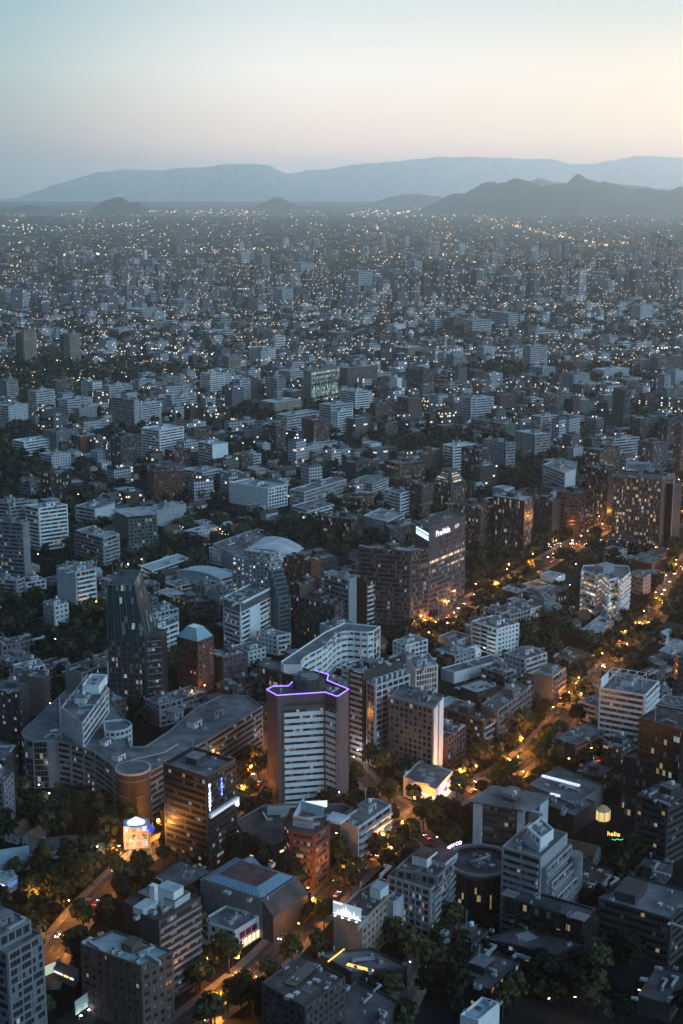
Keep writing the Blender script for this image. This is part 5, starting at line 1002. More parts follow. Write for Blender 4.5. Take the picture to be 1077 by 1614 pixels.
# ---------------------------------------------------------------- middle distance: block after block (crop, x0, x1, top, base, corner, wall, left, right)
MID = """
I 100 152 165 302 .1 T blank band|I 66 100 178 300 .5 D blank blank|I 295 338 178 296 .15 T blank band|I 255 295 185 296 .5 D blank blank|I 0 76 378 472 .45 C band band|I 120 232 425 515 .35 C band band
I 212 312 378 462 .3 N band band|I 250 392 462 545 .3 w band band|I 310 410 498 560 .3 C band punch|I 345 432 385 458 .6 C band band|I 425 470 382 440 .5 N blank band|I 438 560 402 478 .25 w band band|I 474 592 462 585 .9 C terr blank
I 585 682 480 572 .1 w blank band|I 568 654 378 440 .3 w band band|I 664 768 368 418 .3 T band band|I 735 820 395 432 .4 w band punch|I 700 832 442 515 .25 G band band|I 850 952 352 440 .45 C band band|I 940 1022 276 345 .4 T band band
I 0 118 488 575 .35 w band punch|I 470 600 620 752 .35 D band band|I 600 780 592 720 .45 W band band|I 780 890 595 680 .4 B band band|I 842 968 652 752 .5 W band blank|I 700 810 680 745 .4 B band band|I 280 425 618 690 .45 B band blank
I 185 330 600 690 .4 G punch punch|I 170 300 698 745 .4 w band punch|I 385 470 682 740 .4 C punch punch|I 55 225 640 700 .3 G band band|I 995 1075 700 755 .4 N band band|I 625 785 748 850 .4 M punch punch|I 780 945 770 830 .5 w band band
I 520 694 78 118 .5 C band band|I 585 655 108 128 .5 w band band|I 400 480 255 282 .5 W band band|I 465 570 160 185 .4 w punch punch|I 620 716 135 168 .4 C band band|I 845 990 170 200 .3 w band band|I 905 985 112 160 .4 C band band|I 722 796 34 88 .5 w band band
I 80 120 0 68 .5 C band band|I 515 578 0 52 .5 C band band|I 630 668 10 56 .4 C band band|I 985 1050 0 62 .4 C band band|I 215 330 640 690 .4 N band band|I 590 700 395 430 .4 C band band|I 170 300 20 45 .5 G band band|I 178 262 235 290 .4 N band band
J 118 226 242 305 .5 W band band|J 218 268 190 242 .2 W blank band|J 225 290 270 298 .5 w band band|J 0 78 282 335 .4 T band band|J 50 120 375 460 .4 C band band|J 100 152 372 450 .3 N band band|J 185 268 372 470 .6 C band band|J 150 200 378 425 .4 C band band
J 500 634 428 518 .5 W band band|J 500 660 325 415 .2 M punch punch|J 565 715 355 402 .35 w band band|J 638 720 392 452 .4 D band band|J 712 754 368 468 .75 W blank blank|J 752 785 378 440 .2 E band blank|J 780 902 335 432 .6 N band band|J 415 556 485 605 .35 w band band
J 465 554 512 608 .3 W blank band|J 232 412 528 620 .25 w band band|J 338 452 548 655 .45 B blank band|J 175 270 572 668 .6 N terr terr|J 628 745 478 560 .2 B band band|J 745 850 455 555 .45 N band blank|J 555 632 528 598 .3 N punch punch|J 160 340 472 525 .35 C punch punch
J 0 60 405 470 .5 D band band|J 50 165 700 750 .4 C band band|J 152 204 650 692 .4 w punch punch|J 318 495 660 695 .2 w punch punch|J 660 745 560 610 .4 M band band|J 800 942 685 760 .3 N band punch|J 690 865 735 810 .35 B band band|J 510 655 728 790 .4 D blank band
J 1020 1110 455 552 .4 w band band|J 940 1075 660 760 .3 C band band|J 880 940 120 172 .4 w band band|J 1030 1110 120 180 .3 w band band|J 960 1030 110 175 .4 B punch punch|J 565 650 110 145 .4 w band band|J 440 560 175 205 .4 C band band|J 720 860 240 300 .5 C band band
J 40 110 130 168 .4 N band band|J 310 370 135 165 .4 w punch punch|J 0 50 165 195 .3 w band band|J 640 720 190 225 .4 C punch punch|J 950 1035 270 330 .4 C band band|J 240 345 340 400 .5 w band band|J 700 780 140 175 .4 W punch punch|J 90 150 25 88 .4 D band band|J 215 300 62 85 .4 w band band
K 375 482 242 332 .3 w band band|K 405 516 335 385 .5 C grid grid|K 115 246 472 568 .4 w band band|K 545 668 362 455 .4 C band punch|K 470 612 462 560 .35 E band punch|K 410 530 552 638 .35 G band band|K 245 345 455 512 .3 N punch punch|K 125 345 585 640 .8 E band blank
K 200 340 668 800 .7 C punch band|K 340 494 630 740 .55 C punch band|K 105 252 700 835 .5 D curt curt|K 460 612 758 840 .55 C band blank|K 740 884 650 760 .2 C band band|K 845 980 560 650 .3 D band band|K 880 1010 668 790 .45 M band band|K 935 1077 292 370 .2 N band band
K 860 936 300 362 .4 C band band|K 985 1100 425 500 .1 E blank band|K 965 1010 365 480 .6 w band band|K 1005 1095 350 420 .4 w punch punch|K 770 850 432 600 .5 K blank band|K 565 640 690 745 .4 w punch blank|K 118 236 128 190 .3 w band band|K 40 118 120 182 .4 M punch punch
K 215 352 95 155 .7 C band band|K 376 545 175 205 .3 W band band|K 850 945 60 130 .4 G punch punch|K 640 672 98 125 .5 W blank blank|K 170 250 245 290 .4 C band punch|K 0 100 270 330 .3 C band band|K 680 840 345 385 .3 w punch punch|K 785 900 385 430 .4 E band band
K 690 795 405 450 .3 W blank blank|K 30 88 410 448 .4 w band band|K 172 272 405 440 .4 w punch punch|K 312 392 20 48 .4 C band band|K 400 500 35 62 .4 w band band|K 970 1077 560 700 .3 D band band|K 1040 1100 590 830 .3 N band band|K 640 740 650 700 .4 M band band
K 540 680 310 350 .4 N punch punch|K 640 800 700 840 .4 D band band|K 25 110 680 760 .5 C band band|K 0 60 740 800 .4 G band punch|K 340 410 700 745 .4 N punch punch|K 900 1000 130 160 .4 C band band|K 720 790 195 220 .4 w band band|K 790 850 225 255 .4 C band band
0 545 587 428 474 .5 w band band|0 605 640 430 470 .4 E curt curt|0 666 693 412 466 .5 K curt curt|0 640 668 412 462 .5 w band band|0 755 790 420 460 .5 w band band|0 735 757 422 462 .5 D band band|0 832 855 430 470 .4 E band band|0 886 905 420 455 .5 w band band
0 920 945 428 458 .5 E band band|0 1010 1032 420 455 .5 D band band|0 955 985 402 428 .5 D band band|0 270 308 425 448 .5 w band band|0 222 262 410 438 .5 w band band|0 402 425 402 430 .5 C band band|0 455 495 415 440 .5 w band band|0 476 495 428 455 .5 w band band
0 225 232 395 412 .5 W blank blank|0 300 322 408 436 .5 C band band|0 190 214 450 482 .5 C band band|0 95 118 452 480 .5 N band band|0 370 392 450 478 .5 C band band|0 430 462 455 485 .5 C band band|0 55 72 462 484 .5 C band band|0 0 20 462 486 .5 C band band
"""
CW = {'W': 'white', 'w': 'off-white', 'C': 'light grey', 'G': 'grey', 'D': 'dark', 'K': 'black', 'B': 'red-brick', 'N': 'brown', 'M': 'mauve-grey', 'T': 'beige', 'U': 'navy', 'E': 'teal-grey'}
LM0 = list(LANDMARK)
used_labels = set(o.get('label') for o in COL.objects if o.get('label'))
def rel(x, y, skip=0, pool=None):
    """the place of a thing told from the landmarks near it"""
    P = sorted(pool or LM0, key=lambda l: (l[0] - x) ** 2 + ((l[1] - y) * 1.6) ** 2)
    l = P[min(skip, len(P) - 1)]; dx, dy = x - l[0], y - l[1]
    far = math.hypot(dx, dy) > 110
    if abs(dx) > abs(dy) * 1.3: w = ('far right of' if far else 'right of') if dx > 0 else ('far left of' if far else 'left of')
    elif dy < 0: w = ('far beyond' if far else 'behind') + (' and left of' if dx < -25 else ' and right of' if dx > 25 else '')
    else: w = 'in front of' + (' and left of' if dx < -25 else ' and right of' if dx > 25 else '')
    return (w if len(l[2].split()) < 6 else w.split(' and ')[0]) + ' the ' + l[2]
LM0 = [l for l in LM0 if len(l[2].split()) <= 7]
def uniq(desc, x, y, alts=('',)):
    for skip in range(14):
        for a in alts:
            lab = ' '.join((a + ' ' + desc + ' ' + rel(x, y, skip)).split())
            if lab not in used_labels and len(lab.split()) <= 16: used_labels.add(lab); return lab
    return ' '.join((desc + ' ' + rel(x, y)).split()[:16])
ALIGN = [38]
def solve(f, h, px, ang):
    """length along direction ang from f so that the corner shows at picture x = px"""
    lo, hi = 3.0, 75.0; d = (math.cos(ang), math.sin(ang)); s = 1 if d[0] > 0 else -1
    for _ in range(24):
        m = (lo + hi) / 2; q = proj(f[0] + d[0] * m, f[1] + d[1] * m, h)[0]
        if (q - px) * s > 0: hi = m
        else: lo = m
    return lo
nmid = 0
for e in MID.replace('\n', '|').split('|'):
    t = e.split()
    if len(t) < 9: continue
    if t[6] in 'CG' and rnd.random() < .6: t[6] = rnd.choice('WWwwTN')
    cr, x0, x1, yt, yb, s, wk, sl, sr = t[0], *map(float, t[1:6]), t[6], t[7], t[8]
    X0, YT = full(cr, x0, yt); X1, YB = full(cr, x1, yb); s = min(.85, max(.15, s)); XF = X0 + (X1 - X0) * s
    f = at(XF, YB); h = heightfrom(XF, YT, YB)
    th = R(40 + rnd.uniform(-6, 6)) + math.atan2(-f[0], f[1]) * .6
    lr, ll = solve(f, h, X1, th), solve(f, h, X0, th + R(92))
    lr, ll = max(8, min(lr, 60)), max(8, min(ll, 60))
    u, v = np.array((math.cos(th), math.sin(th))), np.array((math.cos(th + R(92)), math.sin(th + R(92)))); F0 = np.array(f)
    pts_ = [tuple(F0), tuple(F0 + u * lr), tuple(F0 + u * lr + v * ll), tuple(F0 + v * ll)]
    fl = max(2, round(h / 3.2)); big = 'tower' if h > 34 else ('block' if h > 10 else 'low building'); far = f[1] > 2600
    sty = {'band': 'banded', 'punch': 'square-windowed', 'blank': 'blank-sided', 'terr': 'balconied', 'grid': 'gridded', 'curt': 'glass-fronted', 'bal': 'balconied'}[sr]
    px, py = proj(f[0], f[1], h * .6)
    lab = uniq('%s %s %s' % (CW[wk], sty, big) if not far else '%s distant %s' % (CW[wk], big), px, py, ('', 'wide' if X1 - X0 > 38 else 'narrow'))
    root, P = newbuilding('apartment_block' if h > 10 else 'low_building', pts_, h, lab, 'building', 'blocks of the middle distance', None, 3)
    nmid += 1
    far2 = f[1] > 1900
    fh_ = 3.2 if f[1] < 2600 else 4.5
    tier(root, P, 0, h, wk, [sr, 'blank', 'blank', sl], fh_, rnd.choice('nnsf') if wk not in 'KE' else 's', rnd.choice('rrldr' if wk in 'GDNMK' else 'llrrp'), 1.0 if not far2 else 0.5, hero=False)
    rooftop(root, P, h, 4 if f[1] < 1500 else (2 if f[1] < 2400 else 1), wk if wk not in 'KUE' else 'G', h > 9)
    if f[1] < 1700: LM0.append((px, py, '%s %s %s' % (CW[wk], sty, big))) if False else None

# ---------------------------------------------------------------- keeping things apart
GRIDF = {}
for i, (P, m, bb_) in enumerate(FOOT):
    for gx in range(int((bb_[0] - 9) // 50), int((bb_[2] + 9) // 50) + 1):
        for gy in range(int((bb_[1] - 9) // 50), int((bb_[3] + 9) // 50) + 1): GRIDF.setdefault((gx, gy), []).append(i)
def inpoly(x, y, P):
    c = False; j = len(P) - 1
    for i in range(len(P)):
        if (P[i][1] > y) != (P[j][1] > y) and x < (P[j][0] - P[i][0]) * (y - P[i][1]) / (P[j][1] - P[i][1]) + P[i][0]: c = not c
        j = i
    return c
def segd(x, y, a, b):
    dx, dy = b[0] - a[0], b[1] - a[1]; t = max(0, min(1, ((x - a[0]) * dx + (y - a[1]) * dy) / (dx * dx + dy * dy + 1e-9))); return math.hypot(x - a[0] - t * dx, y - a[1] - t * dy)
SG = {}
for pl, w in STREETS:
    for a, b in zip(pl, pl[1:]):
        for gx in range(int((min(a[0], b[0]) - 30) // 30), int((max(a[0], b[0]) + 30) // 30) + 1):
            for gy in range(int((min(a[1], b[1]) - 30) // 30), int((max(a[1], b[1]) + 30) // 30) + 1): SG.setdefault((gx, gy), []).append((a, b, w))
def clear(x, y, rad, road=2.5):
    for i in GRIDF.get((int(x // 50), int(y // 50)), ()):
        P = FOOT[i][0]
        if inpoly(x, y, P): return False
        if any(segd(x, y, P[k], P[(k + 1) % len(P)]) < rad for k in range(len(P))): return False
    for a, b, w in SG.get((int(x // 30), int(y // 30)), ()):
        if segd(x, y, a, b) < w + rad * .8 + road: return False
    return True
KEEP = [(*at(*full('P5', 850, 530), 8), 13), (*at(*full('P5', 900, 470), 8), 12), (*at(*full('P4', 645, 60)), 9), (*at(*full('P4', 645, 110)), 9), (*at(*full('E', 725, 935)), 8), (*at(*full('E', 725, 965)), 8), (*at(*full('P1', 825, 185)), 8), (*at(*full('P1', 540, 1190)), 7), (*at(*full('P1', 400, 985)), 7), (*at(*full('P3', 110, 800)), 6), (*at(*full('D', 900, 850)), 7), (*at(*full('P2', 520, 780)), 7)]
def claim(x, y, r_):
    P = [(x - r_, y - r_), (x + r_, y - r_), (x + r_, y + r_), (x - r_, y + r_)]; FOOT.append((P, 0, None)); i = len(FOOT) - 1
    for gx in range(int((x - r_ - 8) // 50), int((x + r_ + 8) // 50) + 1):
        for gy in range(int((y - r_ - 8) // 50), int((y + r_ + 8) // 50) + 1): GRIDF.setdefault((gx, gy), []).append(i)
for k_ in KEEP: claim(*k_)
def inview(x, y, z=0, m=40):
    p = proj(x, y, z); return -m < p[0] < 1077 + m and p[1] < 1614 + m and y > 100
# dark gaps that are woods and gardens in the photograph (picture ellipses: x, y, rx, ry)
WOODS = [(30, 740, 60, 70), (60, 600, 110, 35), (200, 590, 160, 14), (320, 870, 90, 25), (480, 850, 110, 25), (120, 1010, 110, 40), (300, 1060, 60, 40), (60, 960, 70, 25), (120, 1350, 130, 90), (830, 870, 120, 25), (760, 900, 90, 40),
         (860, 1000, 45, 20), (640, 1000, 60, 35), (800, 1130, 60, 40), (590, 1240, 60, 50), (610, 1310, 70, 40), (720, 1290, 40, 25), (900, 1440, 120, 40), (1000, 1330, 60, 50), (820, 730, 60, 40), (470, 660, 130, 20), (900, 590, 200, 18), (700, 700, 90, 18), (200, 700, 60, 22), (360, 720, 60, 18)]
def wood(px, py): return any(((px - a) / c) ** 2 + ((py - b) / d) ** 2 < 1 for a, b, c, d in WOODS)

# ---------------------------------------------------------------- trees
def leafmat(name, c):
    m, NN, L, b = newmat(name); geo = nd(NN, 'ShaderNodeNewGeometry'); n = nd(NN, 'ShaderNodeTexNoise'); n.inputs['Scale'].default_value = .5; L.new(geo.outputs['Position'], n.inputs[0])
    r = nd(NN, 'ShaderNodeMapRange'); r.inputs[1].default_value = .3; r.inputs[2].default_value = .7; r.inputs[3].default_value = .5; r.inputs[4].default_value = 1.5; L.new(n.outputs[0], r.inputs[0])
    mx = nd(NN, 'ShaderNodeVectorMath', operation='SCALE'); mx.inputs[0].default_value = c; L.new(r.outputs[0], mx.inputs['Scale']); L.new(mx.outputs[0], b.inputs['Base Color']); b.inputs['Roughness'].default_value = .8; b.inputs['Specular IOR Level'].default_value = .08
    return m
LEAF = [leafmat('leaves_dark', (.016, .027, .016)), leafmat('leaves_olive_lamplit', (.06, .065, .03)), leafmat('leaves_deep', (.012, .022, .016))]  # olive tone lightened so lamp glow shows on the street crowns
BARK = surf('bark', (.07, .055, .045), scale=2)
TREES = []
def mk_tree(k, hgt, rad, conical=False):
    rr_ = random.Random(50 + k); b = MB(); lim = []
    b.tube((0, 0, 0), (0.2, .1, hgt * .42), .3, 6, .2)
    cl = []
    for q in range(9 if not conical else 7):
        a = rr_.random() * 6.283; el = rr_.uniform(.1, 1); rr2 = rad * (rr_.uniform(.35, .8)) * (1 - (.55 * el if not conical else .85 * el)); c = (math.cos(a) * rr2, math.sin(a) * rr2, hgt * (.42 + .48 * el))
        cl.append((c, rad * rr_.uniform(.38, .6) * (1 - .5 * el if conical else 1))); b.tube((.2, .1, hgt * rr_.uniform(.25, .42)), c, .13, 4, .05)
    tr = b.mesh('trunk', BARK); L = MB()
    for c, rd in cl:
        for _ in range(58):
            v = np.array([rr_.gauss(0, 1) for _ in range(3)]); v /= np.linalg.norm(v); p = np.array(c) + v * rd * rr_.uniform(.55, 1.12) * np.array((1, 1, .8)); s = rr_.uniform(.4, .95)
            n = v + np.array([rr_.gauss(0, .5) for _ in range(3)]); n /= np.linalg.norm(n); u = np.cross(n, (0.3, .2, 1)); u /= np.linalg.norm(u); w = np.cross(n, u)
            L.face([tuple(p - u * s - w * s * .6), tuple(p + u * s * .8 - w * s), tuple(p + u * s + w * s * .7), tuple(p - u * s * .7 + w * s)])
    return tr, [L.mesh('crown', LEAF[q]) for q in range(3)] if k < 3 else [L.mesh('crown', LEAF[k % 3])], hgt
TV = [mk_tree(i, h_, r_, c_) for i, (h_, r_, c_) in enumerate(((10, 4.6, 0), (12, 5.2, 0), (9, 4.2, 0), (13, 5.0, 0), (14, 3.4, 1), (8, 3.6, 0)))]
tree_pts = []
def plant(x, y, s, street_=False): tree_pts.append((x, y, s, street_))
# avenue trees on both kerbs
for si, (pl, w) in enumerate(STREETS):
    for s in (-1, 1):
        o_ = offs(pl, s * (w + 3.0)); acc = 0
        for a, b_ in zip(o_, o_[1:]):
            L_ = math.hypot(b_[0] - a[0], b_[1] - a[1]); acc += L_
            if acc > 7.5:
                acc = 0
                if rnd.random() < (.72 if si == 0 else .62 if si in (1, 2) else .6):
                    x, y = b_[0] + rnd.uniform(-1, 1), b_[1] + rnd.uniform(-1, 1); ok = True
                    for i in GRIDF.get((int(x // 50), int(y // 50)), ()):
                        P = FOOT[i][0]
                        if inpoly(x, y, P) or any(segd(x, y, P[k], P[(k + 1) % len(P)]) < 2.5 for k in range(len(P))): ok = False; break
                    if ok and inview(x, y): plant(x, y, rnd.uniform(1.0, 1.5), True)
GLOWS = ((705, 1262, 5000, 1), (722, 1238, 4000, 1), (800, 1222, 3600, 1), (820, 1240, 3600, 1), (600, 1342, 4200, 1), (612, 1362, 3600, 1), (545, 1396, 5200, 1), (490, 1446, 3000, 1), (378, 1262, 2600, 1), (392, 1232, 3000, 1), (388, 1212, 3000, 1), (120, 1402, 4200, 1),
                         (186, 1358, 4200, 1), (245, 1318, 5200, 1), (226, 1330, 5200, 1), (848, 1134, 4600, 1), (905, 1098, 4600, 1), (893, 1112, 3000, 1), (976, 1012, 4600, 1), (972, 1040, 3000, 1), (808, 928, 5200, 1), (778, 936, 4600, 1), (838, 902, 4600, 1), (684, 998, 3600, 1), (702, 1000, 2600, 1), (650, 1000, 2600, 1), (340, 1604, 5000, 1), (322, 1540, 3000, 1),
                         (57, 1442, 2500, 1), (50, 1425, 1500, 0), (655, 1395, 1600, 0), (700, 1478, 600, 0), (670, 1545, 1200, 0), (676, 1232, 2400, 0), (640, 1245, 2400, 0), (560, 1205, 1500, 0), (60, 1260, 1300, 0), (75, 1275, 900, 0), (110, 1385, 900, 0), (150, 1362, 1200, 0), (905, 905, 2000, 0), (880, 925, 2400, 0), (895, 938, 2000, 0), (1000, 1590, 200, 1), (860, 1608, 300, 1), (900, 1605, 300, 1), (200, 905, 3000, 0), (222, 897, 2000, 0), (800, 905, 2500, 1),
                         (300, 1110, 900, 1), (320, 1102, 900, 1), (150, 965, 1600, 1), (1062, 905, 3000, 1), (1075, 820, 3000, 1), (870, 1085, 2500, 1), (345, 848, 900, 1), (390, 838, 900, 1), (1005, 1000, 2600, 1), (1030, 960, 2600, 1), (840, 985, 1500, 0), (760, 1040, 2600, 0))
for (px, py, e, o_) in GLOWS:
    if o_ and e > 1500 and not (abs(px - 236) < 30 and abs(py - 1322) < 25):
        x, y = at(px, py)
        for a in (0.4, 2.3, 4.3):
            a += rnd.uniform(-.5, .5); d_ = rnd.uniform(3.8, 6); xx_, yy_ = x + math.cos(a) * d_, y + math.sin(a) * d_
            if not any(inpoly(xx_, yy_, FOOT[i][0]) for i in GRIDF.get((int(xx_ // 50), int(yy_ // 50)), ())): plant(xx_, yy_, rnd.uniform(.85, 1.15), True)
# infill between the blocks: mid-rise, houses and garden trees
house_pts = []; stuff_h = []; mids = 0
y = 455.0
while y < 1500:
    half = y * .25 + 10; x = -half
    while x < half:
        jx, jy = x + rnd.uniform(-9, 9), y + rnd.uniform(-9, 9); p = proj(jx, jy, 0)
        if 10 < p[0] < 1067 and p[1] < 1600 and not wood(*p) and mids < 85 and rnd.random() < .85:
            w, d = rnd.uniform(14, 24), rnd.uniform(12, 18); 
            if clear(jx, jy, max(w, d) * .56, 4.5):
                ang = math.radians(57 if jy < 760 else 42) + rnd.uniform(-.06, .06); ca, sa = math.cos(ang), math.sin(ang); h = rnd.choice((6.4, 8, 9.6, 9.6, 12.8, 12.8, 16, 19.2)) * (1 if jy > 620 else .75)
                pts_ = [(jx + ca * a - sa * c, jy + sa * a + ca * c) for a, c in ((-w / 2, -d / 2), (w / 2, -d / 2), (w / 2, d / 2), (-w / 2, d / 2))]
                wk = rnd.choice('WwwCCGGNMD' if jy > 640 else 'KGDDDN'); q = proj(jx, jy, h); sr, sl = rnd.choice(('band', 'punch', 'terr', 'grid')), rnd.choice(('band', 'punch', 'blank'))  # nearest blocks draw darker walls, foreground dimness put into the colour
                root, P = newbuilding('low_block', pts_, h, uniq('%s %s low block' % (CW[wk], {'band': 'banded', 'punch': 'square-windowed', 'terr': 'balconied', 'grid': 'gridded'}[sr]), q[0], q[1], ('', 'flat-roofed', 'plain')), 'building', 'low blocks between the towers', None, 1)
                tier(root, P, 0, h, wk, [sr, 'blank', 'blank', sl], 3.2, rnd.choice('nnsf'), rnd.choice('rrdlmb' if jy > 640 else 'ddrm'), .8, hero=False); rooftop(root, P, h, 6, wk, h > 9)  # roofs of the nearest blocks darkened likewise for the dim foreground
                i = len(FOOT) - 1; bb_ = FOOT[i][2]
                for gx in range(int((bb_[0] - 9) // 50), int((bb_[2] + 9) // 50) + 1):
                    for gy in range(int((bb_[1] - 9) // 50), int((bb_[3] + 9) // 50) + 1): GRIDF.setdefault((gx, gy), []).append(i)
                mids += 1
        x += 21
    y += 21
y = 440.0
while y < 3600:
    cell = 17 + (y - 440) * .006; half = y * .27 + 30; x = -half
    while x < half:
        jx, jy = x + rnd.uniform(-.35, .35) * cell, y + rnd.uniform(-.35, .35) * cell
        if inview(jx, jy, 0, 15):
            p = proj(jx, jy, 0); wd = wood(*p)
            ang = math.radians(55 if y < 760 else 40) ; gx = (jx * math.cos(ang) + jy * math.sin(ang)) % 95; gy = (-jx * math.sin(ang) + jy * math.cos(ang)) % 120
            on = y > 760 and (gx < 9 or gy < 9)
            if not on:
                hp_ = (.10 if y < 720 else .55 if y < 1300 else .55) if not wd else .02
                sz = rnd.uniform(5, 9.5)
                if rnd.random() < hp_ and clear(jx, jy, sz * 1.15): house_pts.append((jx, jy, sz)); claim(jx, jy, sz)
        x += cell
    y += cell
house_pts.sort(key=lambda q: q[1])
nb = len([o for o in COL.objects if o.parent is None and o.get('category') in ('building', 'tower', 'hall', 'house', 'pavilion')])
NH = 286
for i, (x, y, sz) in enumerate(house_pts):
    ang = math.radians(55 if y < 760 else 40) + rnd.uniform(-.1, .1)
    if i < NH:
        flat = rnd.random() < .45; wk = rnd.choice('WwwCTGN'); px, py = proj(x, y, 4); hh = rnd.uniform(3.2, 7)
        if flat:
            w, d = sz * rnd.uniform(1.4, 2), sz * rnd.uniform(1.2, 1.9); ca, sa = math.cos(ang), math.sin(ang)
            pts_ = [(x + ca * a - sa * c, y + sa * a + ca * c) for a, c in ((-w / 2, -d / 2), (w / 2, -d / 2), (w / 2, d / 2), (-w / 2, d / 2))]
            root, P = newbuilding('house', pts_, hh, uniq('flat-roofed %s house' % CW[wk], px, py, ('small', 'tiny', 'plain')), 'house', 'houses between the blocks', None, 1)
            tier(root, P, 0, hh, wk, ['punch', 'blank', 'blank', 'punch'], 3.1, rnd.choice('sn'), rnd.choice('rldb'), .5, hero=False); rooftop(root, P, hh, 2, 'w', False)
        else:
            rk = rnd.choice('ttdmb'); o = house(x, y, sz * 1.9, sz * 1.35, ang + rnd.choice((0, 1.57)), hh, sz * .38, wk, rk, uniq('pitched-roof %s house' % CW[wk], px, py, ('small', 'tiny', 'plain'))); o['group'] = 'houses between the blocks'
    else: stuff_h.append((x, y, sz, ang))
NBLD = nb + min(NH, len(house_pts))
# trees
y = 440.0
while y < 3800:
    cell = 7.6 + (y - 440) * .0045; half = y * .27 + 30; x = -half
    while x < half:
        jx, jy = x + rnd.uniform(-.45, .45) * cell, y + rnd.uniform(-.45, .45) * cell
        if inview(jx, jy, 0, 12):
            p = proj(jx, jy, 0)
            if rnd.random() < (.92 if wood(*p) else .5 if y < 1500 else .28) and clear(jx, jy, 3.2 if y < 1500 else 1.5): plant(jx, jy, rnd.uniform(.65, 1.35))
        x += cell
    y += cell
tree_pts.sort(key=lambda q: q[1] - (150 if q[3] else 0))
NT = 300
STN = ['main avenue', 'second avenue', 'lower left street', 'side street by the shops', 'street below the crossing', 'bottom lane', 'bottom lane']
tgroups = {}
for i, (x, y, s, st_r) in enumerate(tree_pts[:NT]):
    k = rnd.randrange(6) if not st_r else rnd.choice((0, 1, 2, 5)); tr, cr_, hg = TV[k]
    px, py = proj(x, y, 6); kind = ('cone-shaped dark tree' if k == 4 else 'leafy street tree' if st_r else 'dark round tree')
    r_ = rel(px, py); lab = kind + ' ' + r_; root = empty('tree', (x, y, 0), rnd.random() * 6.28); root.scale = (s, s, s * rnd.uniform(.85, 1.15))
    tag(root, lab, 'tree', ('trees ' + r_)); inst('trunk', tr, root); inst('crown', cr_[1 if st_r and len(cr_) > 1 else rnd.randrange(len(cr_))], root)
# the rest of the trees, past the three hundred that show largest: one mass
def numpy_mesh(name, V, Fq, mats, midx=None, uv=None):
    me = bpy.data.meshes.new(name); V = np.asarray(V, np.float32); Fq = np.asarray(Fq, np.int32); n = len(Fq); k = Fq.shape[1]
    me.vertices.add(len(V)); me.vertices.foreach_set('co', V.ravel()); me.loops.add(n * k); me.loops.foreach_set('vertex_index', Fq.ravel())
    me.polygons.add(n); me.polygons.foreach_set('loop_start', np.arange(0, n * k, k, dtype=np.int32)); me.polygons.foreach_set('loop_total', np.full(n, k, np.int32))
    for m in mats: me.materials.append(m)
    if midx is not None: me.polygons.foreach_set('material_index', np.asarray(midx, np.int32))
    if uv is not None: u = me.uv_layers.new(name='UVMap'); u.data.foreach_set('uv', np.asarray(uv, np.float32).ravel())
    me.update(calc_edges=True); me.validate(); o = bpy.data.objects.new(name, me); COL.objects.link(o); return o
rs = np.random.RandomState(3)
V, Fq, MI = [], [], []; base_ = 0
def clump(n):
    v = rs.normal(size=(n, 3)); v /= np.linalg.norm(v, axis=1)[:, None]; return v
for (x, y, s, _) in tree_pts[NT:]:
    n = 110 if y < 900 else (60 if y < 1500 else 26); hgt = 9.5 * s; rad = 4.3 * s
    v = clump(n); lob = 1 + .25 * np.sin(v[:, 0] * 5 + x) * np.cos(v[:, 1] * 4 + y); p = v * rs.uniform(.5, 1.05, (n, 1)) * lob[:, None] * np.array((rad, rad, hgt * .36)) + np.array((x, y, hgt * .62))
    nn = v + rs.normal(size=(n, 3)) * .45; nn /= np.linalg.norm(nn, axis=1)[:, None]; u = np.cross(nn, (.3, .2, 1)); u /= np.linalg.norm(u, axis=1)[:, None]; w = np.cross(nn, u); sz = (rs.uniform(.5, .95, (n, 1)) * (1 if y < 900 else 1.35 if y < 1500 else 2.1)) * s
    q = np.stack([p - u * sz - w * sz * .7, p + u * sz - w * sz, p + u * sz * .8 + w * sz, p - u * sz + w * sz * .8], 1).reshape(-1, 3)
    V.append(q); Fq.append(np.arange(n * 4).reshape(n, 4) + base_); MI.append(np.full(n, int((x * 7 + y * 3) % 3))); base_ += n * 4
far_trees = 0
# distant tree belts, coarser
n = 24000; d = np.exp(rs.uniform(math.log(2900), math.log(15000), n)); xx = (rs.rand(n) - .5) * d * .56
n2 = 5
for x, y in zip(xx, d):
    v = clump(n2); sc_ = y / 3600; p = v * np.array((11 * sc_ ** .7, 7, 3)) * .8 + np.array((x, y, 5)); w_ = rs.uniform(3, 7, (n2, 1)) * sc_ ** .6
    u = np.array([[1, 0, 0]] * n2); up = np.array([[0, .35, 1]] * n2) * .45
    q = np.stack([p - u * w_ - up * w_ * .6, p + u * w_ - up * w_ * .6, p + u * w_ * .7 + up * w_ * .5, p - u * w_ * .7 + up * w_ * .5], 1).reshape(-1, 3); q[:, 2] = np.maximum(q[:, 2], .3)
    V.append(q); Fq.append(np.arange(n2 * 4).reshape(n2, 4) + base_); MI.append(np.full(n2, 2)); base_ += n2 * 4
o = numpy_mesh('tree_mass', np.concatenate(V), np.concatenate(Fq), LEAF, np.concatenate(MI)); tag(o, 'dark mass of garden and street trees filling the gaps between buildings', 'trees', kind='stuff')

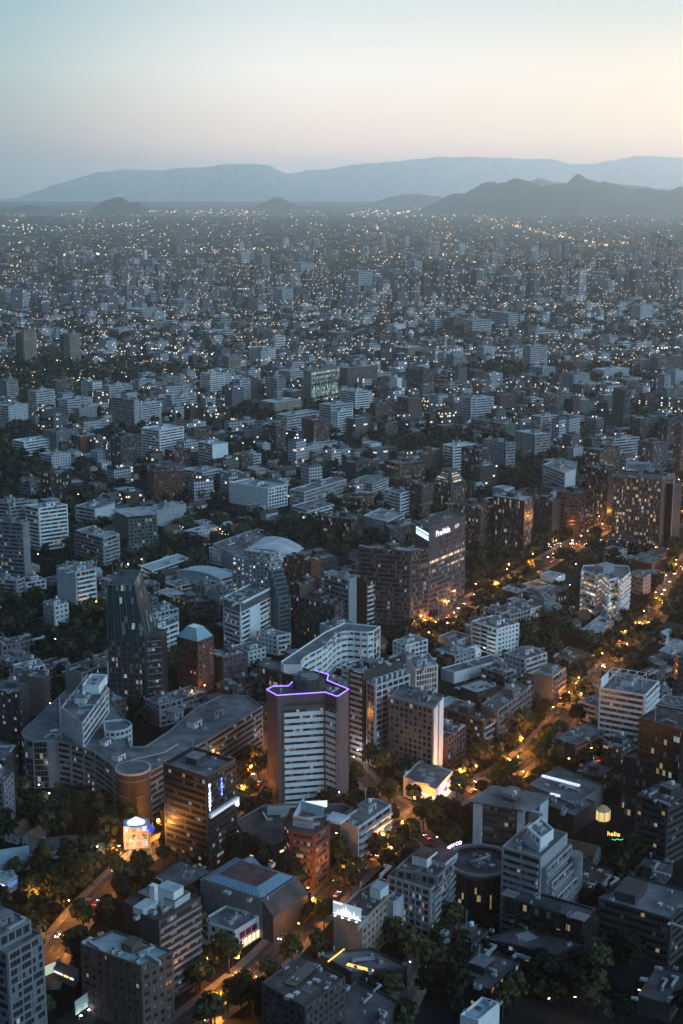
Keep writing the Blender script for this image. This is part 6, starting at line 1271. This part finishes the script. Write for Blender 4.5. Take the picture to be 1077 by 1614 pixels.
# ---------------------------------------------------------------- the far city: past the three hundred nearest, one mass
def wallwin(name, col, p, power):
    """far facade: storeys as darker window rows (uv: metres, storeys)"""
    m, NN, L, b = newmat(name); uv = nd(NN, 'ShaderNodeUVMap'); sp = nd(NN, 'ShaderNodeSeparateXYZ'); L.new(uv.outputs[0], sp.inputs[0])
    fv = nd(NN, 'ShaderNodeMath', operation='FRACT'); L.new(sp.outputs[1], fv.inputs[0]); a = nd(NN, 'ShaderNodeMath', operation='GREATER_THAN'); L.new(fv.outputs[0], a.inputs[0]); a.inputs[1].default_value = .5
    dv = nd(NN, 'ShaderNodeMath', operation='DIVIDE'); L.new(sp.outputs[0], dv.inputs[0]); dv.inputs[1].default_value = 3.2; fr = nd(NN, 'ShaderNodeMath', operation='FRACT'); L.new(dv.outputs[0], fr.inputs[0])
    c = nd(NN, 'ShaderNodeMath', operation='GREATER_THAN'); L.new(fr.outputs[0], c.inputs[0]); c.inputs[1].default_value = .28; w = nd(NN, 'ShaderNodeMath', operation='MULTIPLY'); L.new(a.outputs[0], w.inputs[0]); L.new(c.outputs[0], w.inputs[1])
    f1 = nd(NN, 'ShaderNodeMath', operation='FLOOR'); L.new(dv.outputs[0], f1.inputs[0]); f2 = nd(NN, 'ShaderNodeMath', operation='FLOOR'); L.new(sp.outputs[1], f2.inputs[0]); cb = nd(NN, 'ShaderNodeCombineXYZ'); L.new(f1.outputs[0], cb.inputs[0]); L.new(f2.outputs[0], cb.inputs[1])
    wn_ = nd(NN, 'ShaderNodeTexWhiteNoise', noise_dimensions='2D'); L.new(cb.outputs[0], wn_.inputs[0]); lt = nd(NN, 'ShaderNodeMath', operation='LESS_THAN'); L.new(wn_.outputs[0], lt.inputs[0]); lt.inputs[1].default_value = p
    mx = nd(NN, 'ShaderNodeMixRGB'); L.new(w.outputs[0], mx.inputs[0]); mx.inputs[1].default_value = (*col, 1); mx.inputs[2].default_value = (.035, .042, .05, 1); L.new(mx.outputs[0], b.inputs['Base Color'])
    s_ = nd(NN, 'ShaderNodeSeparateColor'); L.new(wn_.outputs[1], s_.inputs[0]); ec = nd(NN, 'ShaderNodeMixRGB'); L.new(s_.outputs[1], ec.inputs[0]); ec.inputs[1].default_value = (1, .6, .28, 1); ec.inputs[2].default_value = (.85, .93, 1, 1); L.new(ec.outputs[0], b.inputs['Emission Color'])
    e = nd(NN, 'ShaderNodeMath', operation='MULTIPLY'); L.new(lt.outputs[0], e.inputs[0]); L.new(w.outputs[0], e.inputs[1]); e2 = nd(NN, 'ShaderNodeMath', operation='MULTIPLY'); L.new(e.outputs[0], e2.inputs[0]); e2.inputs[1].default_value = power; L.new(e2.outputs[0], b.inputs['Emission Strength'])
    b.inputs['Roughness'].default_value = .8; b.inputs['Specular IOR Level'].default_value = .1; m.cycles.emission_sampling = 'NONE'; return m
FM = [wallwin('far_wall_white', (.46, .49, .52), .06, 1.8), wallwin('far_wall_grey', (.15, .16, .175), .06, 1.8), wallwin('far_wall_brown', (.09, .07, .062), .07, 1.8), surf('far_roof_grey', (.11, .12, .13), scale=.05), surf('far_roof_pale', (.34, .37, .40), scale=.05), surf('far_roof_tile', (.075, .05, .042), scale=.05), surf('far_roof_blue', (.13, .17, .2), scale=.05), surf('far_roof_dark', (.05, .05, .055), scale=.05)]
BX = []
for (x, y, sz, a) in stuff_h: BX.append((x, y, sz * rs.uniform(1.3, 2.1), sz * rs.uniform(1.2, 1.8), rs.uniform(3.5, 8) if rs.rand() < .8 else rs.uniform(9, 16), a))
def addbox(x, y, w, d, h, a):
    if clear(x, y, max(w, d) * .5, 0): BX.append((x, y, w, d, h, a))
# mid-rise blocks scattered behind y = 1500 m, denser belts at the distances where the photograph has them
n = 2100; yy = rs.uniform(1500, 4200, n); xx = (rs.rand(n) - .5) * yy * .56
for x, y in zip(xx, yy):
    px, py = proj(x, y, 0)
    if wood(px, py): continue
    q = 1.0 if y > 2900 else .85
    if rs.rand() > q: continue
    h = abs(rs.normal(0, 7)) + (8 if y > 2700 else 11) + (8 if rs.rand() < .1 else 0); addbox(x, y, rs.uniform(13, 28), rs.uniform(11, 18), min(h, 42), R(40) + rs.normal() * .1)
n = 1300; yy = rs.uniform(1350, 2700, n); xx = (rs.rand(n) - .5) * yy * .54
for x, y in zip(xx, yy):
    if not wood(*proj(x, y, 0)): addbox(x, y, rs.uniform(12, 26), rs.uniform(11, 17), rs.choice((6.5, 9.5, 9.5, 13, 16, 20)), R(40) + rs.normal() * .1)
# houses on the plain
n = 15000; yy = np.exp(rs.uniform(math.log(3300), math.log(17000), n)); xx = (rs.rand(n) - .5) * yy * .58
for x, y in zip(xx, yy): s = (y / 3300) ** .4; BX.append((x, y, rs.uniform(9, 22) * s, rs.uniform(9, 16) * s, rs.uniform(3, 6.5), R(40) + (R(90) if rs.rand() < .5 else 0) + rs.normal() * .15))
NBX = len(BX)
# tower clusters
TW = []
def cluster(px, py, spread, n, hm, hs):
    c = at(px, py)
    for _ in range(n):
        q = at(px + rs.normal() * spread, py + rs.normal() * 7)
        if 2500 < q[1] < 11500: TW.append((q[0], q[1], rs.uniform(20, 34), rs.uniform(15, 24), max(18, hm * (1.22 if px > 640 else 1.0) + rs.normal() * hs), R(40) + rs.normal() * .2))
for c in ((245, 446, 45, 34, 48, 12), (345, 448, 35, 24, 46, 12), (450, 450, 40, 30, 48, 12), (560, 470, 60, 20, 48, 12), (620, 472, 40, 16, 52, 10), (680, 468, 30, 14, 62, 12), (760, 466, 50, 38, 60, 12), (830, 470, 40, 18, 52, 10), (900, 462, 40, 30, 52, 12), (970, 455, 50, 26, 55, 12), (1035, 462, 35, 26, 55, 12),
          (420, 412, 60, 12, 46, 12), (600, 398, 90, 16, 42, 12), (700, 408, 60, 12, 45, 12), (900, 412, 80, 14, 55, 15), (1000, 428, 60, 22, 58, 15), (1040, 412, 30, 9, 65, 15), (130, 470, 80, 30, 42, 10), (40, 480, 50, 20, 40, 8), (100, 425, 80, 16, 40, 10), (190, 400, 80, 12, 40, 10), (300, 482, 120, 24, 38, 10), (500, 490, 120, 24, 34, 8), (1020, 640, 60, 10, 30, 6), (640, 385, 200, 8, 40, 8)): cluster(*c)
def boxes(lst, name, label, cat, twr=False):
    n = len(lst); A = np.array(lst); x, y, w, d, h, a = A.T; ca, sa = np.cos(a), np.sin(a); V = np.zeros((n, 8, 3)); 
    for k, (sx, sy) in enumerate(((-1, -1), (1, -1), (1, 1), (-1, 1))):
        X = x + ca * sx * w / 2 - sa * sy * d / 2; Y = y + sa * sx * w / 2 + ca * sy * d / 2
        V[:, k] = np.stack([X, Y, np.zeros(n)], 1); V[:, k + 4] = np.stack([X, Y, h], 1)
    fq = np.array([(0, 1, 5, 4), (1, 2, 6, 5), (2, 3, 7, 6), (3, 0, 4, 7), (4, 5, 6, 7)]); Fq = (fq[None] + (np.arange(n) * 8)[:, None, None]).reshape(-1, 4)
    wm = rs.choice(3, n, p=(.45, .35, .2)); rm = rs.choice([3, 4, 5, 6, 7], n, p=(.30, .26, .16, .10, .18)); dk = ((y > 4300) | twr) & (rs.rand(n) < .75); wm = np.where(dk & (wm == 0), 1, wm); rm = np.where(dk & (rm == 4), 7, rm); MI = np.stack([wm, wm, wm, wm, rm], 1).ravel()
    o1 = rs.randint(0, 900, n) * 3.2; o2 = rs.randint(0, 900, n); nst = np.maximum(1, np.round(h / (3.3 if not twr else 4.2))); UV = np.zeros((n, 5, 4, 2))
    for k in range(4):
        L_ = w if k % 2 == 0 else d; UV[:, k, 0] = np.stack([o1, o2], 1); UV[:, k, 1] = np.stack([o1 + L_, o2], 1); UV[:, k, 2] = np.stack([o1 + L_, o2 + nst], 1); UV[:, k, 3] = np.stack([o1, o2 + nst], 1)
    o = numpy_mesh(name, V.reshape(-1, 3), Fq, FM, MI, UV); o.data.shade_flat(); tag(o, label, cat, kind='stuff'); return o
# roof rooms on the nearer far blocks
ex = [(x, y, w * .35, d * .35, h + 3, a) for (x, y, w, d, h, a) in BX + TW if h > 12 and y < 8000]
boxes(BX + ex, 'distant_buildings', 'endless spread of small houses and blocks out to the hills', 'distant city')
boxes(TW, 'distant_towers', 'clusters of pale and dark apartment towers far out on the plain', 'distant towers', True)

# ---------------------------------------------------------------- lights of the far city (thousands of lamps)
LP = []; 
def lp(x, y, z, s, m): LP.append((x, y, z, s, m))
n = 11500; py_ = np.concatenate([332 + rs.rand(n) ** 1.1 * 300]); px_ = rs.rand(n) * 1120 - 20
for px, py in zip(px_, py_):
    q = at(px, py, 6)
    if q[1] > 18500 or not clear(q[0], q[1], 1.5, -50): continue
    # snap most lamps to the street grid
    a = R(40); u, v = q[0] * math.cos(a) + q[1] * math.sin(a), -q[0] * math.sin(a) + q[1] * math.cos(a)
    if rs.rand() < .6:
        st = 110 * max(1, q[1] / 3500)
        if rs.rand() < .5: u = round(u / st) * st
        else: v = round(v / st) * st
    x, y = u * math.cos(a) - v * math.sin(a), u * math.sin(a) + v * math.cos(a)
    if not clear(x, y, 1.5, -50): continue
    s = y / 1427 * (.095 + .36 * rs.rand() ** 6) * (1.3 if q[1] > 6500 else 1.25); lp(x, y, 7 + s, s, rs.choice(4, p=(.33, .27, .32, .08)))
def lights_line(pts_, n, jit, mats_, s0=.45, z=7):
    W_ = [at(*p, z) for p in pts_]
    for _ in range(n):
        t = rs.rand() * (len(W_) - 1); i = int(t); f = t - i; x = W_[i][0] * (1 - f) + W_[i + 1][0] * f; y = W_[i][1] * (1 - f) + W_[i + 1][1] * f
        q = proj(x, y, z); q = at(q[0] + rs.normal() * jit, q[1] + rs.normal() * jit * .35, z); lp(q[0], q[1], z, q[1] / 1427 * rs.uniform(.3, .3 + s0), rs.choice(mats_))
lights_line([(715, 333), (800, 352), (860, 368), (950, 385)], 90, 3, [0, 0, 2], .5)
lights_line([(195, 332), (300, 334), (420, 336)], 60, 5, [0, 0, 2], .35); lights_line([(100, 402), (200, 398)], 16, 5, [1, 1, 3], .9); lights_line([(560, 336), (800, 334), (1077, 332)], 150, 8, [0, 1, 2], .4)
lights_line([(700, 400), (420, 392), (300, 396)], 60, 6, [1, 0, 2], .4); lights_line([(0, 355), (100, 362), (240, 350)], 50, 6, [0, 1, 2], .35); lights_line([(930, 388), (990, 382)], 30, 3, [0, 4], .5)
lights_line([(985, 553), (1040, 549), (1077, 547)], 9, 1, [1], .9); lights_line([(880, 560), (1077, 575)], 40, 9, [0, 2], .4); lights_line([(560, 400), (760, 412), (900, 430)], 70, 6, [0, 2], .4)
lights_line([(140, 560), (260, 548), (330, 560)], 34, 8, [0, 1, 2], .5); lights_line([(40, 500), (200, 505), (330, 500)], 60, 10, [0, 0, 2, 4], .4); lights_line([(620, 470), (800, 480), (1000, 476)], 60, 8, [0, 1], .4)
lights_line([(270, 830), (340, 838), (390, 845)], 20, 8, [0, 1, 3], .4); lights_line([(850, 860), (900, 858), (960, 850)], 34, 7, [1, 2], .35); lights_line([(1010, 850), (1065, 870)], 12, 6, [0, 0], .5); lights_line([(650, 640), (700, 646)], 10, 9, [0], .5)
OC = np.array([(1, 0, 0), (-1, 0, 0), (0, 1, 0), (0, -1, 0), (0, 0, 1), (0, 0, -1)]); OF = np.array([(0, 2, 4), (2, 1, 4), (1, 3, 4), (3, 0, 4), (2, 0, 5), (1, 2, 5), (3, 1, 5), (0, 3, 5)])
A = np.array(LP); V = (OC[None] * A[:, None, 3:4] + A[:, None, :3]).reshape(-1, 3); Fq = (OF[None] + (np.arange(len(A)) * 6)[:, None, None]).reshape(-1, 3); MI = np.repeat(A[:, 4].astype(int), 8)
o = numpy_mesh('distant_lights', V, Fq, [emit('far_lamp_orange', (1, .52, .2), 4), emit('far_lamp_white', (.85, .95, 1), 3.6), emit('far_lamp_cream', (1, .8, .55), 3.4), emit('far_lamp_violet', (.85, .75, 1), 3.0), emit('far_lamp_red', (1, .3, .15), 4)], MI)
tag(o, 'thousands of street and house lights sprinkled over the far city', 'city lights', kind='stuff')

# ---------------------------------------------------------------- street lamps
b = MB(); b.cyl((0, 0, 0), .16, .14, .8, 7); b.tube((0, 0, .8), (0, 0, 8), .09, 6, .06); M_POLE = b.mesh('pole', DARKM)
b = MB(); b.tube((0, 0, 8), (1.1, 0, 8.6), .06, 5); b.tube((1.1, 0, 8.6), (2.2, 0, 8.65), .05, 5); M_ARM = b.mesh('arm', DARKM)
b = MB(); b.box((2.5, 0, 8.66), (.9, .34, .16)); M_HOUS = b.mesh('lamp_housing', METAL)
def lens(m): b = MB(); b.cyl((2.55, 0, 8.28), .22, .34, .28, 8); return b.mesh('lamp_lens', m)
M_LO, M_LW = lens(E_OR), lens(E_WH)
nl = 0
LD = {}
def lampdata(e, col):
    k = (e, col)
    if k not in LD: l = bpy.data.lights.new('lamp_light', 'POINT'); l.energy = e; l.color = col; l.shadow_soft_size = .35; LD[k] = l
    return LD[k]
def lamp(x, y, ang, e, orange=True, sc_=1, lab=None):
    px, py = proj(x, y, 8); r_ = rel(px, py); root = empty('street_lamp', (x, y, 0), ang)
    tag(root, ('orange' if orange else 'white') + ' street lamp ' + r_, 'street lamp', 'street lamps ' + r_)
    inst('pole', M_POLE, root); inst('arm', M_ARM, root); hs = inst('lamp_housing', M_HOUS, root); inst('lamp_lens', M_LO if orange else M_LW, hs)
    if e:
        o = bpy.data.objects.new('lamp_light', lampdata(e, (1, .35, .06) if orange else (.85, .92, 1))); COL.objects.link(o); o.parent = root; o.location = (2.55, 0, 7.9)
for si, (pl, w) in enumerate(STREETS):
    o_ = {s: offs(pl, s * (w + .8)) for s in (-1, 1)}; acc = 0; s = 1
    for i in range(1, len(pl)):
        acc += math.hypot(pl[i][0] - pl[i - 1][0], pl[i][1] - pl[i - 1][1])
        if acc > (21 if si in (0, 1) else 26):
            acc = 0; s = -s; x, y = o_[s][i]
            if inview(x, y, 0, 60):
                tx, ty = pl[i][0] - pl[i - 1][0], pl[i][1] - pl[i - 1][1]; an = math.atan2(ty, tx) + (-R(90) * s)
                pw = {0: 9500, 1: 9000, 2: 7500, 3: 3600, 4: 700, 5: 300, 6: 300}[si] * rnd.uniform(.5, 1.5)
                lamp(x, y, an, round(pw / 200) * 200, si < 5)
# single glows the photograph shows away from the streets' even rows
for (px, py, e, o_) in GLOWS:
    x, y = at(px, py); lamp(x - 1.2, y, R(rnd.uniform(-30, 30)), e * (5.5 if o_ and e > 1200 else 1), bool(o_))
for _ in range(60):                       # dim lamps without a pool of light worth tracing, in yards and car parks
    px, py = rnd.uniform(20, 1060), rnd.uniform(770, 1560); x, y = at(px, py)
    if clear(x, y, 1.2): lamp(x, y, rnd.random() * 6.28, 0, rnd.random() < .55)

# ---------------------------------------------------------------- cars
PAINTS = [surf('car_paint_' + n_, c, rough=.35, amt=.1) for n_, c in (('white', (.6, .62, .64)), ('silver', (.32, .34, .36)), ('black', (.02, .02, .025)), ('red', (.25, .02, .02)), ('yellow', (.45, .3, .03)), ('grey', (.12, .12, .13)))]
def mk_car(m):
    root = empty('parked_car', (0, 0, 0)); b = MB(); pr = [(-2.15, .35), (-2.1, .85), (-1.5, .95), (1.1, .92), (2.05, .78), (2.2, .4), (2.15, .3), (-2.1, .3)]
    for s in (-1, 1):
        f = [(x, s * .86, z) for x, z in pr]; b.face(f if s < 0 else f[::-1])
    for i in range(len(pr)): (x0, z0), (x1, z1) = pr[i], pr[(i + 1) % len(pr)]; b.face([(x0, .86, z0), (x1, .86, z1), (x1, -.86, z1), (x0, -.86, z0)])
    rf = [(-1.55, .93), (-1.15, 1.42), (.35, 1.44), (1.15, .92)]; b.face([(-1.15, .62, 1.45), (-1.15, -.62, 1.45), (.35, -.62, 1.47), (.35, .62, 1.47)]); b.build('body', m, root)
    c = MB()
    for s in (-1, 1): f = [(x, s * (.62 if z > 1 else .8), z) for x, z in rf]; c.face(f if s < 0 else f[::-1])
    for i in range(3): (x0, z0), (x1, z1) = rf[i], rf[i + 1]; w0, w1 = (.62 if z0 > 1 else .8), (.62 if z1 > 1 else .8); c.face([(x0, w0, z0), (x1, w1, z1), (x1, -w1, z1), (x0, -w0, z0)][::-1])
    c.build('windows', GL['k'], root); w = MB(); w.cyl((0, -.1, 0), .32, .32, .2, 10, axis='y'); wm_ = w.mesh('wheel', DARKM)
    for x, y in ((-1.35, -.8), (-1.35, .8), (1.35, -.8), (1.35, .8)): inst('wheel', wm_, root, (x, y, .32))
    h = MB(); h.box((2.17, 0, 0), (.1, .36, .2)); hm = h.mesh('headlight', E_HEAD); t = MB(); t.box((-2.16, 0, 0), (.1, .34, .18)); tm = t.mesh('tail_light', E_RED)
    for y in (-.6, .6): inst('headlight', hm, root, (0, y, .66)); inst('tail_light', tm, root, (0, y, .75))
    return root
protos = [mk_car(m) for m in PAINTS]
PK = [list(p.children) for p in protos]
CN = ['white', 'silver', 'black', 'red', 'yellow', 'grey']; lights_off = {}
BASE = {ch.name: ch.data for q in PK for ch in q}
used0 = [False] * 6
OFFH, OFFT = METAL, surf('lamp_glass_red_off', (.12, .02, .02), rough=.3)
def car(x, y, ang, on=True):
    k = rnd.choice((0, 0, 1, 1, 2, 5, 5, 3, 4)); p = protos[k]
    if not used0[k]: used0[k] = True; o = p
    else:
        o = p.copy(); COL.objects.link(o)
        kids = []
        for ch in PK[k]:
            c = ch.copy(); c.data = BASE[ch.name]; COL.objects.link(c); c.parent = o; kids.append(c)
    if o is p: kids = PK[k]
    if not on:
        for ch in kids:
            if 'light' in ch.name:
                kk = ch.data.name
                if kk not in lights_off: d_ = ch.data.copy(); d_.materials.clear(); d_.materials.append(OFFH if 'head' in ch.name else OFFT); lights_off[kk] = d_
                ch.data = lights_off[kk]
    o.name = 'car' if on else 'parked_car'; o.location = (x, y, .06); o.rotation_euler = (0, 0, ang)
    px, py = proj(x, y, 1); r_ = rel(px, py); tag(o, '%s %s %s' % (CN[k], 'moving car' if on else 'parked car', r_), 'car', 'cars ' + r_)
ncar = 0
for si, (pl, w) in enumerate(STREETS):
    for ln in (-.72, -.28, .28, .72) if w > 6.5 else ((-.5, .5) if w > 3.2 else (.45,)):
        acc = rnd.uniform(0, 12); o_ = offs(pl, ln * w)
        for i in range(1, len(o_)):
            acc += math.hypot(o_[i][0] - o_[i - 1][0], o_[i][1] - o_[i - 1][1])
            if acc > (13 if si in (0, 1) else 15) and ncar < 150:
                if rnd.random() < (.5 if si in (0, 1, 2) else .35) and inview(*o_[i], 0, 5):
                    a = math.atan2(o_[i][1] - o_[i - 1][1], o_[i][0] - o_[i - 1][0]); car(o_[i][0], o_[i][1], a if ln < 0 else a + math.pi, True); ncar += 1
                acc = rnd.uniform(-4, 4)
for si in (0, 3, 4, 5, 6):
    pl, w = STREETS[si]; o_ = offs(pl, w - 1.1)
    for i in range(1, len(o_)):
        if rnd.random() < .5 and inview(*o_[i], 0, 5) and ncar < 200: a = math.atan2(o_[i][1] - o_[i - 1][1], o_[i][0] - o_[i - 1][0]); car(o_[i][0], o_[i][1], a, False); ncar += 1
for k, p in enumerate(protos):
    if not used0[k]:
        for ch in PK[k]: bpy.data.objects.remove(ch)
        bpy.data.objects.remove(p)

# ---------------------------------------------------------------- hills
def hillmat(name, c): return surf(name, c, scale=.004, amt=.4)
def hills(name, prof, dist, depth, mat, rough_=1.0, seed=1):
    rr_ = np.random.RandomState(seed); xs = np.arange(prof[0][0], prof[-1][0] + 1, 3.0); ys = np.interp(xs, [p[0] for p in prof], [p[1] for p in prof])
    oct_ = lambda w, a: np.interp(xs, np.arange(xs[0] - w, xs[-1] + 2 * w, w), rr_.normal(size=len(np.arange(xs[0] - w, xs[-1] + 2 * w, w))) * a); ys = ys + (oct_(26, 1.6) + oct_(11, .9) + oct_(4, .4)) * rough_
    rows = 15; V = []; n = len(xs); ph = rr_.rand(4) * 6
    for j in range(rows):
        t = j / (rows - 1) * 2 - 1                              # -1 front foot, 0 ridge, 1 back foot
        for i in range(n):
            X, Y, Z = atd(xs[i], ys[i], dist); Z = max(0, Z); prof_ = (1 - abs(t)) ** 1.25
            gul = 1 + (.05 * math.sin(i * .31 + ph[0] + t * 9) + .04 * math.sin(i * .83 + ph[1] - t * 14) + .02 * math.sin(i * 2.1 + t * 21)) * min(1, 4 * abs(t)) * (1 - abs(t))
            V.append((X * (1 + t * depth / dist), Y + t * depth, Z * prof_ * (gul + rr_.normal() * .035 * min(1, 3 * abs(t))) - (3 if abs(t) == 1 else 0)))
    F_ = [(j * n + i, j * n + i + 1, (j + 1) * n + i + 1, (j + 1) * n + i) for j in range(rows - 1) for i in range(n - 1)]
    o = numpy_mesh(name, V, F_, [mat]); tag(o, kind='structure'); return o
HM = hillmat('hill_scrub', (.05, .055, .045)); MM = hillmat('haze_pale_mountain', (.60, .64, .67))  # mountain colour made pale to stand in for thicker distant haze
FB = 331
hills('hills', [(655, 336), (680, 325), (700, 314), (716, 307), (735, 303), (755, 299), (770, 289), (785, 284), (803, 282), (822, 284), (845, 289), (868, 292), (885, 287), (903, 279), (911, 278), (925, 285), (945, 289), (962, 291), (985, 292), (1010, 297), (1035, 301), (1055, 300), (1080, 296), (1120, 294), (1180, 300)], 17000, 1300, HM, 1.9, 1)
hills('hills', [(138, 336), (150, 327), (160, 321), (171, 315), (182, 310), (192, 310), (204, 318), (212, 321), (220, 319), (227, 325), (236, 334)], 16500, 600, HM, .8, 2)
hills('hills', [(-60, 326), (0, 330), (20, 328), (45, 323), (60, 325), (85, 330), (120, 332)], 17500, 700, HM, .3, 3)
hills('hills', [(390, 328), (415, 320), (430, 312), (440, 310), (452, 316), (470, 324), (500, 328)], 19500, 900, HM, .3, 4)
hills('hills', [(560, 326), (600, 314), (640, 306), (665, 305), (700, 312), (740, 306), (800, 296), (835, 286), (850, 281), (868, 286), (900, 290), (955, 286), (975, 289), (1010, 294), (1060, 300), (1120, 306)], 23000, 1500, HM, .4, 5)
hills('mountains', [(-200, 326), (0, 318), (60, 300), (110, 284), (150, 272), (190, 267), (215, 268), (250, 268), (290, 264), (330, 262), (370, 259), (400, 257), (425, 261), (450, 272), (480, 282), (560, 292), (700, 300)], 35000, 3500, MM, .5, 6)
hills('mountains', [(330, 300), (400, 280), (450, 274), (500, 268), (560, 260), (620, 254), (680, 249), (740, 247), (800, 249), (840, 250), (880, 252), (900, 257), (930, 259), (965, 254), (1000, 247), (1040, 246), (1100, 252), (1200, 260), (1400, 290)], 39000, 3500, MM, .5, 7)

# ---------------------------------------------------------------- air: pale haze round everything
m = bpy.data.materials.new('haze'); m.use_nodes = True; NN = m.node_tree.nodes; NN.clear(); o_ = NN.new('ShaderNodeOutputMaterial'); v_ = NN.new('ShaderNodeVolumePrincipled')
v_.inputs['Color'].default_value = (.84, .955, 1, 1); v_.inputs['Density'].default_value = 5e-5; v_.inputs['Anisotropy'].default_value = .82
m.node_tree.links.new(v_.outputs[0], o_.inputs['Volume']); b = MB(); b.prism([(-19000, -1500), (19000, -1500), (19000, 43500), (-19000, 43500)], -1, 960, bottom=True)
hz = b.build('haze', m); tag(hz, kind='stuff')
print('BUILDINGS', NBLD, 'infill', mids, 'mid', nmid, 'trees', len(tree_pts), 'houses', len(house_pts), 'cars', ncar, 'objects', len(COL.objects), 'lights', len([o for o in COL.objects if o.type == 'LIGHT']))
